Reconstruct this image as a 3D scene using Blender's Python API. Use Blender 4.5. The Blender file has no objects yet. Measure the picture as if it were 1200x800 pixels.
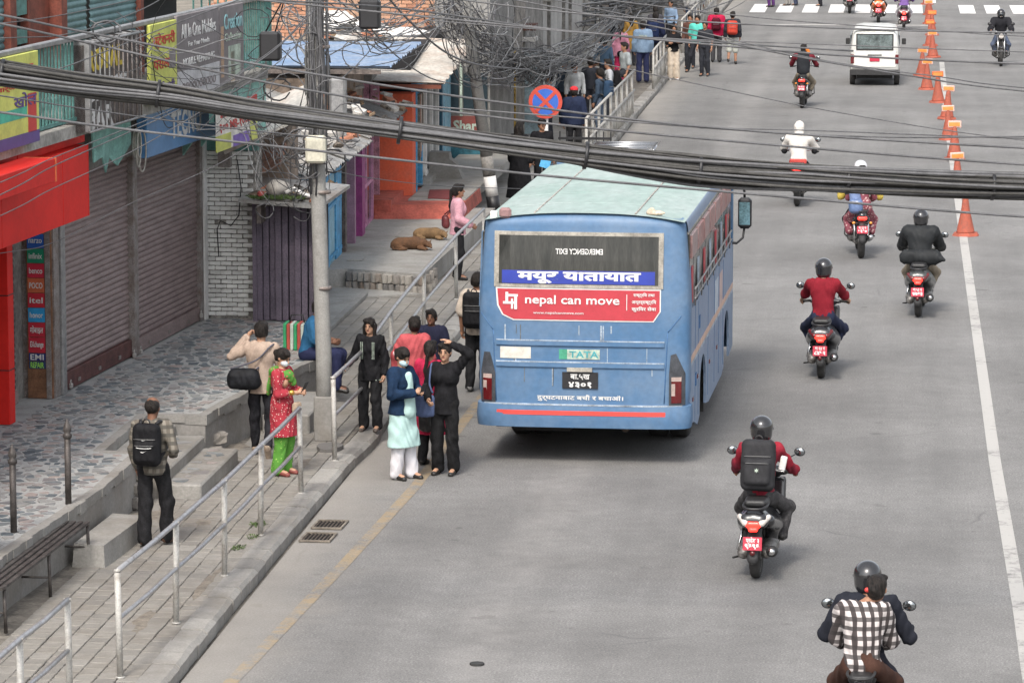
import bpy, math, random
import numpy as np
from mathutils import Vector, Matrix, Euler, Quaternion
random.seed(7); np.random.seed(7)
rad = math.radians
scene = bpy.context.scene
COL = scene.collection

# ---------------------------------------------------------------- camera, world, sun, exposure
CAM_H = 8.2
PITCH = math.atan(645 / 4500.0)
YAW = math.atan(458 * math.cos(PITCH) / 4500.0)
cam_data = bpy.data.cameras.new('camera')
cam_data.sensor_width = 36.0
cam_data.lens = 4500.0 / 1200.0 * 36.0
cam_data.clip_start = 0.5
cam_data.clip_end = 3000
cam = bpy.data.objects.new('camera', cam_data)
COL.objects.link(cam)
cam.location = (0, 0, CAM_H)
cam.rotation_euler = (math.pi / 2 - PITCH, 0, YAW)
scene.camera = cam

SUN_EL, SUN_AZ = rad(50), rad(-170)       # azimuth measured from +Y towards +X: low on the left, a little behind the camera
world = bpy.data.worlds.new('World')
scene.world = world
world.use_nodes = True
wn = world.node_tree.nodes
sky = wn.new('ShaderNodeTexSky')
sky.sky_type = 'NISHITA'
sky.sun_disc = False
sky.sun_elevation = SUN_EL
sky.sun_rotation = SUN_AZ
sky.air_density = 1.0
sky.dust_density = 4.0
sky.ozone_density = 1.0
bgn = wn['Background']
bgn.inputs['Strength'].default_value = 0.15
hs = wn.new('ShaderNodeHueSaturation'); hs.inputs['Saturation'].default_value = 0.3      # thin high cloud: the sky light is nearly white
world.node_tree.links.new(sky.outputs[0], hs.inputs['Color'])
world.node_tree.links.new(hs.outputs[0], bgn.inputs['Color'])
sl = bpy.data.lights.new('sun', 'SUN')
sl.energy = 1.2
sl.angle = rad(10)
sl.color = (1.0, 0.91, 0.80)
sun = bpy.data.objects.new('sun', sl)
COL.objects.link(sun)
sd = Vector((math.sin(SUN_AZ) * math.cos(SUN_EL), math.cos(SUN_AZ) * math.cos(SUN_EL), math.sin(SUN_EL)))
sun.rotation_euler = sd.to_track_quat('Z', 'Y').to_euler()
scene.view_settings.view_transform = 'Standard'
scene.view_settings.look = 'None'
scene.view_settings.exposure = 0.97
scene.view_settings.gamma = 1.0

# ---------------------------------------------------------------- materials
MATS = {}
def hexc(h):
    h = h.lstrip('#')
    v = [int(h[i:i + 2], 16) / 255 for i in (0, 2, 4)]
    return tuple((c / 12.92 if c <= 0.04045 else ((c + 0.055) / 1.055) ** 2.4) for c in v)

def mat(name, col, rough=0.7, metal=0.0, var=0.12, scale=6.0, bump=0.0, bscale=40.0, col2=None, mix=0.5, spec=None, emit=None, coat=0.0, alpha=None, trans=0.0, stretch=None):
    """procedural material: base colour broken by two noises (grain and larger stains), optional second colour in patches, bump"""
    if name in MATS:
        return MATS[name]
    if isinstance(col, str): col = hexc(col)
    if isinstance(col2, str): col2 = hexc(col2)
    m = bpy.data.materials.new(name)
    m.use_nodes = True
    nt = m.node_tree
    N, L = nt.nodes, nt.links
    b = N['Principled BSDF']
    b.inputs['Roughness'].default_value = rough
    b.inputs['Metallic'].default_value = metal
    if spec is not None: b.inputs['Specular IOR Level'].default_value = spec
    if coat: b.inputs['Coat Weight'].default_value = coat; b.inputs['Coat Roughness'].default_value = 0.08
    if trans: b.inputs['Transmission Weight'].default_value = trans
    if alpha is not None: b.inputs['Alpha'].default_value = alpha
    tc = N.new('ShaderNodeTexCoord')
    vec = tc.outputs['Object']
    if stretch:
        mp = N.new('ShaderNodeMapping'); mp.inputs['Scale'].default_value = stretch
        L.new(vec, mp.inputs['Vector']); vec = mp.outputs['Vector']
    n1 = N.new('ShaderNodeTexNoise'); n1.inputs['Scale'].default_value = scale; n1.inputs['Detail'].default_value = 6; n1.inputs['Roughness'].default_value = 0.65
    L.new(vec, n1.inputs['Vector'])
    c2 = col2 if col2 else tuple(max(0, c * (1 - 2.2 * var)) for c in col)
    c1 = col if col2 else tuple(min(1, c * (1 + var)) for c in col)
    r = N.new('ShaderNodeValToRGB')
    lo, hi = (0.5 - 0.18 + (0.5 - mix) * 0.5, 0.5 + 0.14 + (0.5 - mix) * 0.5)
    r.color_ramp.elements[0].position = max(0, lo); r.color_ramp.elements[1].position = min(1, hi)
    r.color_ramp.elements[0].color = (*c2, 1); r.color_ramp.elements[1].color = (*c1, 1)
    L.new(n1.outputs['Fac'], r.inputs['Fac'])
    n2 = N.new('ShaderNodeTexNoise'); n2.inputs['Scale'].default_value = scale * 9; n2.inputs['Detail'].default_value = 3
    L.new(vec, n2.inputs['Vector'])
    mx = N.new('ShaderNodeMix'); mx.data_type = 'RGBA'; mx.blend_type = 'OVERLAY'
    mx.inputs[0].default_value = min(0.9, var * 2.5)
    L.new(r.outputs['Color'], mx.inputs[6]); L.new(n2.outputs['Fac'], mx.inputs[7])
    L.new(mx.outputs[2], b.inputs['Base Color'])
    if bump:
        n3 = N.new('ShaderNodeTexNoise'); n3.inputs['Scale'].default_value = bscale; n3.inputs['Detail'].default_value = 5
        L.new(vec, n3.inputs['Vector'])
        bp = N.new('ShaderNodeBump'); bp.inputs['Strength'].default_value = bump; bp.inputs['Distance'].default_value = 0.02
        L.new(n3.outputs['Fac'], bp.inputs['Height']); L.new(bp.outputs['Normal'], b.inputs['Normal'])
    if emit:
        b.inputs['Emission Color'].default_value = (*col, 1); b.inputs['Emission Strength'].default_value = emit
    MATS[name] = m
    return m

# ---------------------------------------------------------------- object helpers
def link(name, me, mats=None, parent=None, loc=None, rot=None):
    o = bpy.data.objects.new(name, me)
    COL.objects.link(o)
    if mats and me is not None and len(me.materials) == 0:
        for m in (mats if isinstance(mats, (list, tuple)) else [mats]): me.materials.append(m)
    if parent is not None: o.parent = parent
    if loc is not None: o.location = loc
    if rot is not None: o.rotation_euler = rot if isinstance(rot, (tuple, list, Euler)) else (0, 0, rot)
    return o

def tag(o, label=None, cat=None, group=None, kind=None):
    if label: o['label'] = label
    if cat: o['category'] = cat
    if group: o['group'] = group
    if kind: o['kind'] = kind
    return o

def thing(name, label, cat, loc=(0, 0, 0), rotz=0.0, group=None):
    o = bpy.data.objects.new(name, None); COL.objects.link(o)
    o.empty_display_size = 0.2
    o.location = loc; o.rotation_euler = (0, 0, rotz)
    return tag(o, label, cat, group)

def copy_tree(o, parent=None):
    c = o.copy(); COL.objects.link(c)
    if parent is not None: c.parent = parent
    for ch in list(o.children): copy_tree(ch, c)
    return c

class MB:
    """mesh builder: boxes, prisms, tubes, lathes joined into one mesh"""
    def __init__(s): s.v = []; s.f = []; s.mi = []; s.sm = []; s.m = 0
    def add(s, vs, fs, smooth=False):
        b = len(s.v); s.v += [tuple(v) for v in vs]
        for f in fs: s.f.append([b + i for i in f]); s.mi.append(s.m); s.sm.append(smooth)
        return s
    def box(s, x0, x1, y0, y1, z0, z1, bev=0.0, M=None):
        if bev <= 0:
            vs = [Vector((x, y, z)) for z in (z0, z1) for x, y in ((x0, y0), (x1, y0), (x1, y1), (x0, y1))]
            fs = [(3, 2, 1, 0), (4, 5, 6, 7), (0, 1, 5, 4), (1, 2, 6, 5), (2, 3, 7, 6), (3, 0, 4, 7)]
        else:
            b = min(bev, (x1 - x0) / 2.01, (y1 - y0) / 2.01, (z1 - z0) / 2.01)
            def ring(i, z): return [Vector(p + (z,)) for p in ((x0 + i, y0 + i), (x1 - i, y0 + i), (x1 - i, y1 - i), (x0 + i, y1 - i))]
            # octagonal rings
            def oct(i, z):
                k = i + b * (1 if i == 0 else 0.0)
                k = max(k, b)
                return [Vector(p + (z,)) for p in ((x0 + k, y0 + i), (x1 - k, y0 + i), (x1 - i, y0 + k), (x1 - i, y1 - k), (x1 - k, y1 - i), (x0 + k, y1 - i), (x0 + i, y1 - k), (x0 + i, y0 + k))]
            vs = oct(b, z0) + oct(0, z0 + b) + oct(0, z1 - b) + oct(b, z1)
            fs = [tuple(reversed(range(8))), tuple(range(24, 32))]
            for r in range(3):
                for i in range(8): fs.append((r * 8 + i, r * 8 + (i + 1) % 8, r * 8 + 8 + (i + 1) % 8, r * 8 + 8 + i))
        if M is not None: vs = [M @ v for v in vs]
        return s.add(vs, fs)
    def prism(s, poly, z0, z1, M=None, top=None):
        """poly: list of (x,y), extruded z0..z1; M optional matrix; top: optional inset polygon for the upper face"""
        n = len(poly); t = top or poly
        vs = [Vector((p[0], p[1], z0)) for p in poly] + [Vector((p[0], p[1], z1)) for p in t]
        if M is not None: vs = [M @ v for v in vs]
        fs = [tuple(reversed(range(n))), tuple(range(n, 2 * n))] + [(i, (i + 1) % n, n + (i + 1) % n, n + i) for i in range(n)]
        return s.add(vs, fs)
    def quad(s, a, b, c, d): return s.add([Vector(a), Vector(b), Vector(c), Vector(d)], [(0, 1, 2, 3)])
    def slab(s, pts, th):
        """a flat polygon of 3-D points given a thickness along its normal (both ways)"""
        P = [Vector(p) for p in pts]; n = (P[1] - P[0]).cross(P[2] - P[0]).normalized() * th
        k = len(P)
        vs = [p for p in P] + [p - n for p in P]
        fs = [tuple(range(k)), tuple(reversed(range(k, 2 * k)))] + [(i, k + i, k + (i + 1) % k, (i + 1) % k) for i in range(k)]
        return s.add(vs, fs)
    def tube(s, pts, r, n=8, closed=False, caps=True, smooth=True):
        P = [Vector(p) for p in pts]; k = len(P)
        R = r if isinstance(r, (list, tuple)) else [r] * k
        vs = []; prev = None
        for i, p in enumerate(P):
            if closed: d = P[(i + 1) % k] - P[i - 1]
            else: d = P[min(i + 1, k - 1)] - P[max(i - 1, 0)]
            d.normalize()
            if prev is None:
                a = Vector((0, 0, 1)) if abs(d.z) < 0.9 else Vector((1, 0, 0))
                u = d.cross(a).normalized()
            else:
                u = (prev - d * prev.dot(d)).normalized()
            prev = u; w = d.cross(u)
            for j in range(n):
                t = 2 * math.pi * j / n
                vs.append(p + (u * math.cos(t) + w * math.sin(t)) * R[i])
        fs = []
        for i in range(k if closed else k - 1):
            a, b = i * n, ((i + 1) % k) * n
            for j in range(n): fs.append((a + j, a + (j + 1) % n, b + (j + 1) % n, b + j))
        if caps and not closed:
            fs.append(tuple(reversed(range(n)))); fs.append(tuple((k - 1) * n + j for j in range(n)))
        return s.add(vs, fs, smooth)
    def lathe(s, prof, n=16, M=None, smooth=True):
        """prof: list of (r,z)"""
        vs = []; k = len(prof)
        for r, z in prof:
            for j in range(n):
                t = 2 * math.pi * j / n
                v = Vector((r * math.cos(t), r * math.sin(t), z))
                vs.append(M @ v if M is not None else v)
        fs = [(i * n + j, i * n + (j + 1) % n, (i + 1) * n + (j + 1) % n, (i + 1) * n + j) for i in range(k - 1) for j in range(n)]
        if prof[0][0] > 1e-4: fs.append(tuple(reversed(range(n))))
        if prof[-1][0] > 1e-4: fs.append(tuple((k - 1) * n + j for j in range(n)))
        return s.add(vs, fs, smooth)
    def loft(s, rings, smooth=True, caps=True):
        n = len(rings[0]); vs = [Vector(p) for r in rings for p in r]
        fs = [(i * n + j, i * n + (j + 1) % n, (i + 1) * n + (j + 1) % n, (i + 1) * n + j) for i in range(len(rings) - 1) for j in range(n)]
        if caps: fs.append(tuple(reversed(range(n)))); fs.append(tuple((len(rings) - 1) * n + j for j in range(n)))
        return s.add(vs, fs, smooth)
    def grid(s, fn, nu, nv, smooth=True):
        vs = [Vector(fn(i / nu, j / nv)) for i in range(nu + 1) for j in range(nv + 1)]
        fs = [(i * (nv + 1) + j, (i + 1) * (nv + 1) + j, (i + 1) * (nv + 1) + j + 1, i * (nv + 1) + j + 1) for i in range(nu) for j in range(nv)]
        return s.add(vs, fs, smooth)
    def mesh(s, name='mesh'):
        me = bpy.data.meshes.new(name)
        me.from_pydata(s.v, [], s.f)
        me.polygons.foreach_set('use_smooth', s.sm)
        if max(s.mi or [0]): me.polygons.foreach_set('material_index', s.mi)
        me.update(); return me
    def build(s, name, mats, parent=None, loc=None, rot=None):
        return link(name, s.mesh(name), mats, parent, loc, rot)

def fix_normals(me):
    import bmesh
    bm = bmesh.new(); bm.from_mesh(me); bmesh.ops.recalc_face_normals(bm, faces=bm.faces); bm.to_mesh(me); bm.free()

def text_mesh(s, size=0.1, extrude=0.002, bold=0.0, align='CENTER', squash=1.0, mirror=False, fit=None, spacing=1.0):
    """lettering as real geometry, in the local XZ plane facing -Y, centred on the origin"""
    cu = bpy.data.curves.new('lettering', 'FONT'); cu.body = s; cu.size = size; cu.extrude = extrude
    cu.align_x = align; cu.align_y = 'CENTER'; cu.offset = bold; cu.resolution_u = 3; cu.space_character = spacing
    ob = bpy.data.objects.new('lettering', cu); COL.objects.link(ob)
    dg = bpy.context.evaluated_depsgraph_get()
    me = bpy.data.meshes.new_from_object(ob.evaluated_get(dg))
    bpy.data.objects.remove(ob); bpy.data.curves.remove(cu)
    n = len(me.vertices)
    if n:
        co = np.empty(n * 3, dtype=np.float32); me.vertices.foreach_get('co', co); co = co.reshape(-1, 3)
        w = co[:, 0].max() - co[:, 0].min()
        if fit: co[:, 0] *= fit / max(w, 1e-5)
        co[:, 0] -= (co[:, 0].max() + co[:, 0].min()) / 2 if align == 'CENTER' else 0
        co[:, 1] -= (co[:, 1].max() + co[:, 1].min()) / 2
        co[:, 1] *= squash
        x, y, z = co[:, 0].copy(), co[:, 1].copy(), co[:, 2].copy()
        co[:, 0] = -x if mirror else x; co[:, 1] = -z; co[:, 2] = y
        me.vertices.foreach_set('co', co.ravel())
        if mirror: me.flip_normals()
        me.update()
    return me

def lettering(s, m, parent, loc, rotz=0.0, **kw):
    return link('lettering', text_mesh(s, **kw), m, parent, loc, rotz)

# ---------------------------------------------------------------- signed-distance modelling (one continuous surface from smooth-blended volumes)
def _net(D, org, h):
    """surface nets: grid D (nx,ny,nz) -> verts, quads"""
    S = D < 0
    nx, ny, nz = D.shape
    c = [S[i:nx - 1 + i, j:ny - 1 + j, k:nz - 1 + k] for i in (0, 1) for j in (0, 1) for k in (0, 1)]
    al = c[0].copy(); an = c[0].copy()
    for q in c[1:]: al &= q; an |= q
    cell = an & ~al
    idx = -np.ones(cell.shape, dtype=np.int64)
    I = np.argwhere(cell)
    if len(I) == 0: return None, None
    idx[cell] = np.arange(len(I))
    acc = np.zeros((len(I), 3)); cnt = np.zeros(len(I))
    cor = [(i, j, k) for i in (0, 1) for j in (0, 1) for k in (0, 1)]
    for a in range(8):
        for b in range(a + 1, 8):
            A, B = cor[a], cor[b]
            if sum(abs(A[q] - B[q]) for q in range(3)) != 1: continue
            da = D[I[:, 0] + A[0], I[:, 1] + A[1], I[:, 2] + A[2]]; db = D[I[:, 0] + B[0], I[:, 1] + B[1], I[:, 2] + B[2]]
            m = (da < 0) != (db < 0)
            t = np.where(m, da / np.where(m, da - db, 1), 0)
            for q in range(3): acc[:, q] += np.where(m, A[q] + t * (B[q] - A[q]), 0)
            cnt += m
    V = (I + acc / cnt[:, None]) * h + org
    Q = []
    for ax in range(3):
        s0 = [slice(None)] * 3; s1 = [slice(None)] * 3
        s0[ax] = slice(0, -1); s1[ax] = slice(1, None)
        a, b = S[tuple(s0)], S[tuple(s1)]
        E = np.argwhere(a != b)
        o1, o2 = (ax + 1) % 3, (ax + 2) % 3
        ok = (E[:, o1] > 0) & (E[:, o2] > 0) & (E[:, o1] < D.shape[o1] - 1) & (E[:, o2] < D.shape[o2] - 1)
        E = E[ok]
        ins = a[E[:, 0], E[:, 1], E[:, 2]]
        def g(d1, d2):
            X = E.copy(); X[:, o1] += d1; X[:, o2] += d2
            return idx[X[:, 0], X[:, 1], X[:, 2]]
        q = np.stack([g(-1, -1), g(0, -1), g(0, 0), g(-1, 0)], 1)
        q[~ins] = q[~ins][:, ::-1]
        Q.append(q)
    return V, np.concatenate(Q)

def cap(a, b, ra, rb=None, k=None, flat=None): return ('c', np.array(a, float), np.array(b, float), ra, ra if rb is None else rb, k, flat)
def ell(c, r, R=None, k=None): return ('e', np.array(c, float), np.array(r, float), R, k)
def rbox(c, hs, r=0.02, R=None, k=None): return ('b', np.array(c, float), np.array(hs, float), r, R, k)
def _ext(p):
    if p[0] == 'c':
        e = max(p[3], p[4]); return np.minimum(p[1], p[2]) - e, np.maximum(p[1], p[2]) + e
    if p[0] == 'e': e = max(p[2]) if p[3] is not None else p[2]; return p[1] - e, p[1] + e
    e = np.linalg.norm(p[2]) if p[4] is not None else p[2]; return p[1] - e, p[1] + e
def _dist(p, X, Y, Z):
    if p[0] == 'c':
        a, b, ra, rb, flat = p[1], p[2], p[3], p[4], p[6]
        px, py, pz = X - a[0], Y - a[1], Z - a[2]
        d = b - a
        L2 = float(d @ d) + 1e-9
        t = np.clip((px * d[0] + py * d[1] + pz * d[2]) / L2, 0, 1)
        qx, qy, qz = px - t * d[0], py - t * d[1], pz - t * d[2]
        if flat is not None:
            n, f = flat
            s_ = (qx * n[0] + qy * n[1] + qz * n[2]) * (f - 1)
            qx, qy, qz = qx + s_ * n[0], qy + s_ * n[1], qz + s_ * n[2]
        return np.sqrt(qx * qx + qy * qy + qz * qz) - (ra + (rb - ra) * t)
    px, py, pz = X - p[1][0], Y - p[1][1], Z - p[1][2]
    R = p[3] if p[0] == 'e' else p[4]
    if R is not None:
        px, py, pz = [px * R[0][i] + py * R[1][i] + pz * R[2][i] for i in range(3)]
    if p[0] == 'e':
        r = p[2]
        k0 = np.sqrt((px / r[0]) ** 2 + (py / r[1]) ** 2 + (pz / r[2]) ** 2)
        k1 = np.sqrt((px / r[0] ** 2) ** 2 + (py / r[1] ** 2) ** 2 + (pz / r[2] ** 2) ** 2) + 1e-9
        return k0 * (k0 - 1) / k1
    hs, r = p[2], p[3]
    qx, qy, qz = np.abs(px) - hs[0] + r, np.abs(py) - hs[1] + r, np.abs(pz) - hs[2] + r
    return np.sqrt(np.maximum(qx, 0) ** 2 + np.maximum(qy, 0) ** 2 + np.maximum(qz, 0) ** 2) + np.minimum(np.maximum(qx, np.maximum(qy, qz)), 0) - r
def sdf(prims, h, k=0.03, cut=None, sub=None, fold=0.0, pad=0.03, seed=0):
    """verts, quads of the smooth union of PRIMS; cut: function(X,Y,Z)->field kept where < 0; sub: prims carved away; fold: cloth wrinkles"""
    lo = np.min([_ext(p)[0] for p in prims], 0) - pad; hi = np.max([_ext(p)[1] for p in prims], 0) + pad
    n = np.ceil((hi - lo) / h).astype(int) + 1
    X = (lo[0] + h * np.arange(n[0]))[:, None, None].astype(np.float32); Y = (lo[1] + h * np.arange(n[1]))[None, :, None].astype(np.float32); Z = (lo[2] + h * np.arange(n[2]))[None, None, :].astype(np.float32)
    D = None
    for p in prims:
        d = _dist(p, X, Y, Z)
        kk = p[-1] if p[0] != 'c' else p[5]
        kk = k if kk is None else kk
        if D is None: D = d + np.zeros(tuple(n), np.float32)
        else:
            m = np.maximum(kk - np.abs(D - d), 0) / kk
            D = np.minimum(D, d) - m * m * kk * 0.25
    if fold:
        s = seed * 1.7
        w = np.sin(9 * Z + 14 * X + 3 * np.sin(7 * Y + s) + s) * np.sin(17 * Y - 8 * Z + 2 * s) + 0.6 * np.sin(31 * Z + 9 * np.sin(11 * X + s) + 19 * Y)
        D = D + fold * w
    if sub:
        for p in sub: D = np.maximum(D, -_dist(p, X, Y, Z))
    if cut is not None: D = np.maximum(D, cut(X, Y, Z))
    D[0] = D[-1] = 1; D[:, 0] = D[:, -1] = 1; D[:, :, 0] = D[:, :, -1] = 1
    return _net(D, lo, h)
def sdf_mesh(parts, name='mesh', matidx=None):
    """parts: list of (V,Q); joined into one mesh"""
    Vs, Qs, mi, b = [], [], [], 0
    for i, (V, Q) in enumerate(parts):
        if V is None: continue
        Vs.append(V); Qs.append(Q + b); b += len(V); mi.append(np.full(len(Q), matidx[i] if matidx else 0))
    V = np.concatenate(Vs).astype(np.float32); Q = np.concatenate(Qs).astype(np.int32)
    me = bpy.data.meshes.new(name)
    me.vertices.add(len(V)); me.vertices.foreach_set('co', V.ravel())
    me.loops.add(len(Q) * 4); me.loops.foreach_set('vertex_index', Q.ravel())
    me.polygons.add(len(Q)); me.polygons.foreach_set('loop_start', np.arange(len(Q), dtype=np.int32) * 4)
    me.polygons.foreach_set('use_smooth', np.ones(len(Q), dtype=bool))
    if matidx: me.polygons.foreach_set('material_index', np.concatenate(mi).astype(np.int32))
    me.update(calc_edges=True); me.validate()
    return me
def blob(name, m, prims, h, parent=None, loc=None, rot=None, **kw):
    V, Q = sdf(prims, h, **kw)
    if V is None: return None
    return link(name, sdf_mesh([(V, Q)], name), m, parent, loc, rot)
def rotm(rx=0, ry=0, rz=0): return np.array(Euler((rx, ry, rz)).to_matrix())
# ================================================================ THE SETTING
def node_mat(name, build):
    m = bpy.data.materials.new(name); m.use_nodes = True
    nt = m.node_tree; build(nt.nodes, nt.links, nt.nodes['Principled BSDF']); MATS[name] = m; return m
def noise(N, L, vec, sc, det=5, rough=0.6, st=None):
    if st:
        mp = N.new('ShaderNodeMapping'); mp.inputs['Scale'].default_value = st; L.new(vec, mp.inputs['Vector']); vec = mp.outputs['Vector']
    n = N.new('ShaderNodeTexNoise'); n.inputs['Scale'].default_value = sc; n.inputs['Detail'].default_value = det; n.inputs['Roughness'].default_value = rough
    L.new(vec, n.inputs['Vector']); return n.outputs['Fac']
def ramp(N, L, fac, stops):
    r = N.new('ShaderNodeValToRGB'); e = r.color_ramp.elements
    while len(e) < len(stops): e.new(0.5)
    for i, (p, c) in enumerate(stops):
        e[i].position = p; e[i].color = (*((c,) * 3 if isinstance(c, (int, float)) else c), 1)
    L.new(fac, r.inputs['Fac']); return r.outputs['Color']
def mixc(N, L, fac, a, b, mode='MIX'):
    m = N.new('ShaderNodeMix'); m.data_type = 'RGBA'; m.blend_type = mode
    if isinstance(fac, (int, float)): m.inputs[0].default_value = fac
    else: L.new(fac, m.inputs[0])
    for s, i in ((a, 6), (b, 7)):
        if isinstance(s, tuple): m.inputs[i].default_value = (*s, 1)
        else: L.new(s, m.inputs[i])
    return m.outputs[2]
def mathn(N, L, op, a, b=None):
    m = N.new('ShaderNodeMath'); m.operation = op
    for s, i in ((a, 0), (b, 1)):
        if s is None: continue
        if isinstance(s, (int, float)): m.inputs[i].default_value = s
        else: L.new(s, m.inputs[i])
    return m.outputs[0]
def bumpn(N, L, b, h, st=0.5, d=0.01):
    bp = N.new('ShaderNodeBump'); bp.inputs['Strength'].default_value = st; bp.inputs['Distance'].default_value = d
    L.new(h, bp.inputs['Height']); L.new(bp.outputs['Normal'], b.inputs['Normal'])

def asphalt_nodes(N, L, b, paint=None, thr=0.5, amt=0.85):
    g = N.new('ShaderNodeNewGeometry').outputs['Position']
    fine = noise(N, L, g, 42, 4, 0.9)
    big = noise(N, L, g, 0.35, 5, 0.55)
    lanes = noise(N, L, g, 1.0, 4, 0.6, (1.3, 0.06, 1))
    mid = noise(N, L, g, 4.0, 6, 0.7)
    c = ramp(N, L, fine, [(0.3, (0.078, 0.077, 0.076)), (0.52, (0.165, 0.163, 0.16)), (0.74, (0.36, 0.35, 0.335))])
    c = mixc(N, L, 0.85, c, ramp(N, L, big, [(0.3, 0.38), (0.7, 0.62)]), 'OVERLAY')
    spots = ramp(N, L, noise(N, L, g, 2.6, 2, 0.4), [(0.27, 0.5), (0.31, 0.0)])
    c = mixc(N, L, mathn(N, L, 'MULTIPLY', spots, ramp(N, L, noise(N, L, g, 0.25), [(0.45, 0.0), (0.55, 1.0)])), c, (0.07, 0.068, 0.065))
    c = mixc(N, L, 0.7, c, ramp(N, L, lanes, [(0.3, 0.41), (0.7, 0.58)]), 'OVERLAY')
    c = mixc(N, L, 0.5, c, ramp(N, L, mid, [(0.35, 0.42), (0.65, 0.58)]), 'OVERLAY')
    # thin cracks and dark tar flecks
    v = N.new('ShaderNodeTexVoronoi'); v.feature = 'DISTANCE_TO_EDGE'; v.inputs['Scale'].default_value = 0.6
    wv = mixc(N, L, 0.25, g, noise_col(N, L, g, 1.5)); L.new(wv, v.inputs['Vector'])
    cr = mathn(N, L, 'MULTIPLY', ramp(N, L, v.outputs['Distance'], [(0.0, 1.0), (0.012, 0.0)]), ramp(N, L, noise(N, L, g, 0.5), [(0.55, 0.0), (0.65, 0.5)]))
    c = mixc(N, L, cr, c, (0.06, 0.06, 0.06))
    # dusty gutter near the kerb: a strip of pale silt along X = -6.5
    sx = N.new('ShaderNodeSeparateXYZ'); L.new(g, sx.inputs[0])
    gx = mathn(N, L, 'ADD', sx.outputs['X'], mathn(N, L, 'MULTIPLY', mathn(N, L, 'SUBTRACT', noise(N, L, g, 1.1), 0.5), 1.1))
    gf = mathn(N, L, 'MULTIPLY', ramp(N, L, mathn(N, L, 'MULTIPLY', mathn(N, L, 'ADD', gx, 6.6), 0.7), [(0.0, 1.0), (0.75, 0.0)]), 0.55)
    c = mixc(N, L, gf, c, (0.34, 0.315, 0.28))
    # worn strip of lighter aggregate down the lane
    gx2 = mathn(N, L, 'ABSOLUTE', mathn(N, L, 'ADD', gx, 3.9))
    gf2 = mathn(N, L, 'MULTIPLY', ramp(N, L, gx2, [(0.05, 1.0), (0.5, 0.0)]), mathn(N, L, 'MULTIPLY', noise(N, L, g, 2.0), 0.35))
    c = mixc(N, L, gf2, c, (0.36, 0.345, 0.33))
    if paint:
        w = noise(N, L, g, 7, 8, 0.75)
        w2 = noise(N, L, g, 1.2, 3, 0.5)
        f = ramp(N, L, mathn(N, L, 'ADD', mathn(N, L, 'MULTIPLY', w, 0.7), mathn(N, L, 'MULTIPLY', w2, 0.5)), [(thr, 0.0), (thr + 0.14, amt)])
        c = mixc(N, L, f, c, paint)
    L.new(c, b.inputs['Base Color']); b.inputs['Roughness'].default_value = 0.88
    bumpn(N, L, b, fine, 0.35, 0.006)
def noise_col(N, L, vec, sc):
    n = N.new('ShaderNodeTexNoise'); n.inputs['Scale'].default_value = sc; L.new(vec, n.inputs['Vector']); return n.outputs['Color']
M_asph = node_mat('asphalt', lambda N, L, b: asphalt_nodes(N, L, b))
M_white_line = node_mat('worn_white_paint', lambda N, L, b: asphalt_nodes(N, L, b, (0.44, 0.43, 0.41), 0.44, 0.8))
M_yellow_line = node_mat('worn_yellow_paint', lambda N, L, b: asphalt_nodes(N, L, b, (0.36, 0.25, 0.11), 0.52, 0.5))
M_zebra = node_mat('worn_zebra_paint', lambda N, L, b: asphalt_nodes(N, L, b, (0.75, 0.74, 0.72), 0.38))

M_dirt = mat('ground_dirt', (0.2, 0.18, 0.15), 0.95, var=0.2, scale=0.6, bump=0.3)
def sheet(name, x0, x1, y0, y1, z, m, ny=1, wob=0.0):
    mb = MB()
    def f(u, v):
        y = y0 + (y1 - y0) * v
        return ((x0 + (x1 - x0) * u) + (wob * math.sin(y * 0.9) if wob else 0), y, z)
    mb.grid(f, 1, ny, smooth=False)
    return tag(mb.build(name, m), kind='structure')
sheet('ground', -1500, 1500, -300, 2700, -0.03, M_dirt)
sheet('road', -6.56, 12.0, -40, 700, 0.0, M_asph)
# painted lines
def line_strip(name, pts, w, m, z=0.004):
    mb = MB()
    for (xa, ya), (xb, yb) in zip(pts[:-1], pts[1:]):
        n = max(1, int((yb - ya) / 1.0))
        for i in range(n):
            t0, t1 = i / n, (i + 1) / n
            a = (xa + (xb - xa) * t0, ya + (yb - ya) * t0); b = (xa + (xb - xa) * t1, ya + (yb - ya) * t1)
            mb.quad((a[0] - w / 2, a[1], z), (a[0] + w / 2, a[1], z), (b[0] + w / 2, b[1], z), (b[0] - w / 2, b[1], z))
    return tag(mb.build(name, m), kind='structure')
line_strip('centre_line', [(1.3, 20), (1.3, 38.6), (1.25, 47), (1.24, 65), (1.22, 95), (1.3, 118)], 0.15, M_white_line)
line_strip('edge_line', [(-6.25, 28), (-6.1, 34.4), (-5.85, 39.8), (-5.66, 44.7), (-5.6, 52), (-5.6, 60)], 0.14, M_yellow_line)
mb = MB()
for i in range(16):
    x = -5.6 + i * 0.98
    if abs(x - 1.35) < 0.3: continue
    mb.quad((x, 144.0, 0.004), (x + 0.58, 144.0, 0.004), (x + 0.58, 149.6, 0.004), (x, 149.6, 0.004))
tag(mb.build('zebra_marking', M_zebra), kind='structure')
mb = MB(); mb.quad((-6.3, 136.2, 0.004), (1.2, 136.2, 0.004), (1.2, 136.75, 0.004), (-6.3, 136.75, 0.004))
tag(mb.build('stop_line_marking', M_white_line), kind='structure')
mb = MB()
for k in range(5): mb.quad((1.28, 151 + k * 6, 0.004), (1.4, 151 + k * 6, 0.004), (1.4, 155 + k * 6, 0.004), (1.28, 155 + k * 6, 0.004))
tag(mb.build('dashed_line_marking', M_zebra), kind='structure')

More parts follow.
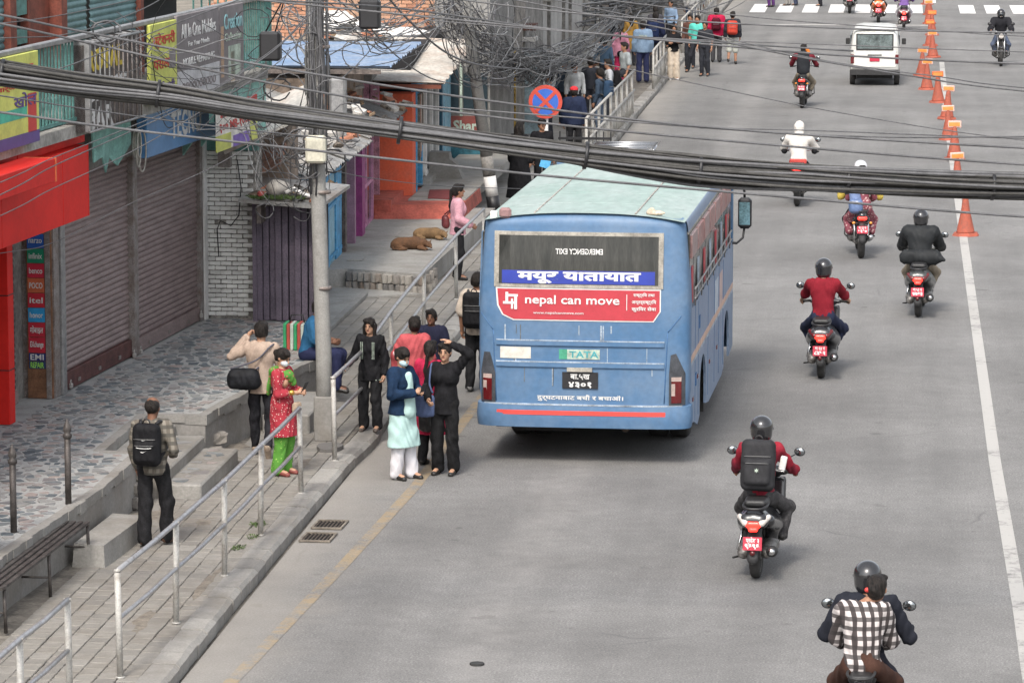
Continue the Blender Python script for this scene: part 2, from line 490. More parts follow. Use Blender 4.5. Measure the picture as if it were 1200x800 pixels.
# concrete-like materials for stones: brightness per object or per island
def stone_nodes(cols, rnd='obj', sc=8.0, rough=0.85, dirt=(0.16, 0.14, 0.115), dirtamt=0.35, bst=0.5):
    def f(N, L, b):
        g = N.new('ShaderNodeNewGeometry')
        r = N.new('ShaderNodeObjectInfo').outputs['Random'] if rnd == 'obj' else g.outputs['Random Per Island']
        base = ramp(N, L, r, [(i / (len(cols) - 1) if len(cols) > 1 else 0, c) for i, c in enumerate(cols)])
        pos = g.outputs['Position']
        base = mixc(N, L, 0.6, base, ramp(N, L, noise(N, L, pos, sc, 6, 0.7), [(0.3, 0.38), (0.7, 0.62)]), 'OVERLAY')
        base = mixc(N, L, 0.5, base, ramp(N, L, noise(N, L, pos, sc * 10, 3), [(0.3, 0.36), (0.7, 0.64)]), 'OVERLAY')
        d = ramp(N, L, noise(N, L, pos, 0.9, 6, 0.65), [(0.5, 0.0), (0.72, dirtamt * 2)])
        base = mixc(N, L, d, base, dirt)
        L.new(base, b.inputs['Base Color']); b.inputs['Roughness'].default_value = rough
        bumpn(N, L, b, noise(N, L, pos, sc * 8, 4), bst, 0.01)
    return f
PAV = [(0.19, 0.18, 0.165), (0.235, 0.222, 0.2), (0.215, 0.2, 0.178), (0.255, 0.242, 0.222)]
M_paver = node_mat('paver_concrete', stone_nodes(PAV))
M_paver_mass = node_mat('paver_concrete_mass', stone_nodes(PAV, 'isl'))
M_joint = mat('dirty_joint', (0.165, 0.15, 0.13), 0.95, var=0.25, scale=3, bump=0.3)
M_conc = node_mat('worn_concrete', stone_nodes([(0.25, 0.243, 0.228), (0.30, 0.29, 0.27)], 'obj', 3.0, dirtamt=0.4))
M_conc_dark = node_mat('stained_concrete', stone_nodes([(0.215, 0.21, 0.195), (0.25, 0.24, 0.225)], 'obj', 2.5, dirtamt=0.45))
M_kerb = node_mat('kerb_concrete', stone_nodes([(0.235, 0.225, 0.21), (0.31, 0.3, 0.28), (0.2, 0.192, 0.18)], 'obj', 4.0, dirtamt=0.35))
CR = [(0.08, 0.10, 0.115), (0.15, 0.175, 0.19), (0.29, 0.285, 0.275), (0.11, 0.13, 0.145), (0.33, 0.275, 0.255), (0.22, 0.245, 0.255)]
M_stone = node_mat('crazy_stone', stone_nodes(CR, 'obj', 10, 0.6, dirtamt=0.2, bst=0.2))
M_stone_mass = node_mat('crazy_stone_mass', stone_nodes(CR, 'isl', 10, 0.6, dirtamt=0.2, bst=0.2))
M_mortar = node_mat('terrace_mortar', stone_nodes([(0.34, 0.345, 0.34), (0.34, 0.345, 0.34)], 'obj', 6, dirtamt=0.25))
M_silt = mat('silt', (0.2, 0.175, 0.145), 0.97, var=0.2, scale=7, bump=0.4, bscale=60)
M_rubble = node_mat('rubble_stone', stone_nodes([(0.13, 0.125, 0.12), (0.22, 0.2, 0.18), (0.3, 0.28, 0.25), (0.17, 0.13, 0.1)], 'obj', 9, dirtamt=0.3))

# ---------------------------------------------------------------- pavement bed, kerb, pavers
mb = MB()
mb.prism([(-20, -40), (-6.8, -40), (-6.8, 700), (-20, 700)], -0.02, 0.128)
sidewalk = tag(mb.build('sidewalk', M_joint), kind='structure')
kerb = tag(thing('kerb', None, None), kind='structure')
kerb.pop('label', None)
kv = []
rnd = random.Random(3)
for i in range(4):
    L_ = 0.5
    m_ = MB(); b = 0.02
    prof = [(-0.26, -0.02), (0.0, -0.02), (0.005, 0.11), (-0.028 - 0.006 * i, 0.148), (-0.26, 0.152)]
    ins = 0.006
    r0 = [(x, 0.012, z) for x, z in prof]; r1 = [(x, L_ - 0.010 - 0.002 * i, z + rnd.uniform(-.003, .003)) for x, z in prof]
    m_.loft([r0, r1], smooth=False)
    me = m_.mesh('kerb_stone'); me.materials.append(M_kerb); kv.append(me)
def kerb_x(y):   # gently wandering face of the kerb
    return -6.58 + 0.025 * math.sin(y * 0.11 + 1) + 0.012 * math.sin(y * 0.43) + (0.07 * max(0, 1 - abs(y - 47.3) / 1.6) if y < 49 else 0)
for i in range(236):
    y = 31 + i * 0.5
    o = link('kerb_stone', kv[rnd.randrange(4)], parent=kerb, loc=(kerb_x(y) + rnd.uniform(-.006, .006), y, rnd.uniform(-.008, .006)))
    o.rotation_euler = (rnd.uniform(-.006, .006), rnd.uniform(-.01, .01), math.atan2(kerb_x(y) - kerb_x(y + .5), .5) + rnd.uniform(-.008, .008))
mb = MB(); mb.box(-6.84, -6.58, 149, 320, -0.02, 0.15); mb.box(-6.84, -6.58, -40, 31, -0.02, 0.15)
tag(mb.build('kerb_run', M_kerb, kerb), kind='stuff')

PW, PL = 0.2, 0.24
def paver_poly(w, l):
    z = 0.007
    return [(-w/2 + z, -l/2), (-w/6, -l/2 + z), (w/6, -l/2), (w/2 - z, -l/2 + z), (w/2, -l/4), (w/2 - z, 0), (w/2, l/4), (w/2 - z, l/2), (w/6, l/2 - z), (-w/6, l/2), (-w/2 + z, l/2 - z), (-w/2, l/4), (-w/2 + z, 0), (-w/2, -l/4)]
def pav_mesh(sc=1.0):
    m_ = MB(); p = paver_poly((PW - 0.003) * sc, (PL - 0.007) * sc)
    q = [(x * 0.95, y * 0.96) for x, y in p]
    n = len(p)
    vs = [(x, y, 0.0) for x, y in p] + [(x, y, 0.014) for x, y in p] + [(x, y, 0.021) for x, y in q]
    fs = [tuple(range(2 * n, 3 * n))] + [(a * n + i, a * n + (i + 1) % n, (a + 1) * n + (i + 1) % n, (a + 1) * n + i) for a in (0, 1) for i in range(n)]
    m_.add(vs, fs); return m_
pm = pav_mesh().mesh('paver'); pm.materials.append(M_paver)
def inner_x(y):      # the back line of the paved strip
    if y < 43: return -8.62 + (0.06 if y > 40 else 0)
    if y < 45.4: return -8.0
    if y < 51: return -8.2 + (y - 46.5) * 0.15
    if y < 60.6: return -8.5
    return -7.62
spots = []
nr = 0
for r in range(12):
    x = -6.95 - r * PW
    for c in range(500):
        y = 31 + c * PL + (PL / 2 if r % 2 else 0)
        if y > 100: break
        if x - PW / 2 < inner_x(y): continue
        if kerb_x(y) - 0.27 < x: continue
        if rnd.random() < 0.006: continue
        dip = 0.012 * math.sin(x * 2.1 + y * 0.7) * math.sin(y * 0.31 + 2)
        spots.append((x + rnd.uniform(-.004, .004), y + rnd.uniform(-.005, .005), 0.129 + dip * 0.5 + rnd.uniform(-.002, .002), rnd.uniform(-.025, .025), rnd.uniform(-.02, .02), rnd.uniform(-.02, .02)))
spots.sort(key=lambda s: s[1])
vis = [s for s in spots if s[1] > 34.6 + (-6.9 - s[0]) * 1.2]
big = set(id(s) for s in vis[:300])
mass = MB(); pmv = pav_mesh()
for s in spots:
    if id(s) in big:
        o = link('paver', pm, parent=sidewalk, loc=s[:3]); o.rotation_euler = (s[4], s[5], s[3])
    else:
        R = Matrix.Translation(s[:3]) @ Euler((s[4], s[5], s[3])).to_matrix().to_4x4()
        mass.add([R @ Vector(v) for v in pmv.v], pmv.f)
tag(mass.build('pavers_further_on', M_paver_mass, sidewalk), kind='stuff')
# silt and dust lying on the pavers in patches: slightly raised thin irregular sheets
def blotch(name, cx, cy, rx, ry, z, m, seed, n=18, h=0.004, parent=None):
    rr = random.Random(seed); m_ = MB()
    ph = [rr.uniform(0, 6) for _ in range(4)]
    def rad_(t): return 1 + 0.22 * math.sin(2 * t + ph[0]) + 0.16 * math.sin(3 * t + ph[1]) + 0.1 * math.sin(5 * t + ph[2]) + 0.07 * math.sin(9 * t + ph[3])
    vs = [(cx, cy, z + h)]
    for k, s_ in enumerate((0.6, 1.0)):
        for i in range(n):
            t = 2 * math.pi * i / n; vs.append((cx + rx * s_ * rad_(t) * math.cos(t), cy + ry * s_ * rad_(t) * math.sin(t), z + h * (0.8 if k == 0 else -1.5)))
    fs = [(0, 1 + i, 1 + (i + 1) % n) for i in range(n)] + [(1 + i, 1 + n + i, 1 + n + (i + 1) % n, 1 + (i + 1) % n) for i in range(n)]
    m_.add(vs, fs, True)
    return tag(m_.build(name, m, parent), kind='stuff')
for i, (cx, cy, rx, ry) in enumerate([(-7.0, 38.3, .07, .9), (-7.6, 41.5, .12, .4), (-8.3, 41.8, .25, .35), (-7.1, 45.3, .1, .5), (-8.15, 46.4, .2, .4), (-7.3, 36.3, .1, .5), (-7.9, 44.1, .1, .5)]):
    blotch('silt_patch', cx, cy, rx, ry, 0.149, M_silt, i)
# the pavement opens up beyond the terrace: plain cement apron
tag(MB().prism([(-14, 51), (-8.5, 51), (-8.5, 60.6), (-7.6, 61.2), (-7.6, 100), (-8.6, 140), (-14, 140)], 0.10, 0.155).build('cement_apron', M_conc), kind='structure')
tag(MB().box(-8.56, -8.46, 52.5, 60.8, 0.12, 0.2).build('edging_strip', M_conc), kind='structure')

# ---------------------------------------------------------------- terrace with crazy paving
TER = [(-13, 25), (-8.78, 25), (-8.76, 37), (-8.56, 40.4), (-8.58, 42.75), (-9.05, 42.8), (-9.05, 45.42), (-8.32, 45.42), (-8.22, 46.5), (-7.78, 49.6), (-7.56, 50.75), (-7.85, 51.0), (-8.27, 53.6), (-8.3, 54.5), (-13, 54.5)]
terrace = tag(MB().prism(TER, 0.0, 0.675).build('terrace', M_conc_dark), kind='structure')
# rough rendered lip along the front of the terrace
def inpoly(x, y, P):
    c = False; n = len(P)
    for i in range(n):
        (x1, y1), (x2, y2) = P[i], P[i - 1]
        if (y1 > y) != (y2 > y) and x < (x2 - x1) * (y - y1) / (y2 - y1) + x1: c = not c
    return c
tag(MB().prism([(x, y) for x, y in TER], 0.675, 0.692).build('terrace_bed', M_mortar, terrace), kind='structure')
edge = TER[1:12]
lm = MB()
for (xa, ya), (xb, yb) in zip(edge[:-1], edge[1:]):
    n = max(1, int(math.hypot(xb - xa, yb - ya) / 0.22)); dx, dy = (xb - xa), (yb - ya); l = math.hypot(dx, dy); nx, ny = dy / l, -dx / l
    for i in range(n):
        t0, t1 = i / n, (i + 1) / n
        j = rnd.uniform(0.004, 0.03); dz = rnd.uniform(0.08, 0.13)
        a = (xa + dx * t0, ya + dy * t0); b_ = (xa + dx * t1, ya + dy * t1)
        lm.prism([(a[0] - nx * .1, a[1] - ny * .1), (a[0] + nx * j, a[1] + ny * j), (b_[0] + nx * (j + .004), b_[1] + ny * (j + .004)), (b_[0] - nx * .1, b_[1] - ny * .1)], 0.70 - dz, 0.7 + rnd.uniform(0, .006))
lm.build('terrace_lip', M_conc, terrace)
# Voronoi-like broken slabs
def clip(poly, px, py, qx, qy):
    mx, my, nx, ny = (px + qx) / 2, (py + qy) / 2, qx - px, qy - py
    out = []
    for i in range(len(poly)):
        a, b = poly[i - 1], poly[i]
        da = (a[0] - mx) * nx + (a[1] - my) * ny; db = (b[0] - mx) * nx + (b[1] - my) * ny
        if da <= 0: out.append(a)
        if (da < 0 < db) or (db < 0 < da):
            t = da / (da - db); out.append((a[0] + (b[0] - a[0]) * t, a[1] + (b[1] - a[1]) * t))
        # a is re-added as the next b
    return out
def crazy(x0, x1, y0, y1, cx, cy, inside, seed, prob_chip=0.35):
    rr = random.Random(seed); pts = {}
    nx, ny = int((x1 - x0) / cx), int((y1 - y0) / cy)
    for i in range(-1, nx + 1):
        for j in range(-1, ny + 1): pts[i, j] = (x0 + (i + .5 + rr.uniform(-.48, .48)) * cx, y0 + (j + .5 + rr.uniform(-.48, .48)) * cy)
    cells = []
    for i in range(nx):
        for j in range(ny):
            p = pts[i, j]
            if not inside(p[0], p[1]): continue
            poly = [(p[0] - cx * 2, p[1] - cy * 2), (p[0] + cx * 2, p[1] - cy * 2), (p[0] + cx * 2, p[1] + cy * 2), (p[0] - cx * 2, p[1] + cy * 2)]
            for a in (-2, -1, 0, 1, 2):
                for b in (-2, -1, 0, 1, 2):
                    q = pts.get((i + a, j + b))
                    if q and (a or b): poly = clip(poly, p[0], p[1], q[0], q[1])
            if len(poly) < 3 or not all(inside(*v) for v in poly): continue
            s = rr.uniform(0.42, 0.84)
            poly = [(p[0] + (v[0] - p[0]) * s, p[1] + (v[1] - p[1]) * s) for v in poly]
            cells.append((p, poly))
    return cells
FX0, FY0, FSL = -10.44, 47.0, 0.0757
def fac_x(y, off=0.0): return FX0 + off + FSL * (y - FY0)
cells = crazy(-11.2, -7.5, 33, 54.2, 0.125, 0.215, lambda x, y: inpoly(x, y, TER) and x > fac_x(y, 0.03) and inpoly(x - .02, y, TER) and inpoly(x + .05, y, TER), 5)
cells.sort(key=lambda c: c[0][1])
def seen_terrace(c): return c[0][1] > 37.5 + (-8.7 - c[0][0]) * 3.2
k = 0; ms = MB()
for p, poly in cells:
    if seen_terrace((p, poly)) and k < 300:
        k += 1
        m_ = MB().prism([(x - p[0], y - p[1]) for x, y in poly], 0.0, 0.007 + rnd.uniform(0, .002)); m_.f.pop(0); m_.mi.pop(0); m_.sm.pop(0)
        m_.build('paving_stone', M_stone, terrace, loc=(p[0], p[1], 0.692))
    else: ms.prism(poly, 0.692, 0.699 + rnd.uniform(0, .002))
tag(ms.build('paving_stones_further_on', M_stone_mass, terrace), kind='stuff')

# steps up to the terrace (each a concrete slab)
steps = thing('terrace_steps', 'three broad cement steps climbing from the pavement up to the stone-chip terrace', 'steps', (0, 0, 0))
for z1, (x0, x1, y0, y1) in ((0.32, (-8.42, -7.9, 42.82, 45.3)), (0.46, (-8.76, -8.32, 42.85, 45.36)), (0.59, (-9.04, -8.68, 42.85, 45.4))):
    MB().box(x0, x1, y0, y1, 0.1, z1, bev=0.02).build('step', M_conc, steps)
    cs = crazy(x0 + .03, x1 - .02, y0 + .03, y1 - .03, 0.15, 0.24, lambda x, y, a=x0, b=x1, c=y0, d=y1: a + .03 < x < b - .02 and c + .02 < y < d - .02, int(z1 * 100))
    st = MB()
    for p, poly in cs: st.prism(poly, z1, z1 + .005)
    tag(st.build('stone_chips', M_stone_mass, steps), kind='stuff')
blk = MB().prism([(-8.57, 38.95), (-8.2, 38.85), (-8.1, 40.6), (-8.5, 40.7)], 0.12, 0.38, top=[(-8.55, 38.97), (-8.215, 38.88), (-8.115, 40.58), (-8.49, 40.68)]).build('concrete_block', M_conc)
tag(blk, 'long grey concrete block set against the terrace wall beside the metal bench', 'block')
s2 = MB().box(-7.95, -7.35, 47.4, 49.3, 0.1, 0.4, bev=0.02).build('concrete_step', M_conc)
tag(s2, 'single concrete step against the terrace end behind the utility pole', 'step')
# rough masonry in the retaining wall where the render has fallen off
wall_r = tag(thing('retaining_wall', None, None), kind='structure'); wall_r.pop('label', None)
def boulder(seed, sx, sy, sz):
    rr = random.Random(seed); m_ = MB()
    import itertools
    vs = []; n = 8
    for zi, zs in ((0, .93), (.2, 1.0), (.8, 1.0), (1, .9)):
        for j in range(n):
            t = 2 * math.pi * j / n + 0.3
            k_ = zs * rr.uniform(.86, 1.08)
            c, s = math.cos(t), math.sin(t); m = max(abs(c), abs(s)) ** 0.95
            vs.append((c / m * sx / 2 * k_, s / m * sy / 2 * k_, zi * sz + rr.uniform(-.01, .01)))
    fs = [(i * n + j, i * n + (j + 1) % n, (i + 1) * n + (j + 1) % n, (i + 1) * n + j) for i in range(3) for j in range(n)] + [tuple(reversed(range(n))), tuple(3 * n + j for j in range(n))]
    m_.add(vs, fs); return m_
bme = []
for i in range(6):
    me = boulder(i, .26, .3, .13).mesh('stone'); me.materials.append(M_rubble); bme.append(me)
for i in range(9, 14):
    y = 41.0 + i * 0.14 if i < 12 else 45.6 + (i - 12) * .3
    o = link('stone', bme[i % 6], parent=wall_r, loc=((-8.54 if y < 43 else -8.24), y, 0.14 + (i % 3) * 0.14)); o.rotation_euler = (0, 0, rnd.uniform(0, 6)); o.scale = (.8, .8, 1)

# ---------------------------------------------------------------- raised cement platform where the dogs lie
PLT = [(-9.6, 61.4), (-8.95, 61.9), (-7.62, 61.3), (-7.56, 65.6), (-7.52, 69.2), (-7.5, 71.3), (-9.8, 71.3)]
plat = tag(MB().prism(PLT, 0.1, 0.45).build('cement_platform', M_conc), kind='structure')
for i in range(16):
    t = i / 12
    if i < 13:
        x, y = -8.9 + 1.25 * t, 61.82 - 0.55 * t
    else: x, y = -7.58, 61.6 + (i - 13) * .4
    for zz in (0.12, 0.27):
        o = link('stone', bme[(i * 3 + int(zz * 100)) % 6], parent=plat, loc=(x + rnd.uniform(-.02, .02), y - 0.0, zz)); o.rotation_euler = (0, 0, rnd.uniform(-.2, .2)); o.scale = (.52, .5, 1.05)
MB().box(-8.75, -8.35, 66.4, 67.8, .452, .462).build('cement_patch', M_conc_dark, plat)
MB().box(-9.1, -8.85, 62.9, 63.3, .452, .47).build('cement_slab', M_conc, plat)

# fallen kerb stones and manhole slab on the pavement
tag(MB().prism([(0.16 * math.cos(t) * (1 + .1 * math.sin(3 * t)), 0.28 * math.sin(t)) for t in [i * math.pi / 6 for i in range(12)]], 0, 0.05).build('loose_stone', M_rubble, loc=(-6.93, 46.3, 0.15)), 'flat loose stone lying on the pavement by the rail post', 'stone')
tag(MB().prism([(0.07 * math.cos(t), 0.07 * math.sin(t)) for t in [i * math.pi / 4 for i in range(8)]], 0, 0.02).build('flattened_litter', mat('dark_litter', (.03, .03, .03), .8), loc=(-3.9, 35.4, 0.002)), 'small dark scrap lying on the road near the lower edge', 'litter')

# drain grates in the gutter
M_iron = mat('rusted_iron', (0.09, 0.07, 0.055), 0.7, 0.3, var=0.3, scale=14, bump=0.3)
M_void = mat('drain_void', (0.008, 0.008, 0.008), 1.0, var=0.0)
for k_, (x, y) in enumerate(((-6.33, 41.4), (-6.31, 42.15))):
    g = thing('drain_grate', ('rusty drain grate in the gutter, the nearer of the two' if k_ == 0 else 'rusty drain grate in the gutter, the farther of the two'), 'drain grate', (x, y, 0.006), -0.03, 'drain grates in the gutter'); g.scale = (.8, .72, 1)
    MB().box(-.2, .2, -.32, .32, -.002, .002).build('pit', M_void, g)
    f_ = MB(); f_.box(-.22, .22, -.34, -.3, 0.002, .022); f_.box(-.22, .22, .3, .34, 0.002, .022); f_.box(-.22, -.19, -.3, .3, 0.002, .022); f_.box(.19, .22, -.3, .3, 0.002, .022); f_.build('frame', M_silt, g)
    for i in range(7): MB().box(-.185 + i * .054, -.163 + i * .054, -.3, .3, 0.004, .014).build('bar', M_iron, g)
# weeds between the pavers
M_weed = mat('weed_leaf', (0.06, 0.1, 0.025), 0.8, var=0.3, scale=20)
def weed(cx, cy, cz, r, n, seed, label):
    rr = random.Random(seed); m_ = MB()
    for i in range(n):
        t = rr.uniform(0, 6.28); d = r * math.sqrt(rr.random()); x, y = d * math.cos(t), d * 2.0 * math.sin(t); a = rr.uniform(0, 6.28); s = rr.uniform(.012, .03); h = rr.uniform(.008, .05)
        m_.add([(x, y, 0), (x + s * math.cos(a), y + s * math.sin(a), h), (x + 1.6 * s * math.cos(a + .25), y + 1.6 * s * math.sin(a + .25), h * .8), (x + s * math.cos(a + .6), y + s * math.sin(a + .6), h * .6)], [(0, 1, 2, 3)])
    return tag(m_.build('weed', M_weed, loc=(cx, cy, cz)), label, 'weed')
weed(-6.98, 40.0, .15, .07, 50, 1, 'ragged green weed growing from the pavers at the foot of a rail post')
weed(-6.98, 41.3, .15, .08, 60, 2, 'low green weed on the kerb side of the pavement, near the drain grates')
weed(-6.93, 40.6, .15, .05, 24, 3, 'small tuft of weed between two larger weeds by the railing')

# ---------------------------------------------------------------- railings of painted pipe
M_pipe_w = mat('chipped_white_paint', (0.42, 0.41, 0.385), 0.6, 0.1, var=0.22, scale=7, col2=(0.2, 0.17, 0.14), mix=0.75, bump=0.25)
M_pipe_s = mat('worn_steel_pipe', (0.42, 0.42, 0.43), 0.38, 0.65, var=0.2, scale=14, col2=(0.2, 0.18, 0.17), mix=0.7, bump=0.1)
def railing(posts, label, ztop=1.0, zmid=0.55, zbase=0.15, r=0.026, lean=0.0, extra=(), group='pipe railings along the kerb'):
    base = posts[0]
    t = thing('pipe_railing', label, 'railing', (base[0], base[1], zbase), 0, group)
    rel = [(p[0] - base[0], p[1] - base[1], (p[2] if len(p) > 2 else ztop)) for p in posts]
    for i, (x, y, h) in enumerate(rel):
        dx = rnd.uniform(-.02, .02)
        m_ = MB(); m_.tube([(x + dx, y, 0), (x, y, h - 0.0)], 0.03, 10); m_.tube([(x + dx, y, 0), (x + dx, y, 0.015)], 0.042, 10); m_.tube([(x, y, h - .01), (x, y, h + .015)], .033, 10)
        m_.build('post', M_pipe_w, t)
    for name, f_ in (('top_rail', 1.0), ('middle_rail', zmid / ztop)):
        m_ = MB()
        pts = []
        for i, (x, y, h) in enumerate(rel):
            pts.append((x + (0.0), y, h * f_))
            if i + 1 < len(rel):
                x2, y2, h2 = rel[i + 1]; pts.append(((x + x2) / 2, (y + y2) / 2, (h + h2) / 2 * f_ - rnd.uniform(-.004, .015)))
        m_.tube(pts, r if f_ == 1 else r * .85, 10); m_.build(name, M_pipe_s, t)
    return t
railing([(-7.04, 33.9), (-6.94, 36.25), (-6.87, 38.55), (-6.85, 40.76), (-6.83, 43.3)], 'long white pipe railing with five posts along the kerb below the steps', ztop=1.0)
railing([(-7.35, 29.0), (-7.28, 31.0), (-7.22, 32.6)], 'short end of a pipe railing cut off at the lower edge of the view', ztop=1.0)
railing([(-6.76, 45.5), (-6.72, 47.9), (-6.85, 51.5), (-6.95, 56.0), (-7.0, 60.5), (-6.98, 64.5)], 'long pipe railing beside the utility pole, running on past the waiting passengers', ztop=1.02)
# ================================================================ BUILDINGS
FROT = -math.atan(FSL)
FM = Matrix.Translation((FX0, FY0, 0)) @ Matrix.Rotation(FROT, 4, 'Z')
def floc(y, off=0.0, z=0.0):          # a point on the facade: y along it, off metres out from the shutters
    return FM @ Vector((off, (y - FY0) * math.sqrt(1 + FSL * FSL), z))
def fthing(name, label, cat, y, off, z, group=None): return thing(name, label, cat, floc(y, off, z), FROT, group)
M_plaster = mat('stained_plaster', (0.3, 0.29, 0.27), 0.9, var=0.2, scale=1.8, bump=0.3, bscale=20)
M_plaster_d = mat('dark_plaster', (0.22, 0.21, 0.195), 0.9, var=0.25, scale=2, bump=0.3)
M_shut = mat('shutter_brown', (0.27, 0.205, 0.195), 0.55, 0.1, var=0.18, scale=2.0, col2=(0.175, 0.13, 0.125), mix=0.6, bump=0.1, stretch=(1, 1, 4))
M_shut_bar = mat('shutter_bar_red', (0.12, 0.045, 0.04), 0.6, 0.2, var=0.25, scale=6)
M_shut_teal = mat('shutter_teal', (0.13, 0.24, 0.25), 0.55, 0.2, var=0.15, scale=2)
M_post = mat('rust_post', (0.17, 0.13, 0.11), 0.6, 0.4, var=0.3, scale=8, col2=(0.3, 0.28, 0.27), mix=0.4)
M_red = mat('red_panel', (0.60, 0.02, 0.015), 0.55, var=0.06, scale=2, spec=.2)
M_red_top = mat('dusty_red_panel', (0.55, 0.07, 0.05), 0.7, var=0.12, scale=4)
M_orange_box = mat('orange_panel', (0.65, 0.13, 0.04), 0.5, var=0.1)
M_teal = mat('teal_paint', (0.23, 0.47, 0.42), 0.65, var=0.18, scale=4, bump=0.1)
M_teal_d = mat('teal_rail_paint', (0.09, 0.22, 0.2), 0.6, var=0.2, scale=8)
M_wood_red = mat('red_brown_wood', (0.2, 0.055, 0.035), 0.7, var=0.2, scale=5)
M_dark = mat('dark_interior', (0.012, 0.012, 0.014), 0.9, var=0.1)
M_glassd = mat('dark_glass', (0.03, 0.045, 0.055), 0.08, var=0.1)
M_steel = mat('grey_steel', (0.3, 0.3, 0.3), 0.45, 0.5, var=0.15, scale=8)
M_white = mat('white_paint', (0.72, 0.71, 0.69), 0.5, var=0.1, scale=4)
M_blackp = mat('black_plastic', (0.018, 0.018, 0.02), 0.45, var=0.1)
M_wtext = mat('white_lettering', (0.64, 0.64, 0.63), 0.6, var=0.03)
M_yel = mat('yellow_print', (0.55, 0.58, 0.13), 0.55, var=0.1, scale=3)
M_greyp = mat('grey_print', (0.2, 0.18, 0.185), 0.6, var=0.1, scale=2)
M_greenp = mat('pale_print', (0.42, 0.5, 0.42), 0.6, var=0.2, scale=5)
M_redtext = mat('red_lettering', (0.5, 0.04, 0.035), 0.6, var=0.05)
M_blue_sign = mat('blue_sign', (0.09, 0.24, 0.47), 0.4, var=0.06, scale=2)
M_lock = mat('brass_lock', (0.6, 0.58, 0.55), 0.35, 0.7, var=0.1)
M_purple_p = mat('purple_print', (0.1, 0.06, 0.22), 0.6, var=0.08)

def shutter(parent, w, z0, z1, m, mbar, pitch=0.075, loc=(0, 0, 0), bar=0.17):
    """roller shutter in the local YZ plane (x out)"""
    mb = MB(); n = int((z1 - z0 - bar) / pitch)
    for i in range(n):
        z = z0 + bar + i * pitch; zs = [(0.0, z), (0.018, z + pitch * .3), (0.022, z + pitch * .55), (0.012, z + pitch * .85), (0.0, z + pitch)]
        vs = [(x, y, zz) for y in (0, w) for x, zz in zs]
        mb.add(vs, [(j, 5 + j, 6 + j, j + 1) for j in range(4)], True)
    o = mb.build('roller_shutter', m, parent, loc)
    b = MB(); b.box(-.01, .05, 0, w, z0 + .01, z0 + bar, .008)
    bb = b.build('bottom_bar', mbar, o)
    for k in range(3): MB().box(.05, .065, w * (.2 + .3 * k) - .05, w * (.2 + .3 * k) + .05, z0 + .06, z0 + .11, .004).build('slide_bolt', M_post, o)
    return o
def padlock(parent, loc):
    m_ = MB(); m_.box(-.02, .02, -.035, .035, -.06, 0, .008); m_.tube([(0, -.022, 0), (0, -.022, .03), (0, 0, .045), (0, .022, .03), (0, .022, 0)], .006, 6)
    return m_.build('padlock', M_lock, parent, loc)

# ---- the shop building at the left: walls, roller shutters, balcony, upper storey
B = fthing('shop_building', 'two storey shop building with closed brown roller shutters below a teal balcony', 'building', 47, 0, 0)
def bb(name, m, x0, x1, y0, y1, z0, z1, bev=0.0, parent=B): return MB().box(x0, x1, y0 - 47, y1 - 47, z0, z1, bev).build(name, m, parent)
bb('wall', M_plaster_d, -6, -.35, 30, 53.9, .6, 6.0)
bb('pier', M_post, -.35, .06, 46.55, 46.78, .7, 3.5)
bb('guide_post', M_steel, -.1, .09, 46.8, 46.97, .7, 3.5, .01)
bb('guide_post', M_post, -.1, .1, 50.1, 50.3, .7, 3.5, .01)
bb('guide_post', M_post, -.1, .08, 53.68, 53.8, .7, 3.5, .01)
bb('lintel', M_plaster, -.35, .12, 46.5, 54.0, 3.42, 4.28)
bb('jamb', M_white, -.3, .1, 53.8, 53.97, .7, 3.6)
s1 = shutter(B, 3.13, .7, 3.45, M_shut, M_shut_bar, loc=(0, -.03, 0), bar=.24)
s2_ = shutter(B, 3.38, .7, 3.45, M_shut, M_shut, loc=(0, 3.3, 0), bar=.2)
padlock(s1, (.09, 0.15, .8)); padlock(s1, (.09, 3.1, .76)); padlock(s2_, (.09, 3.3, .82)); padlock(s2_, (.09, .1, .76))
s3 = shutter(B, 2.4, .7, 3.3, mat('shutter_dark', (.05, .045, .045), .5, .3, var=.2, scale=3), M_shut, loc=(-.3, -3.4, 0))
bb('balcony_slab', M_plaster, -.35, 1.0, 30, 54.0, 4.16, 4.3)
bb('balcony_top_rail', M_steel, .97, 1.06, 30, 54.1, 5.30, 5.36, .01)
for yy in (42.75, 44.7, 52.25, 54.05): bb('rail_post', M_teal_d, .96, 1.04, yy - .035, yy + .035, 4.3, 5.3)
bb('rail_bottom', M_teal_d, .98, 1.02, 42.8, 54, 4.36, 4.40)
for y0, y1, n in ((42.82, 44.68, 14), (52.3, 54.0, 13)):
    for i in range(n):
        yy = y0 + (i + .5) * (y1 - y0) / n; bb('balcony_bar', M_teal_d, .99, 1.015, yy - .012, yy + .012, 4.4, 5.3)
for i in range(9):   # end railing of the balcony, facing the camera
    x = -.1 + i * .12; MB().box(x, x + .022, 7.02, 7.045, 4.3, 5.3).build('balcony_bar', M_teal_d, B)
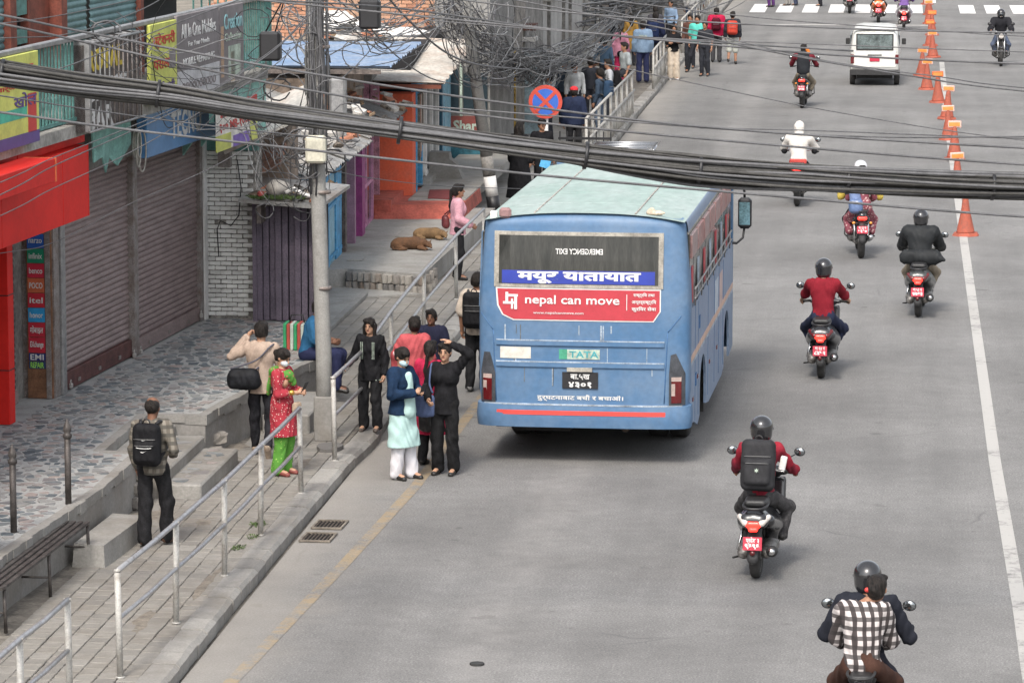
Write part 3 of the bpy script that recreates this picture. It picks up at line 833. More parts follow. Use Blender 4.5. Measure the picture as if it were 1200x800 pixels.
# upper storey: teal roller shutters between red-brown posts
bb('upper_sill', M_plaster, -.35, .02, 44, 54, 4.3, 4.42)
for y0, y1, m in ((43, 45.0, M_shut_teal), (47.3, 48.45, M_shut_teal), (48.6, 50.8, M_shut_teal)):
    o = shutter(B, y1 - y0, 4.42, 6.0, m, m, pitch=.085, loc=(-.04, y0 - 47, 0), bar=.12)
for yy in (45.1, 47.2): bb('timber_post', M_wood_red, -.2, .06, yy - .12, yy + .12, 4.42, 6.0)
bb('door_leaf', M_wood_red, -.2, -.1, 46.2, 47.1, 4.42, 6.0)
bb('doorway', M_dark, -.3, -.22, 45.2, 46.2, 4.42, 6.0)
for k in range(5): bb('louvre', M_teal_d, -.2, -.1, 45.25 + .0, 46.15, 4.8 + k * .35, 4.98 + k * .35)
bb('window_void', M_dark, -.34, -.3, 50.9, 53.9, 4.42, 6.0)
bb('timber_post', M_wood_red, -.2, .04, 50.8, 50.95, 4.42, 6.0)
bb('window_board', mat('blue_board', (.02, .1, .18), .5), .0, .05, 51.2, 52.6, 5.42, 6.2)
bb('window_board', mat('green_board', (.12, .25, .1), .5), .0, .05, 52.6, 53.9, 5.36, 6.2)
# teal painted brackets and under-balcony panels
for yy in (52.85, 53.75):
    m_ = MB(); y = yy - 47; m_.add([(0.05, y - .03, 3.15), (0.05, y - .03, 4.15), (.95, y - .03, 4.15), (.3, y - .03, 3.5), (0.05, y + .06, 3.15), (0.05, y + .06, 4.15), (.95, y + .06, 4.15), (.3, y + .06, 3.5)], [(3, 2, 1, 0), (4, 5, 6, 7), (0, 1, 5, 4), (1, 2, 6, 5), (2, 3, 7, 6), (3, 0, 4, 7)])
    m_.build('bracket', M_teal, B)
bb('teal_fascia', M_teal, .86, .93, 51.2, 54.15, 3.75, 4.17)
bb('teal_fascia', M_teal, .86, .93, 53.3, 54.15, 3.42, 3.75)
# tattered teal sheet hanging over the first shutter
m_ = MB(); P0 = [(0, .0), (.35, -.04), (.8, 0), (1.3, .02), (1.6, 0), (1.62, -.5), (1.5, -.55), (1.2, -.75), (.95, -.62), (.6, -.78), (.3, -.55), (.05, -.6)]
n = len(P0); m_.add([(.42 + .05 * math.sin(a * 5), a, 4.22 + b) for a, b in P0] + [(.44 + .05 * math.sin(a * 5), a, 4.22 + b) for a, b in P0], [tuple(range(n)), tuple(reversed(range(n, 2 * n)))] + [(i, n + i, n + (i + 1) % n, (i + 1) % n) for i in range(n)])
tag(m_.build('torn_canvas', M_teal, loc=floc(46.85, .05, 0), rot=(0, 0, FROT)), 'torn pale teal sheet hanging above the first brown shutter', 'sheet')

# ---- signboards along the balcony; local x out, y along; lettering faces +x
def ftext(s, m, parent, x, y, z, rot=math.pi / 2, **kw):
    o = lettering(s, m, parent, (x, y, z), rot, **kw); return o
def signboard(name, label, y0, y1, z0, z1, off, m, th=.05, texts=(), patches=(), group=None):
    t = fthing(name, label, 'signboard', y0, off, z0, group); w, h = y1 - y0, z1 - z0
    MB().box(0, th, 0, w, 0, h, .006).build('panel', m, t)
    for (ya, yb, za, zb, mm) in patches: MB().box(th - .01, th + .003, ya * w, yb * w, za * h, zb * h).build('printed_area', mm, t)
    for (s, yy, zz, fw, fh, mm) in texts:
        me = text_mesh(s, size=1, fit=fw * w, extrude=.003, bold=.01)
        co = np.empty(len(me.vertices) * 3, dtype=np.float32); me.vertices.foreach_get('co', co); co = co.reshape(-1, 3)
        hh = co[:, 2].max() - co[:, 2].min(); co[:, 2] *= fh * h / max(hh, 1e-4); co[:, 1] = np.clip(co[:, 1], -.003, .003); me.vertices.foreach_set('co', co.ravel())
        link('lettering', me, mm, t, (th + .006, yy * w, zz * h), math.pi / 2)
    return t
signboard('signboard', 'yellow green signboard with red Nepali lettering at the near end of the balcony', 40.6, 42.7, 4.28, 5.3, 1.05, M_yel,
          texts=[('मोबाइल सेन्टर', .5, .84, .8, .13, M_redtext), ('खोल', .75, .5, .4, .16, M_purple_p), ('रिचार्ज सेवा', .5, .66, .7, .08, M_redtext)],
          patches=[(.1, .78, .30, .42, mat('green_print', (.06, .4, .28), .6)), (.8, .95, .12, .55, M_redtext), (0, 1, 0, .13, M_purple_p)])
signboard('signboard', 'yellow signboard with red Nepali lettering between the caged sign and grey board', 47.42, 48.68, 4.3, 5.3, 1.05, M_yel,
          texts=[('स्टेशनरी', .5, .78, .85, .2, M_redtext), ('पसल', .4, .48, .6, .12, M_redtext), ('फोटोकपी', .5, .2, .8, .12, M_purple_p)], patches=[(.7, .95, .4, .62, M_greyp)])
signboard('signboard', 'grey mobile shop signboard with white lettering on the balcony front', 48.7, 50.85, 4.28, 5.34, 1.05, M_greyp,
          texts=[('All In One Mobiles', .5, .8, .82, .17, M_wtext), ('For Your Needs', .5, .63, .5, .06, M_wtext), ('MOBILE REPAIRING', .5, .42, .75, .09, M_wtext), ('9800000000', .5, .12, .8, .1, M_greyp)],
          patches=[(0, 1, 0, .32, mat('light_grey_print', (.5, .5, .52), .6))])
signboard('signboard', 'brown grey signboard with pale blue lettering and pictures at the balcony end', 50.88, 52.2, 4.28, 5.33, 1.05, M_greyp,
          texts=[('Creation', .55, .8, .75, .2, mat('aqua_lettering', (.3, .55, .58), .6)), ('Collection', .55, .6, .7, .1, M_greenp)],
          patches=[(.05, .16, .1, .75, mat('tan_print', (.45, .3, .2), .6)), (.35, .85, .08, .48, M_greenp), (.45, .6, .0, .4, mat('skin_print', (.5, .4, .3), .6))])
# caged light-box sign
t = fthing('caged_sign', 'caged dance bar sign box with yellow and white letters behind rusty bars', 'sign', 44.45, .85, 4.22)
MB().box(0, .33, 0, .06, 0, 1.06).build('side_panel', M_steel, t)
MB().box(0, .27, 0, 2.4, .0, 1.02).build('box', mat('faded_black_board', (.09, .075, .07), .6, var=.3, scale=5), t)
for s, zz, m, fw in (('ROYAL', .82, mat('yellow_lettering', (.65, .5, .05), .6), 1.5), ('DANCE', .46, M_wtext, 1.65), ('BAR', .13, M_wtext, 1.05)):
    link('lettering', text_mesh(s, size=.34, fit=fw, extrude=.004, bold=.012), m, t, (.277, .12 + fw / 2, zz), math.pi / 2)
for i in range(12): MB().tube([(.32, .08 + i * .2, 0), (.32, .08 + i * .2, 1.04)], .011, 6).build('cage_bar', M_post if i > 4 else M_steel, t)
for z in (0.0, 1.04): MB().tube([(.32, 0, z), (.32, 2.42, z)], .016, 6).build('cage_bar', M_steel, t)
for i in range(12): MB().tube([(0, .08 + i * .2, 1.03 + rnd.uniform(0, .06)), (.32, .1 + i * .2 + rnd.uniform(-.1, .1), 1.05)], .012, 5).build('cage_bar', M_steel, t)
# blue shop sign
t = fthing('blue_signboard', 'blue box signboard with tall white lettering over the brown shutters', 'signboard', 48.86, .5, 3.49)
MB().box(0, .14, 0, 3.68, 0, .62, .01).build('panel', M_blue_sign, t)
me = text_mesh('TECNO', size=.4, extrude=.004, bold=.012, spacing=1.15, fit=1.55)
co = np.empty(len(me.vertices) * 3, dtype=np.float32); me.vertices.foreach_get('co', co); co = co.reshape(-1, 3); co[:, 2] *= .36 / (co[:, 2].max() - co[:, 2].min()); me.vertices.foreach_set('co', co.ravel())
link('lettering', me, M_wtext, t, (.148, 1.95, .32), math.pi / 2)
for yy in (.3, 3.3): MB().tube([(-.45, yy, .35), (0, yy, .35)], .02, 6).build('bracket', M_steel, t)
# hanging banner
t = signboard('banner', 'red white and yellow vinyl banner hanging under the balcony end', 51.1, 53.4, 3.36, 3.98, .97, mat('banner_white', (.75, .72, .66), .6), th=.012,
          texts=[('१०० MB-१०००', .45, .5, .75, .22, M_redtext), ('धमाका', .6, .86, .45, .15, M_wtext)], patches=[(.1, 1, .72, 1, M_redtext), (0, .35, 0, .35, M_yel), (.4, .8, 0, .25, mat('violet_print', (.2, .12, .45), .6)), (.82, 1, .0, .7, M_yel)])

# ---- red shop front with fascia, column and brand pillar
R_ = fthing('red_shopfront', 'red panelled shop fascia on a square red column at the left', 'shopfront', 44.9, 0, 0)
seams = [36.0, 38.2, 40.0, 41.55, 43.9, 44.95]
for a, b_ in zip(seams[:-1], seams[1:]): MB().box(.8, 1.0, a - 44.9 + .008, b_ - 44.9 - .008, 3.18, 4.03, .004).build('fascia_panel', M_red, R_)
MB().box(0, .8, -9, .03, 3.2, 4.0).build('soffit', M_red, R_)
for a, b_ in ((36, 40), (40, 42.6), (42.62, 45.3)): MB().box(.3, .86, a - 44.9 + .005, b_ - 44.9 - .005, 4.032, 4.3, .004).build('upper_panel', M_red, R_)
MB().box(.8, 1.0, .055, .07, 3.18, 4.03).build('end_cap', M_red, R_)
MB().box(-.1, .3, -9, .4, 4.0, 4.26).build('top_ledge', M_red_top, R_)
MB().box(-.12, .12, -.42, -.2, .7, 3.2, .004).build('column', M_red, R_)
for z in (1.35, 2.25): MB().box(-.125, .125, -.425, -.195, z, z + .012).build('column_joint', M_blackp, R_)
MB().box(1.0, 1.38, -5.5, -2.55, 3.85, 4.12, .01).build('side_box', M_red, R_)
MB().box(1.0, 1.385, -2.55, -2.5, 3.85, 4.12, .004).build('side_box_end', M_orange_box, R_)
# pillar of brand boards, facing the camera
t = fthing('brand_pillar', 'narrow pillar of small coloured phone brand boards beside the shutter', 'sign pillar', 46.5, -.28, .7)
MB().box(0, .32, 0, .05, 0, 2.7).build('backing', mat('brown_board', (.19, .09, .045), .6, var=.25, scale=6), t)
brands = [('oneplus', (.45, .02, .03)), ('vivo', (.02, .08, .35)), ('realme', (.55, .33, .04)), ('narzo', (.02, .1, .4)), ('infinix', (.01, .22, .12)), ('benco', (.5, .02, .05)), ('POCO', (.5, .12, .05)), ('itel', (.5, .02, .04)), ('honor', (.03, .3, .6)), ('मोबाइल', (.45, .02, .04)), ('EXchange', (.45, .02, .04)), ('EMI', (.02, .03, .15)), ('REPAIR', (.03, .05, .12))]
z = 2.62
for s, c in brands:
    h = .185 if s not in ('EMI', 'REPAIR') else .1
    if s == 'EXchange': h = .2
    bd = MB().box(.02, .235, -.012, 0, z - h + .004, z - .004).build('brand_board', mat('board_' + s, c, .45, var=.06), t)
    tm = mat('lime_lettering', (.35, .75, .1), .6) if s == 'REPAIR' else (mat('gold_lettering', (.75, .6, .2), .6) if s == 'realme' else M_wtext)
    me = text_mesh(s, size=.1, fit=.17, extrude=.002, bold=.001)
    link('lettering', me, tm, bd, (.128, -.016, z - h / 2))
    z -= h
MB().box(.245, .31, -.015, 0, 0, 2.7).build('edge_trim', M_post, t)

# ---- white painted brick wall at the end of the terrace (faces the camera)
M_wbrick = node_mat('white_brick', stone_nodes([(.62, .62, .6), (.8, .8, .77), (.72, .72, .7)], 'obj', 7, dirt=(.25, .23, .2), dirtamt=.3))
M_wmort = mat('dark_mortar', (.3, .285, .26), .95, var=.4, scale=8, bump=.4)
W = thing('brick_wall', 'narrow white painted brick wall with chipped joints between shutter and doors', 'wall', (-9.88, 54.0, .69), rad(-1.5))
MB().box(0, .76, .02, .5, 0, 2.6).build('backing', M_wmort, W)
bm_ = []
for k in range(4):
    m_ = MB().box(0, .152, -.0, .06, 0, .052, .006)
    m_.v = [(v[0] + rnd.uniform(-.003, .003), v[1] + rnd.uniform(-.005, .003), v[2] + rnd.uniform(-.003, .003)) for v in m_.v]
    me = m_.mesh('brick'); me.materials.append(M_wbrick); bm_.append(me)
nb = 0
for r in range(36):
    for c in range(6):
        x = c * .162 - (.08 if r % 2 else 0)
        if x < 0 or x + .152 > .76: 
            if x < 0: x = 0.0
            else: continue
        if rnd.random() < .03 and r > 4: continue
        o = link('brick', bm_[rnd.randrange(4)], parent=W, loc=(x + rnd.uniform(-.004, .004), rnd.uniform(-.012, .004), .05 + r * .066)); o.scale = (.48 if (r % 2 and c == 0) else 1, 1, 1)
MB().box(.0, .8, -.03, .1, 2.43, 2.62).build('teal_band', M_teal_d, W)
MB().box(.25, .42, -.16, 0, 2.2, 2.42).build('wall_box', M_post, W)
m_ = MB(); m_.tube([(.5, -.02, 2.3), (.56, -.05, 1.9), (.52, -.04, 1.5), (.4, -.03, 1.35), (.25, -.03, 1.42), (.2, -.03, 1.3), (.22, -.03, .9)], .008, 5); m_.build('loose_wire', M_blackp, W)

# ---- shack with purple folding doors
M_purple = mat('purple_door_paint', (.135, .11, .145), .65, var=.25, scale=5, col2=(.085, .072, .095), mix=.6, bump=.1)
M_purple_pl = mat('old_timber', (.12, .1, .09), .85, var=.3, scale=8, bump=.3)
M_bluep = mat('blue_door_paint', (.06, .28, .5), .6, var=.2, scale=4)
M_blued = mat('dark_blue_paint', (.02, .09, .15), .6, var=.2, scale=4)
M_lblue = mat('pale_blue_sheet', (.2, .38, .48), .6, var=.15, scale=4)
M_tin = mat('weathered_tin', (.38, .38, .37), .5, .45, var=.25, scale=2.5, col2=(.22, .17, .13), mix=.68, bump=.15)
M_tin_w = mat('white_tin', (.5, .475, .43), .6, .1, var=.2, scale=1.5, col2=(.3, .19, .13), mix=.72)
M_tin_b = mat('blue_tin', (.17, .25, .38), .55, .15, var=.15, scale=2, col2=(.3, .34, .4), mix=.6)
S = thing('shack', 'low shack with purple folding plank doors between white brick and blue boards', 'shack', (-9.1, 53.75, .69), rad(-2))
MB().box(0, .9, .15, .9, 0, 1.7).build('inner_wall', M_dark, S)
for k in range(9):
    w = .085; x = .02 + k * .092; d = [0, .03, .06, .0, .03, .09, .02, .05, .12][k]
    pl = MB().box(x, x + w, d, d + .03, .02, 1.66, .004).build('plank', M_purple, S)
    if k % 2 == 0:
        for zz in (.35, .85, 1.3): MB().box(x + .015, x + w - .015, d - .012, d, zz - .1, zz + .12, .003).build('panel_moulding', M_purple, pl)
MB().box(-.03, .9, -.02, .06, 1.66, 1.76).build('door_head', M_purple_pl, S)
MB().box(-.03, .03, -.03, .06, 0, 1.7).build('door_post', M_purple, S)
MB().box(.86, .92, -.03, .2, 0, 1.7).build('door_post', M_bluep, S)
mb = MB(); mb.slab([(-.15, -.4, 1.80), (1.02, -.4, 1.72), (1.15, 1.3, 1.85), (-.15, 1.3, 1.95)], .05); mb.build('roof', M_tin, S)
MB().box(.1, .16, -.35, .0, 1.45, 1.75).build('roof_strut', M_purple_pl, S)
# brown back wall rising behind that roof, blue planked side and following stalls
B2 = thing('mud_plastered_house', 'old mud plastered house rising behind the junk covered shack roof', 'house', (-9.6, 55.2, 0))
M_mud = mat('mud_plaster', (.24, .185, .145), .95, var=.25, scale=2.2, bump=.4, bscale=14)
MB().box(-3, .75, 0, 1.0, 0, 3.35).build('wall', M_mud, B2)
mb = MB(); mb.add([(-3, -.02, 2.0), (.7, -.02, 2.0), (.95, -.3, 2.35), (-3, .02, 2.6)], [(0, 1, 2, 3)]); 
MB().slab([(-.3, -.6, 2.42), (.75, -.75, 2.9), (.75, -.2, 3.15), (-.3, -.1, 2.7)], .05).build('lean_to_slab', mat('red_mud', (.27, .15, .11), .95, var=.25, scale=4, bump=.3), B2)
MB().slab([(.05, -1.4, 3.12), (1.15, -1.2, 3.62), (1.0, 1.0, 3.95), (-.1, 1.0, 3.5)], .05).build('white_roof_sheet', M_tin_w, B2)
# row of stalls set along the street: a blue plank front, a dark gap, a magenta framed door
ST = thing('street_stalls', 'row of low stalls with blue planks and magenta framed grille door', 'stalls', (-8.95, 56.3, .2), rad(2.2))
def st(name, m, x0, x1, y0, y1, z0, z1, bev=0, parent=ST): return MB().box(x0, x1, y0, y1, z0, z1, bev).build(name, m, parent)
MB().box(-2.5, -.25, 0, 15.6, 0, 2.1).build('inner_wall', M_plaster_d, ST)
for k in range(8): st('plank', M_bluep if k % 3 else M_lblue, -.2 + .02 * (k % 2), -.12 + .02 * (k % 2), .2 + k * .95, 1.08 + k * .95, .02, 2.05, .005)
for zz in (.35, 1.2, 1.75): st('batten', M_bluep, -.11, -.08, .3, 7.6, zz, zz + .06)
st('stall_post', M_purple_pl, -.25, -.05, 7.85, 8.1, 0, 2.1)
st('stall_recess', M_blued, -.24, -.2, 8.1, 10.2, 0, 2.1)
st('stall_post', mat('mauve_paint', (.28, .17, .24), .6), -.2, -.02, 9.1, 9.3, 0, 2.05)
mg = mat('magenta_paint', (.24, .035, .16), .55, var=.15)
pk = mat('pink_frame', (.45, .2, .32), .6, var=.15)
st('magenta_post', mg, -.2, .0, 10.2, 10.7, .2, 2.1)
dr = st('grille_door', M_glassd, -.16, -.12, 10.8, 13.0, .3, 1.75)
for y in (10.75, 11.8, 12.95): MB().box(-.13, -.08, y, y + .1, .25, 1.85).build('door_frame', pk, dr)
for z in (.22, .95, 1.8): MB().box(-.13, -.08, 10.75, 13.0, z, z + .07).build('door_frame', pk, dr)
MB().box(-.12, -.1, 11.2, 11.6, 1.0, 1.3).build('green_paper', mat('green_paper', (.1, .3, .1), .7), dr)
for k in range(6): st('bar', M_blackp, -.2, -.16, 13.15 + k * .35, 13.2 + k * .35, .25, 1.9)
st('dark_gap', M_dark, -.26, -.22, 13, 15.4, .2, 2.1)
# corrugated roof over the stalls
def corrugated(x0, x1, y0, y1, fz, pitch=.1, amp=.018, along='x', th=.01, seed=0):
    """sheet whose ridges run along x; fz(x,y) gives its height"""
    rr = random.Random(seed); n = int(abs(y1 - y0) / pitch * 4); mb = MB(); vs = []
    xs = [x0, (x0 + x1) / 2, x1]
    for i in range(n + 1):
        y = y0 + (y1 - y0) * i / n; c = amp * math.cos(i * math.pi / 2)
        j = .02 * math.sin(i * .37 + seed)
        for x in xs: vs.append((x + (j if x == x1 else 0), y, fz(x, y) + c))
    fs = [(i * 3 + a, i * 3 + a + 1, i * 3 + a + 4, i * 3 + a + 3) for i in range(n) for a in (0, 1)]
    mb.add(vs, fs, True)
    k = len(vs); mb.add([(x, y, z - th) for x, y, z in vs], [tuple(reversed(f)) for f in fs], True)
    return mb
for i, (ya, yb) in enumerate(((.6, 4.4), (4.3, 8.2), (8.1, 12.0), (11.9, 15.6))):
    corrugated(-1.7, .32 + .05 * (i % 2), ya, yb, lambda x, y, i=i: 2.2 - (x - .3) * .34 + .02 * i - y * .01, seed=i).build('roof_sheet', M_tin, ST)
M_junk = mat('junk_grey', (.2, .17, .14), .9, var=.4, scale=12, bump=.3)
JC = [M_junk, mat('junk_brick', (.35, .15, .09), .9, var=.2), mat('junk_pale', (.45, .43, .4), .85, var=.2), mat('junk_dark', (.05, .045, .04), .9), mat('junk_wood', (.2, .14, .09), .9, var=.2)]
def junk(label, area, z, n, seed, smin=.04, smax=.16, name='rooftop_debris'):
    rr = random.Random(seed); x0, x1, y0, y1 = area; mb = MB()
    for i in range(n):
        x, y = rr.uniform(x0, x1), rr.uniform(y0, y1); s = rr.uniform(smin, smax)
        R = Matrix.Translation((x, y, z(x, y) if callable(z) else z)) @ Euler((rr.uniform(-.5, .5), rr.uniform(-.5, .5), rr.uniform(0, 6))).to_matrix().to_4x4()
        mb.m = rr.randrange(5); mb.box(-s * rr.uniform(.4, 1.2), s * rr.uniform(.4, 1.2), -s * .5, s * .5, -s * .2, s * rr.uniform(.1, .4), M=R)
    return tag(mb.build(name, JC), label, 'debris', kind='stuff')
junk('old bricks, sticks and tins thrown on the tin roof of the stalls', (-10.3, -8.9, 57, 70), lambda x, y: 2.47 - (x + 8.7) * .34, 130, 3)
junk('rubbish heaped on the shack roof above the purple doors', (-9.25, -8.1, 53.4, 55.6), lambda x, y: 2.5, 140, 4, .03, .12)
# bulky things on the shack roof
tag(blob('stuffed_sack', mat('sack_grey', (.4, .37, .33), .9, var=.15, scale=8), [ell((0, 0, 0), (.15, .2, .13)), ell((.1, .05, .02), (.08, .1, .08))], .02, loc=(-8.75, 53.55, 2.62), fold=.005), 'round pale stuffed sack on the shack roof over the purple doors', 'sack')
tag(MB().tube([(0, 0, 0), (.12, .05, .05), (.28, .0, -.03), (.42, .05, -.06)], [.03, .035, .035, .02], 8).build('old_pipe', M_white, loc=(-8.6, 53.4, 2.58)), 'short bent white pipe lying beside the sack on the shack roof', 'pipe')
tag(blob('red_ball', mat('dusty_red', (.4, .08, .07), .7), [ell((0, 0, 0), (.05, .05, .05))], .01, loc=(-8.95, 53.38, 2.56)), 'small dusty red ball beside the pale sack on the shack roof', 'ball')
gr = weed(-8.7, 53.32, 2.5, .2, 380, 9, 'fringe of grass growing along the shack roof edge'); gr.scale = (2.0, .35, 1.3)

# ---- orange painted wall and plinth
M_org = mat('orange_wall_paint', (.66, .115, .05), .8, var=.14, scale=2.5, col2=(.52, .13, .08), mix=.62, bump=.3, bscale=14)
M_org_d = mat('orange_plinth_paint', (.36, .085, .06), .85, var=.2, scale=3, bump=.5, bscale=10)
OW = thing('orange_house', 'bright orange painted house wall with a dull red plinth and tin eave', 'house', (-9.52, 71.2, .44))
MB().box(-2.5, .47, 0, .5, 0, 2.15).build('wall', M_org, OW)
mb = MB(); mb.prism([(.0, -2.0), (1.0, -1.9), (1.62, -1.8), (1.62, 1.5), (0, 1.5)], 0, .24, top=[(.02, -1.65), (1.0, -1.55), (1.58, -1.45), (1.58, 1.5), (.02, 1.5)]); mb.build('plinth', M_org_d, OW)
MB().box(-1, .3, -1.8, 0, 0, .34).build('plinth_rise', M_org_d, OW)
MB().prism([(.5, -.9), (1.56, -.8), (1.6, 11), (.4, 11)], .1, .262).build('landing', M_conc, OW)
corrugated(-.55, 1.15, -.75, 5.0, lambda x, y: 2.42 + (y + .75) * .075 - (x - .5) * .03, pitch=.14, amp=.012).build('tin_eave', M_tin_w, OW)
MB().box(-.5, 1.1, -.72, -.66, 2.30, 2.38).build('eave_board', mat('rust_board', (.16, .05, .03), .8), OW)
mt = MB().prism([(.85, -.75), (1.5, -.9), (1.3, .9), (.7, .75)], 0, .012).build('door_mat', mat('maroon_mat', (.16, .03, .03), .95, var=.15), loc=(-9.52, 71.2, .706))
tag(mt, 'flat maroon doormat on the grey landing outside the glazed door', 'doormat')
# glazed shopfront in blue frame just past the orange wall, receding along the street
GS = thing('glazed_shop', 'small shop with blue posts and white framed glass door past orange wall', 'shop', (-9.05, 71.9, .7), rad(1.5))
MB().box(-2, -.12, 0, 8, -.4, 2.6).build('inner_wall', M_dark, GS)
def gs(name, m, x0, x1, y0, y1, z0, z1, parent=GS): return MB().box(x0, x1, y0, y1, z0, z1, .004).build(name, m, parent)
gs('post', M_bluep, -.1, .0, -.05, .1, -.25, 2.15); gs('post', M_bluep, -.1, .0, 1.0, 1.12, 0, 2.15)
gs('beam', M_bluep, -.1, .02, -.05, 5.2, 1.95, 2.05)
gs('post', M_blued, -.1, .02, 4.9, 5.1, 0, 2.1)
dd = gs('glass_door', M_glassd, -.07, -.04, 1.7, 4.2, .2, 1.9)
for y in (1.62, 2.9, 4.15): MB().box(-.06, .02, y, y + .14, .12, 1.98).build('door_frame', M_white, dd)
for z in (.1, .75, 1.9): MB().box(-.06, .0, 1.62, 4.25, z, z + .09).build('door_frame', M_white, dd)
gs('threshold', M_conc, -.1, .14, 1.2, 5.0, -.05, .12)
for k in range(7): gs('sheet_strip', M_lblue, -.1 + .015 * (k % 2), -.02 + .015 * (k % 2), 5.4 + k * .42, 5.8 + k * .42, 0, 2.0)
for k in range(5): gs('hanging_goods', JC[k], -.03, .04, .2 + k * .14, .3 + k * .14, .5 + .1 * k, 1.8)

# ---- grey building facing the camera with a dark red fascia; teal poster below
G2 = thing('grey_house', 'grey rendered house with a dark red sign band beside the leaning pole', 'house', (-9.4, 79.3, 0))
MB().box(-.2, .95, 0, 5, 0, 7.5).build('wall', mat('grey_render', (.2, .195, .185), .9, var=.2, scale=1.5, bump=.2), G2)
sg = MB().box(.1, .78, -.06, 0, 1.1, 1.5).build('sign_band', mat('maroon_sign', (.2, .05, .04), .6), G2)
link('lettering', text_mesh('Shar', size=.3, fit=.5, extrude=.003, bold=.01), M_greenp, sg, (.44, -.065, 1.3))
MB().box(.12, .8, -.04, 0, .42, .95).build('poster', mat('teal_poster', (.03, .13, .17), .6, var=.3, scale=12), G2)
MB().box(.1, .3, -.05, 0, 1.6, 2.5).build('window', M_glassd, G2); MB().box(.4, .9, -.05, 0, 1.65, 2.4).build('window', M_glassd, G2)
MB().box(.33, .38, -.08, 0, 1.5, 2.6).build('window_frame', M_greenp, G2)
LW = thing('broken_wall', 'low broken cement wall on the landing past the glazed shop', 'wall', (-9.0, 74.2, .7))
mb = MB(); mb.add([(-.1, 0, 0), (.55, 0, 0), (.42, 0, .3), (.3, 0, .38), (.28, 0, .5), (-.1, 0, .52), (-.1, .4, 0), (.55, .4, 0), (.42, .4, .3), (.3, .4, .38), (.28, .4, .5), (-.1, .4, .52)], [(5, 4, 3, 2, 1, 0), (6, 7, 8, 9, 10, 11)] + [(i, (i + 1) % 6, 6 + (i + 1) % 6, 6 + i) for i in range(6)]); mb.build('wall', M_conc_dark, LW)

# ---- raw brick house rising behind the roofs
M_brick = node_mat('raw_brick', stone_nodes([(.42, .2, .12), (.5, .27, .17), (.36, .17, .11), (.52, .33, .23)], 'isl', 6, dirt=(.3, .26, .22), dirtamt=.3))
BH = thing('brick_house', 'tall unplastered orange brick house behind the blue and white tin roofs', 'house', (-14.5, 80, 0))
MB().box(0, 4.88, .03, 8, 0, 8).build('wall', mat('brick_mortar', (.33, .27, .22), .95, var=.25, scale=6, bump=.3), BH)
mb = MB(); 
for r in range(74):
    for c in range(24):
        x = .0 + c * .235 - (.11 if r % 2 else 0); z = 2.3 + r * .078
        if x < 0 or x > 4.65: continue
        if rnd.random() < .02: continue
        j = rnd.uniform(-.012, .012); mb.box(x + .005, x + .222, -.0 + j, .05, z, z + .064)
tag(mb.build('brick_courses', M_brick, BH), kind='stuff')
MB().box(3.0, 3.25, -.06, .04, 2.2, 8).build('corner_pier', mat('brick_pier', (.4, .25, .17), .9, var=.25, scale=8, bump=.4), BH)
MB().box(1.2, 3.0, -.12, 0, 5.0, 5.12).build('ledge', M_conc, BH)
# blue tin roof and white tin roof on the low houses in front of it
LH = thing('tin_roofed_house', 'low house whose blue corrugated tin roof shows behind the utility pole', 'house', (-11.6, 66.5, 0))
MB().box(0, 1.75, .2, 4.5, 0, 3.2).build('wall', M_mud, LH)
corrugated(-.2, 2.75, 0, 4.6, lambda x, y: 3.42 + y * .03, pitch=.16, amp=.02).build('blue_roof', M_tin_b, LH)
MB().box(.1, 2.6, -.05, .0, 3.3, 3.38).build('eave_board', M_purple_pl, LH)
WH = thing('pink_walled_house', 'pinkish plank walled house under the blue roof, left of orange wall', 'house', (-10.2, 70.3, 0))
M_pink = mat('pink_plank', (.42, .2, .26), .85, var=.3, scale=5)
MB().box(-2, .5, .1, .8, 0, 3.0).build('wall', M_plaster_d, WH)
for k in range(7): MB().box(-.6 + k * .18, -.44 + k * .18, .04, .1, .4, 2.85).build('plank', M_pink, WH)
junk('white rubble and whitewashed bricks piled on the low roofs by the brick house', (-12.6, -9.7, 74, 79), lambda x, y: 3.0 + .4 * math.sin(x) ** 2, 220, 6, .08, .3)
tag(blob('lime_heap', mat('lime_white', (.7, .68, .65), .9, var=.1, scale=5, bump=.3), [ell((0, 0, 0), (.9, 1.2, .5)), ell((.9, .5, -.1), (.8, 1.2, .4)), ell((-.5, .3, .35), (.4, .6, .35))], .09, loc=(-11.0, 77.5, 3.1), fold=.04, seed=2), 'heap of white lime rubble between tin roofs and the brick house', 'heap')
# ---- far facades along the street
M_lightwall = mat('pale_wall', (.42, .41, .39), .9, var=.15, scale=1.2, bump=.2)
M_lightwall2 = mat('buff_wall', (.36, .33, .29), .9, var=.2, scale=1.5, bump=.2)
def house_far(label, x, y, w, d, h, m, feats, rot=0.0):
    t = thing('row_house', label, 'house', (x, y, .1), rot)
    MB().box(-w, 0, 0, d, 0, h).build('wall', m, t)
    for f_ in feats:
        nm, mm, x0, x1, y0, y1, z0, z1 = f_[:8]
        o = MB().box(x0, x1, y0, y1, z0, z1, .005).build(nm, mm, t)
        if nm == 'window':
            fr = MB()
            if x0 < 0 and y1 <= .05: fr.box(x0 - .04, x1 + .04, y0 - .02, y0, z0 - .05, z0); fr.box(x0 - .04, x1 + .04, y0 - .02, y0, z1, z1 + .05); fr.box((x0 + x1) / 2 - .02, (x0 + x1) / 2 + .02, y0 - .02, y0, z0, z1)
            else: fr.box(x1, x1 + .03, y0 - .05, y1 + .05, z0 - .06, z0); fr.box(x1, x1 + .03, y0 - .05, y1 + .05, z1, z1 + .06); fr.box(x1, x1 + .03, (y0 + y1) / 2 - .03, (y0 + y1) / 2 + .03, z0, z1)
            fr.build('window_frame', M_white, o)
    return t
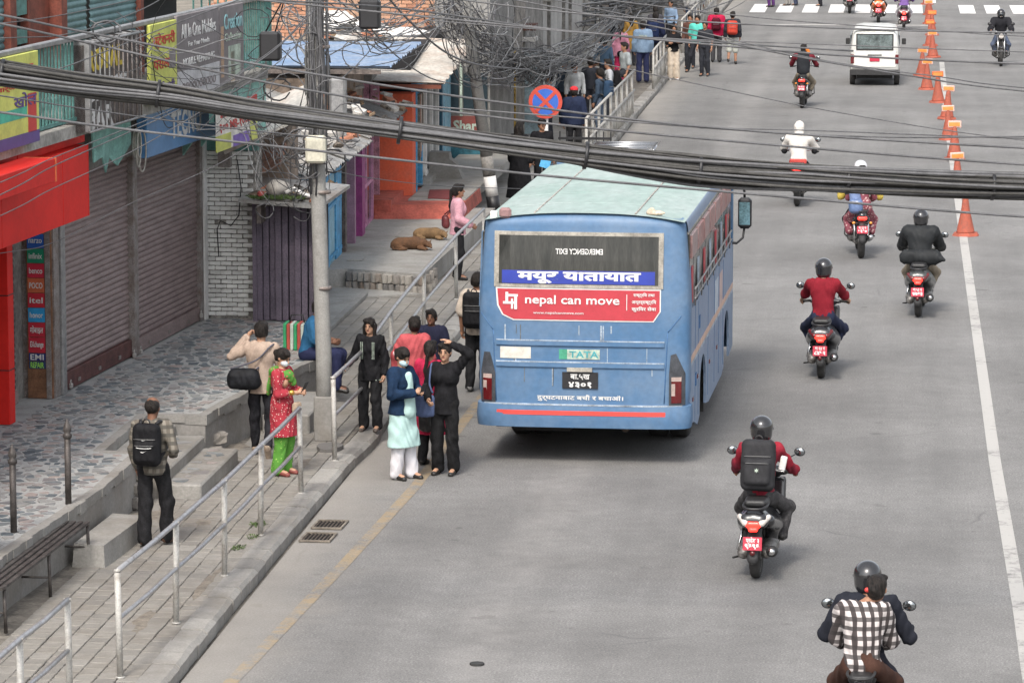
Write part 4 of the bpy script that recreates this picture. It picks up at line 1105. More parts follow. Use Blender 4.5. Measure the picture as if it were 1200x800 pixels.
BP = thing('board_pillar', 'blue poster covered pillar topped with phone signs behind leaning pole', 'sign pillar', (-9.2, 86.0, .1))
MB().box(0, .45, 0, .4, 0, 2.3).build('pillar', mat('blue_pillar', (.05, .16, .27), .6, var=.4, scale=7, col2=(.25, .3, .33), mix=.55), BP)
for z0, h, c, s, tm in ((1.5, .22, (.35, .02, .03), '', None), (1.72, .17, (.02, .02, .025), 'iPhone', M_wtext), (1.89, .15, (.6, .4, .03), 'realme', M_purple_p), (2.04, .2, (.5, .03, .03), 'MOBILE', M_wtext), (2.24, .16, (.5, .05, .03), 'SHOP', M_wtext)):
    pb = MB().box(-.02, .47, -.06, 0, z0, z0 + h - .01).build('sign_board', mat('far_board_%d' % int(z0 * 100), c, .5), BP)
    if s: link('lettering', text_mesh(s, size=.15, fit=.38, extrude=.003, bold=.002), tm, pb, (.225, -.065, z0 + h / 2))
MB().box(.47, .62, -.02, .1, .2, 2.3).build('string_of_packets', mat('gold_packets', (.5, .33, .08), .3, .6, var=.5, scale=18), BP)
house_far('dim clothes shop full of hanging garments behind the no stopping sign', -8.75, 90, 4, 4.5, 7, M_plaster_d,
          [('shop_void', M_dark, -.8, -.1, -.02, .0, .1, 2.3), ('garment', M_white, -.55, -.4, -.1, -.03, 1.0, 1.9), ('garment', mat('garment_orange', (.6, .15, .08), .8), -.25, -.12, -.1, -.03, 1.2, 1.9), ('garment', mat('garment_green', (.35, .5, .12), .8), -.25, -.12, -.1, -.03, .8, 1.2), ('garment', M_purple_p, -.38, -.28, -.1, -.03, .9, 1.9), ('pink_post', mat('pink_post', (.4, .22, .2), .8), -.75, -.6, -.15, 0, 0, 2.6),
           ('grey_panel', mat('grey_blue_panel', (.2, .27, .3), .6, var=.25, scale=5), -.05, .35, -.2, -.1, .1, 2.1), ('awning', mat('awning_brown', (.09, .04, .03), .8), -.4, .3, -.6, 0, 2.55, 2.7), ('orange_pot', mat('orange_pot', (.6, .15, .06), .7), -.2, -.02, -.5, -.3, 2.7, 2.86), ('ledge', M_lightwall, -.8, .3, -.7, 0, 2.3, 2.4)])
house_far('pale rendered wall with vertical drain pipes and two low cement doorsteps', -8.85, 95.5, 5, 12, 8, M_lightwall,
          [('drain_pipe', M_plaster_d, -.0, .08, 1.2, 1.35, .3, 8), ('drain_pipe', M_plaster_d, -.0, .08, 5.5, 5.65, .3, 8), ('drain_pipe', M_plaster_d, -.0, .08, 7.5, 7.6, .3, 8), ('doorstep', M_conc, 0, .85, 2.5, 6.0, 0, .3), ('doorstep', M_conc, .0, .5, 6.2, 9, 0, .42), ('upper_ledge', M_plaster, 0, .25, 0, 12, 2.9, 3.0), ('window', M_glassd, .0, .04, 3, 4.4, 3.4, 4.6), ('window', M_glassd, .0, .04, 8.5, 10, 3.4, 4.6)])
house_far('grey house with an arched dark opening behind the tangle of wires', -8.9, 104, 3, .2, 6, M_plaster_d, [('ledge', M_conc, -.8, .1, -.3, 0, 2.9, 3.0)])
house_far('buff coloured house past the pale wall with rubble at its foot', -9.25, 108, 5, 12, 8, M_lightwall2, [('window', M_glassd, .0, .04, 2, 3.5, 1.0, 2.2), ('doorway', M_dark, .0, .04, 6, 7.2, .1, 2.1), ('window', M_glassd, .0, .04, 9, 10.5, 1.0, 2.2), ('pillar', M_lightwall, 0, .2, 5, 5.4, 0, 8)])
house_far('dusty brown house at the far end of the row behind the walkers', -9.35, 121, 5, 14, 8, mat('brown_render', (.3, .25, .21), .9, var=.2, scale=1.5), [('doorway', M_dark, .0, .04, 3, 4.6, .1, 2.2), ('shopboard', M_redtext, .02, .1, 3, 6, 2.3, 2.8), ('doorway', M_dark, .0, .04, 8, 10, .1, 2.2)])
house_far('light grey house furthest along the street', -9.4, 136, 6, 40, 8, M_lightwall, [('doorway', M_dark, .0, .04, 3, 5.6, .1, 2.2), ('doorway', M_dark, .0, .04, 9, 12, .1, 2.2), ('window', M_glassd, .0, .04, 15, 18, 1, 2.2)])
junk('low heap of rubble and papers at the foot of the buff house', (-8.9, -8.4, 105, 116), .25, 90, 8, .06, .2, name='rubble_heap')
# the wiry grey house between brick house and clothes shop
house_far('dark weathered house front almost hidden behind hanging cables', -8.75, 84.0, 3.2, 6, 8, mat('weathered_wall', (.24, .22, .195), .9, var=.3, scale=2), [('window', M_glassd, -.9, -.3, -.03, 0, 2.6, 3.6), ('sill', M_conc, -1, -.2, -.1, 0, 2.5, 2.58), ('shop_void', M_dark, -1.1, -.5, -.02, 0, .3, 2.0)])
# ================================================================ POLES, CABLES, STREET FURNITURE
M_cable = mat('black_cable', (.022, .022, .024), .55, var=.15, scale=4)
M_cable_g = mat('grey_cable', (.10, .10, .105), .6, var=.15, scale=4)
M_pole = node_mat('pole_concrete', stone_nodes([(.27, .265, .25), (.27, .265, .25)], 'obj', 5, dirt=(.1, .095, .085), dirtamt=.45))
M_cream = mat('cream_box', (.55, .53, .43), .6, var=.12, scale=4)
UP = thing('utility_pole', 'tall concrete utility pole wrapped in cables at the pavement edge', 'utility pole', (-7.1, 47.0, .15))
m_ = MB()
m_.loft([[(r * math.cos(t) * 1.0 + dx, r * math.sin(t) * 1.0, z) for t in [i * math.pi / 8 + math.pi / 16 for i in range(16)]] for z, r, dx in ((0, .1, 0), (1.05, .1, 0), (3.0, .095, -.05), (8.5, .08, -.14))])
m_.build('shaft', M_pole, UP)
MB().box(-.115, .115, -.115, .115, 0, .56, .012).build('concrete_footing', M_conc_dark, UP)
b = MB().box(-.17, .08, -.3, -.14, 3.5, 3.84, .03).build('meter_box', M_cream, UP)
MB().box(-.24, -.0, .16, .3, 4.3, 4.95, .03).build('junction_box', M_steel, UP)
MB().box(.12, .32, -.2, -.02, 3.95, 4.55, .03).build('distribution_box', M_steel, UP)
for x, z in ((-.62, 4.75), (.62, 5.15)):
    bx = MB().box(x - .13, x + .13, -.2, .0, z, z + .36, .03).build('terminal_box', M_blackp, UP)
    for k in range(2): MB().tube([(x - .06 + k * .12, -.1, z + .36), (x * .7, -.08, z + .8), (x * .25, -.05, z + 1.6)], .01, 5).build('lead', M_cable, bx)
for z in (1.9, 3.1, 4.1, 4.9): MB().lathe([(.105, z), (.105, z + .04)], 14).build('clamp_band', M_post, UP)
m_ = MB(); rr = random.Random(11)
for i in range(18):     # cables strapped down the shaft
    a = rr.uniform(math.pi * .9, math.pi * 2.1); z0, z1 = rr.uniform(3.0, 4.4), rr.uniform(5, 7.8); r = rr.uniform(.09, .15)
    m_.tube([(r * math.cos(a + rr.uniform(-.3, .3)) - .05, r * math.sin(a), z0 + (z1 - z0) * k / 5) for k in range(6)], rr.uniform(.008, .016), 5)
for i in range(16):     # slack loops
    cx, cz, r = rr.uniform(-.4, .45), rr.uniform(3.2, 5.6), rr.uniform(.12, .34); y = rr.uniform(-.25, -.1)
    m_.tube([(cx + r * math.cos(t) * .8, y + .05 * math.sin(2 * t), cz + r * math.sin(t)) for t in [k * .5 for k in range(12)]], rr.uniform(.006, .011), 5)
tag(m_.build('strapped_cables', M_cable_g, UP), kind='stuff')
# leaning pole painted black and white further on
LP = thing('leaning_pole', 'leaning concrete pole with black and white painted base, wires tangled round its top', 'utility pole', (-7.7, 73.1, .15))
def pp(z): return (-.42 * (z / 2.4) * .8, 0, z)
cols = [(0, .34, M_blackp), (.34, .72, M_white), (.72, 1.1, M_plaster_d), (1.1, 6.5, M_pole)]
for z0, z1, m in cols:
    MB().tube([pp(z0), pp(z1)], [.125 - z0 * .005, .125 - z1 * .005], 12).build('shaft', m, LP)
# further poles
for (x, y, h, lab) in ((-8.1, 119, 8, 'slim concrete pole before the buff houses, wires fanning from it'), (-7.95, 127, 8, 'pale pole standing left of the walkers at the far pavement'), (-7.6, 129.5, 8, 'brownish pole, the last one before the crossing')):
    t = thing('distant_pole', lab, 'utility pole', (x, y, .15), 0, 'poles along the far pavement'); MB().tube([(0, 0, 0), (0, 0, h)], [.16, .12], 10).build('shaft', M_pole, t); MB().box(-.4, .4, -.05, .05, h - 1.2, h - 1.1).build('cross_arm', M_post, t)

# no stopping sign
NS = thing('no_stopping_sign', 'round blue and red no stopping sign on a white post ahead of the bus', 'traffic sign', (-6.98, 76, .15))
MB().tube([(0, 0, 0), (0, 0, 2.2)], .05, 10).build('post', M_white, NS)
FA = Matrix.Translation((0, -.07, 1.93)) @ Matrix.Rotation(math.pi / 2, 4, 'X')
M_signred = mat('sign_red', (.52, .07, .045), .45, var=.05); M_signblue = mat('sign_blue', (.04, .13, .5), .45, var=.05)
MB().lathe([(.335, 0), (.335, .02)], 40, M=FA, smooth=False).build('red_ring', M_signred, NS)
MB().lathe([(.26, .02), (.26, .026)], 40, M=FA, smooth=False).build('blue_face', M_signblue, NS)
for a in (45, -45): MB().box(-.262, .262, -.035, .035, .0265 + (0.001 if a > 0 else 0), .032 + (0.001 if a > 0 else 0), M=FA @ Matrix.Rotation(rad(a), 4, 'Z')).build('red_bar', M_signred, NS)

# bench, spear-topped bollards, board post
BN = thing('metal_bench', 'narrow slatted metal bench against the terrace wall at lower left', 'bench', (-8.6, 37.75, .15), rad(-2))
M_benchm = mat('bench_metal', (.09, .08, .075), .6, .4, var=.25, scale=10)
for i in range(5): MB().box(-.17 + i * .075, -.125 + i * .075, -2.2, 1.25, .44, .465).build('slat', M_benchm, BN)
for y in (-2.1, -.4, 1.2):
    m_ = MB(); m_.tube([(-.16, y, 0), (-.15, y, .44)], .018, 6); m_.tube([(.17, y, 0), (.16, y, .44)], .018, 6); m_.tube([(-.16, y, .2), (.165, y, .2)], .012, 6); m_.tube([(-.17, y, .435), (.18, y, .435)], .016, 6); m_.build('leg_frame', M_benchm, BN)
for (x, y, lab) in ((-8.72, 39.5, 'dark iron post with pointed tip on the terrace edge, the farther of two'), (-8.94, 37.9, 'dark iron post with pointed tip on the terrace edge, the nearer of two')):
    t = thing('iron_post', lab, 'post', (x, y, .7), 0, 'spear tipped posts on the terrace')
    MB().tube([(0, 0, 0), (0, 0, .72)], .034, 10).build('shaft', M_benchm, t)
    MB().lathe([(.034, .70), (.05, .72), (.05, .75), (.03, .76), (.045, .79), (.04, .83), (0, .92)], 10).build('spear_tip', M_benchm, t)
t = thing('notice_board_post', 'white board on a pale post cut off by the left edge', 'post', (-9.0, 36.6, .15))
MB().box(-.05, .05, -.05, .05, 0, 1.25, .01).build('post', M_cream, t); MB().slab([(-.5, -.35, 1.24), (.16, -.35, 1.3), (.16, .25, 1.3), (-.5, .25, 1.24)], .03).build('board', M_white, t)
# far railings with pickets along the kerb
def picket_rail(posts, label, h=1.0):
    b0 = posts[0]; t = thing('picket_railing', label, 'railing', (b0[0], b0[1], .15), 0, 'white railings on the far kerb')
    for (xa, ya), (xb, yb) in zip(posts[:-1], posts[1:]):
        L_ = math.hypot(xb - xa, yb - ya); n = int(L_ / .42)
        for z in (h, .55):
            MB().tube([(xa - b0[0], ya - b0[1], z), (xb - b0[0], yb - b0[1], z)], .03, 8).build('rail', M_pipe_w, t)
        for i in range(n):
            u = i / n; x, y = xa + (xb - xa) * u - b0[0], ya + (yb - ya) * u - b0[1]
            MB().tube([(x, y, 0), (x, y, h if i % 4 == 0 else .55)], .035 if i % 4 == 0 else .022, 6).build('post' if i % 4 == 0 else 'picket', M_pipe_w, t)
picket_rail([(-6.7, 82.5), (-6.66, 97.0)], 'white picket railing on the kerb where a man leans', 1.05)
picket_rail([(-6.66, 104.5), (-6.7, 111.0)], 'short white railing beside the woman in cream trousers', 1.05)
picket_rail([(-6.7, 119), (-6.7, 142)], 'long white railing near the far crossing', 1.05)
# dark iron gate piece on the pavement by the sign
t = thing('iron_grille', 'short black iron grille fence behind the bus roof', 'fence', (-6.95, 78.5, .15))
MB().box(0, 1.1, -.02, .02, .95, 1.0).build('rail', M_blackp, t)
for i in range(8): MB().box(.02 + i * .15, .045 + i * .15, -.012, .012, 0, 1.12).build('bar', M_blackp, t)

# traffic cones with a lamp board on top
M_cone = mat('cone_orange', (.36, .085, .05), .8, var=.2, scale=12, col2=(.2, .07, .05), mix=.62)
M_cone_top = mat('cone_lamp_orange', (.6, .13, .04), .4, var=.1)
CN = thing('traffic_cone', 'x', 'traffic cone', (0, 0, 0))
MB().prism([(.3 * math.cos(t), .3 * math.sin(t)) for t in [i * math.pi / 4 + math.pi / 8 for i in range(8)]], 0, .07, top=[(.26 * math.cos(t), .26 * math.sin(t)) for t in [i * math.pi / 4 + math.pi / 8 for i in range(8)]]).build('base', M_cone, CN)
MB().lathe([(.2, .07), (.19, .1), (.095, .55), (.06, .82), (.05, .86), (0, .87)], 16).build('cone_body', M_cone, CN)
MB().box(-.17, .17, -.035, .035, .83, 1.01, .015).build('lamp_board', M_cone_top, CN)
MB().box(-.14, .14, -.045, -.03, .87, .97).build('lamp_panel', mat('cone_lamp_yellow', (.7, .25, .06), .4), bpy.data.objects['lamp_board'])
cone_pos = [(1.28, 71.6, 1), (1.25, 79.5, 1), (1.27, 86.5, 0), (1.2, 91.5, 0), (1.22, 97.3, 1), (1.05, 102.5, 0), (.78, 107.0, 0), (.65, 112.0, 0), (1.05, 120, 0), (1.0, 125.5, 1), (1.1, 131, 1), (1.05, 137.5, 0), (1.08, 143, 1), (1.05, 150, 0), (1.1, 157, 0)]
cone_lab = ['nearest orange cone at the bottom of the line, with pale pink board', 'second cone up the line, partly behind the thick cable bundle', 'cone above the cable bundle with a bright orange board', 'fourth orange cone up the line with bright board', 'fifth orange cone up the line with pinkish board',
            'cone standing level with the van rear, yellow board on top', 'thin cone just right of the white van', 'cone nearest the white van, slightly left of the line', 'ninth cone up the line, beside the van roof', 'tenth cone up the line past the van', 'eleventh cone up the line', 'twelfth cone, near the stop line', 'cone just before the zebra crossing', 'cone in the middle of the zebra crossing', 'farthest cone, beyond the zebra crossing']
M_board_pale = mat('cone_board_pale', (.62, .4, .34), .6, var=.1); M_board_y = mat('cone_board_yellow', (.75, .6, .15), .5)
for i, (x, y, k) in enumerate(cone_pos):
    c = CN if i == 0 else copy_tree(CN)
    c.location = (x, y, 0); c.scale = (.88, .88, .84 + rnd.uniform(-.03, .03)); c.rotation_euler = (rnd.uniform(-.04, .04), rnd.uniform(-.05, .05), rnd.uniform(-.3, .3)); c['label'] = cone_lab[i]; c['group'] = 'orange cones along the centre line'
    for ch in c.children:
        if ch.name.startswith('lamp_board') and (k or i == 5):
            if i > 0: ch.data = ch.data.copy()
            else: ch.data = ch.data
cme = [m for m in bpy.data.meshes if m.name.startswith('lamp_board')]
for i, me in enumerate(cme):
    if i in (0, 1, 2): me.materials[0] = M_board_pale

# ---- overhead cables. each: list of (x, y, z) with sag between
def sag(a, b, s, n=24): return [(a[0] + (b[0] - a[0]) * t, a[1] + (b[1] - a[1]) * t, a[2] + (b[2] - a[2]) * t - 4 * s * t * (1 - t)) for t in [i / n for i in range(n + 1)]]
CAMP = Vector((0, 0, CAM_H)); CR_ = Euler((math.pi / 2 - PITCH, 0, YAW)).to_matrix()
def at(px, py, Y):      # surveying helper: where the sight line of a photo pixel crosses the vertical plane at distance Y down the street
    d = CR_ @ Vector(((px - 600) / 4500, -(py - 400) / 4500, -1)); t = Y / d.y
    return (d.x * t, Y, CAM_H + d.z * t)
def spline(P, n=10):
    P = [Vector(p) for p in P]; out = []
    for i in range(len(P) - 1):
        p0, p1, p2, p3 = P[max(i - 1, 0)], P[i], P[i + 1], P[min(i + 2, len(P) - 1)]
        for k in range(n):
            t = k / n; out.append(.5 * ((2 * p1) + (p2 - p0) * t + (2 * p0 - 5 * p1 + 4 * p2 - p3) * t * t + (3 * p1 - p0 - 3 * p2 + p3) * t ** 3))
    return out + [P[-1]]
# the thick bundle crossing the street in front of everything
M_cable_b = mat('dusty_black_cable', (.055, .053, .05), .75, var=.2, scale=5)
BC = thing('cable_bundle', 'thick bundle of black cables tied together, sagging across the whole street', 'cable bundle', at(0, 90, 34))
o0 = BC.location
cpts = [(-420, 20), (-220, 52), (-60, 74), (0, 85), (100, 100), (200, 112), (300, 129), (400, 143), (500, 157), (600, 171), (700, 184), (780, 194), (840, 201), (940, 209), (1020, 213), (1140, 218), (1280, 221), (1500, 222), (1800, 212)]
cl = spline([at(x, y, 34 + .0012 * x) for x, y in cpts], 6)
rr = random.Random(21); core = []
nst = 60
for s_ in range(nst):
    a0 = rr.uniform(0, 6.28); r0 = .125 * math.sqrt(rr.random()) ; tw = rr.uniform(-.06, .06); ph = rr.uniform(0, 6)
    pts = []
    for i, p in enumerate(cl):
        t = i / len(cl); w = 1 + .25 * math.sin(t * 9 + ph * .3) + (.5 if .53 < t < .72 and s_ % 5 == 0 else 0) * math.sin((t - .53) / .19 * math.pi)
        a = a0 + tw * i * .5
        pts.append(Vector(p) - o0 + Vector((0, r0 * math.cos(a) * w, (r0 * math.sin(a) * w * .85) - (.05 * math.sin((t - .53) / .19 * math.pi) if .53 < t < .72 and s_ % 4 == 0 else 0))))
    MB().tube(pts, rr.uniform(.011, .019), 6).build('cable', M_cable_b if rr.random() < .6 else M_cable_g, BC)
for k in (18, 29, 46, 59, 70, 82, 91):
    p, q = Vector(cl[k]) - o0, Vector(cl[k + 1]) - o0; MB().tube([p, p + (q - p).normalized() * .03], .128, 12).build('binding', M_blackp, BC)
# single wires
def wire(name, label, pix, Y0, Y1, r, m=None, group='overhead wires across the street'):
    if pix[-1][0] > 1200:
        (xa, ya), (xb, yb) = pix[-2:]; pix = pix + [(xb + 550, yb + (yb - ya) / (xb - xa) * 380)]
    if pix[0][0] < -15: (xa, ya), (xb, yb) = pix[:2]; pix = [(xa - 350, ya - (yb - ya) / (xb - xa) * 300)] + pix
    n = len(pix); P = [at(x, y, Y0 + (Y1 - Y0) * i / (n - 1)) for i, (x, y) in enumerate(pix)]
    b0 = Vector(P[0]); o = MB().tube([Vector(p) - b0 for p in spline(P, 8)], r, 6).build(name, m or M_cable_g, loc=b0)
    return tag(o, label, 'wire', group)
W_ = [
 ('thin wire from the top edge crossing low over the cones', [(820, 150), (950, 153), (1080, 158), (1230, 163)], 37, 38, .007),
 ('faint wire crossing the lane above the hooded rider', [(640, 60), (800, 95), (1000, 135), (1230, 168)], 40, 41, .006),
 ('wire over the top of the van', [(660, -6), (900, 22), (1100, 36), (1230, 44)], 43, 43, .007),
 ('wire just below the thin van wire at the right', [(500, 24), (760, 44), (960, 52), (1230, 62)], 39, 39, .006),
 ('long grey wire from the top left rail dipping to the right over the riders', [(-30, 12), (110, 40), (350, 84), (600, 122), (850, 151), (1230, 175)], 33, 37, .012),
 ('second grey wire just under it, crossing above the bus windows', [(-30, 22), (110, 52), (350, 104), (600, 140), (850, 165), (1230, 195)], 33, 37, .012),
 ('wire crossing above the bus roof and the cone line', [(-30, 128), (150, 152), (400, 180), (640, 206), (900, 229), (1230, 256)], 31, 34, .012),
 ('thin wire over the far white van', [(480, -8), (700, 18), (1000, 34), (1230, 39)], 38, 38, .009),
 ('dark wire crossing above the white van roof', [(300, 0), (480, 18), (700, 40), (860, 55), (1000, 66), (1230, 76)], 40, 42, .012),
 ('wire running down from upper middle to the right edge above the cones', [(560, -8), (760, 30), (900, 60), (1060, 88), (1230, 110)], 38, 40, .009),
 ('fine wire sloping below the white van', [(620, -6), (780, 28), (960, 70), (1100, 90), (1230, 106)], 42, 44, .007),
 ('grey wire above the hooded rider', [(440, 120), (700, 140), (900, 155), (1050, 161), (1230, 160)], 36, 38, .008),
 ('wire sagging from the balcony corner across the brick house', [(300, 0), (420, 6), (500, 14), (700, 40), (1000, 60)], 45, 50, .013),
 ('fine wire low over the balcony signs', [(-30, 108), (100, 128), (250, 148), (420, 166)], 36, 40, .008),
 ('wire slanting up across the red fascia', [(-20, 238), (60, 196), (140, 160), (230, 118), (320, 60), (370, 10)], 38, 46.5, .007),
 ('second slanting wire across the red fascia', [(-20, 222), (60, 186), (150, 150), (240, 110), (330, 50), (372, 0)], 38, 46.5, .006),
 ('third slanting wire over the red fascia and blue sign', [(-20, 262), (60, 222), (150, 180), (240, 128), (330, 70), (372, 20)], 38, 46.5, .006),
 ('wire rising from the left edge over the balcony bars', [(-20, 105), (60, 84), (120, 62), (200, 30), (280, 0)], 38, 46, .007),
 ('thin wire rising over the upper shutters', [(-20, 46), (80, 40), (160, 14), (200, -8)], 38, 44, .006),
 ('wire loop sagging across the teal shutter', [(-20, 30), (60, 20), (120, 8), (180, -6)], 39, 45, .006),
 ('heavy dark wire dipping from the top edge to the tangle', [(450, -8), (480, 25), (520, 60), (560, 76), (620, 82)], 50, 70, .016),
 ('dark wire dropping over the blue tin roof', [(408, -5), (440, 40), (470, 70), (505, 92), (540, 100)], 48, 66, .010),
 ('wire running low from the utility pole to the left edge', [(-20, 300), (60, 285), (150, 240), (260, 190), (370, 120)], 40, 47, .005),
 ('wire from utility pole across to the no stopping sign', [(375, 196), (430, 208), (520, 218), (640, 222)], 47, 60, .006),
]
for lab, pix, y0, y1, r in W_: wire('overhead_wire', lab, pix, y0, y1, r)
# mass of tangled wires around the far pole, the brick house corner and the wall
def tangle(label, boxes, n, seed, r=(.006, .02)):
    rr = random.Random(seed); mb = MB(); b0 = None
    for i in range(n):
        a, b_ = rr.sample(boxes, 2)
        def pt(q): return Vector((rr.gauss(q[0], q[3]), rr.gauss(q[1], q[3] * 3), rr.gauss(q[2], q[4])))
        p, q = pt(a), pt(b_)
        if b0 is None: b0 = p.copy()
        mid = (p + q) / 2 + Vector((rr.uniform(-.25, .25), 0, -rr.uniform(.05, .55)))
        mb.m = 0 if rr.random() < .22 else (1 if rr.random() < .65 else 2)
        mb.tube([v - b0 for v in spline([p, p * .6 + mid * .4 + Vector((rr.uniform(-.1, .1), 0, rr.uniform(-.1, .05))), mid, q * .7 + mid * .3 + Vector((rr.uniform(-.1, .1), 0, rr.uniform(-.1, .05))), q], 3)], rr.uniform(*r), 4, caps=False)
    for i in range(n // 8):
        q = rr.choice(boxes); c = Vector((rr.gauss(q[0], q[3]), rr.gauss(q[1], q[3] * 2), rr.gauss(q[2], q[4]))); R = rr.uniform(.1, .35)
        mb.m = rr.randrange(2)
        mb.tube([c - b0 + Vector((R * math.cos(t), .1 * math.sin(t * 2), R * .8 * math.sin(t))) for t in [k * .55 for k in range(12)]], rr.uniform(.006, .014), 4, caps=False)
    o = mb.build('wire_tangle', [M_cable, M_cable_g, M_steel], loc=b0)
    return tag(o, label, 'wires', kind='stuff')
def bx(px, py, Y, sx, sz): return (*at(px, py, Y), sx, sz)
tangle('dense tangle of wires bursting from the leaning pole top', [bx(525, 5, 72, .25, .2), bx(548, 30, 73, .2, .2), bx(575, 55, 74, .2, .15), bx(605, 74, 78, .2, .10), bx(592, 15, 76, .3, .2), bx(560, 85, 73, .12, .15), bx(640, 70, 84, .2, .1)], 165, 5, (.004, .012))
tangle('thick sagging skein of wires between the leaning pole and the pale wall', [bx(600, 72, 78, .12, .1), bx(640, 72, 84, .12, .12), bx(680, 52, 95, .15, .15), bx(720, 25, 105, .2, .2), bx(640, 85, 84, .2, .1)], 125, 6, (.004, .013))
tangle('loose wires looping in front of the brick house', [bx(330, 10, 50, .3, .2), bx(372, 40, 48, .1, .4), bx(470, 20, 60, .3, .3), bx(520, 20, 70, .2, .2), bx(400, 30, 50, .2, .3), bx(500, -5, 66, .3, .2)], 38, 7, (.005, .012))
tangle('wires hanging over the mud house and junk roof beside the utility pole', [bx(330, 160, 52, .2, .3), bx(360, 200, 50, .15, .3), bx(300, 130, 52, .2, .2), bx(385, 170, 50, .1, .3), bx(345, 230, 52, .2, .1), bx(370, 100, 47.2, .05, .5)], 46, 8, (.004, .008))
tangle('wires fanning from the far poles over the walkers', [bx(700, 5, 112, .5, .2), bx(745, 0, 119, .2, .3), bx(790, -10, 128, .4, .3), bx(850, -20, 135, .6, .2), bx(660, 20, 105, .3, .3)], 90, 9, (.008, .02))
tangle('wires draped along the balcony and under it', [bx(130, 30, 45.5, .3, .1), bx(250, 130, 51, .3, .15), bx(330, 40, 50, .3, .3), bx(310, 90, 51, .1, .3), bx(200, 60, 46, .3, .3)], 30, 10, (.004, .008))
# coils hanging by the torn canvas
rr = random.Random(4); mb = MB(); c0 = floc(48.3, .65, 3.55)
for i in range(5):
    w, h, ox = rr.uniform(.07, .2), rr.uniform(.3, .6), rr.uniform(-.25, .25)
    mb.tube([Vector((.02 * i, ox + w * math.sin(t), .35 - h * .5 + h * .5 * math.cos(t))) for t in [k * 2 * math.pi / 14 for k in range(14)]], .012, 6, closed=True)
tag(mb.build('cable_coil', mat('pale_cable', (.4, .38, .34), .6), loc=c0, rot=(0, 0, FROT)), 'pale cable coils hanging between the torn canvas and blue signboard', 'cable coil')
# ================================================================ THE BUS
M_bus = mat('bus_blue', (.068, .15, .275), .5, var=.08, scale=1.6, col2=(.125, .195, .295), mix=.55, bump=.04, bscale=3, spec=.4)
M_bus_side = mat('bus_pale_blue', (.2, .265, .37), .5, var=.08, scale=1.5, col2=(.165, .225, .33), mix=.6, spec=.4)
M_bus_roof = mat('bus_roof_green', (.25, .34, .315), .9, var=.1, scale=1.2, col2=(.33, .39, .38), mix=.5, bump=.15, bscale=10, stretch=(1, .35, 1))
M_bus_dk = mat('bus_blue_groove', (.05, .13, .27), .6, var=.1)
M_bus_dust = mat('bus_dusty_edge', (.34, .4, .47), .8, var=.25, scale=6)
M_glass_bus = mat('bus_window_glass', (.016, .018, .017), .12, var=.2, scale=5, spec=.5, col2=(.05, .05, .046), mix=.5, stretch=(1.6, 1, .25))  # paler upright streaks in the colour stand in for reflections on the panes
M_gasket = mat('window_gasket', (.33, .31, .27), .7, var=.2, scale=5)
M_rubber = mat('tyre_rubber', (.03, .029, .028), .85, var=.25, scale=12, bump=.2)
M_rim = mat('wheel_rim', (.22, .2, .18), .6, .4, var=.3, scale=10)
M_under = mat('underbody', (.02, .02, .02), .9, var=.3)
M_bred = mat('banner_red', (.42, .035, .05), .5, var=.05)
M_navy = mat('strip_navy', (.02, .04, .3), .4, var=.05)
M_lamp_r = mat('lamp_red', (.11, .01, .012), .2, var=.1, coat=.5)
M_lamp_c = mat('lamp_clear', (.42, .33, .3), .2, var=.1)
M_lamp_h = mat('lamp_housing', (.05, .055, .065), .6, var=.2, scale=8)
M_stripe_r = mat('reflective_red', (.62, .07, .06), .4, var=.06)
M_chrome = mat('chrome', (.6, .6, .6), .15, 1.0, var=.05)
BUS = thing('bus', 'pale blue public bus with green roof and red advertising banner on its rear', 'bus', (-3.80, 46.35, 0), rad(-1.5))
L_B, HW = 7.75, 1.305
def bw(z):      # half width at height z
    if z < .9: return HW - .02
    if z < 1.9: return HW
    return HW - .07 * ((z - 1.9) / 1.1) ** 1.3
def by0(z):     # rear face lean
    return .0 if z < 1.9 else .10 * ((z - 1.9) / 1.15) ** 1.2
def rear(u, z, off=0.0):    # u in [-1,1] across, wrapping round both rear corners
    a = u * math.pi / 2; w = bw(z) + off; d = .36; n = 5.0
    x = w * math.copysign(abs(math.sin(a)) ** (2 / n), u); y = by0(z) + d * (1 - abs(math.cos(a)) ** (2 / n)) - off
    return (x, y, z)
def rear_x(x, z, off=0.0):
    w = bw(z); t = min(1, abs(x) / w); n = 5.0
    return (x, by0(z) + .36 * (1 - (1 - t ** n) ** (1 / n)) - off, z)
mb = MB()
us = [-1 + 2 * i / 44 for i in range(45)]
def rz(v): return .50 + v * 2.44
mb.grid(lambda u, v: rear(-1 + 2 * u, rz(v)), 44, 24)
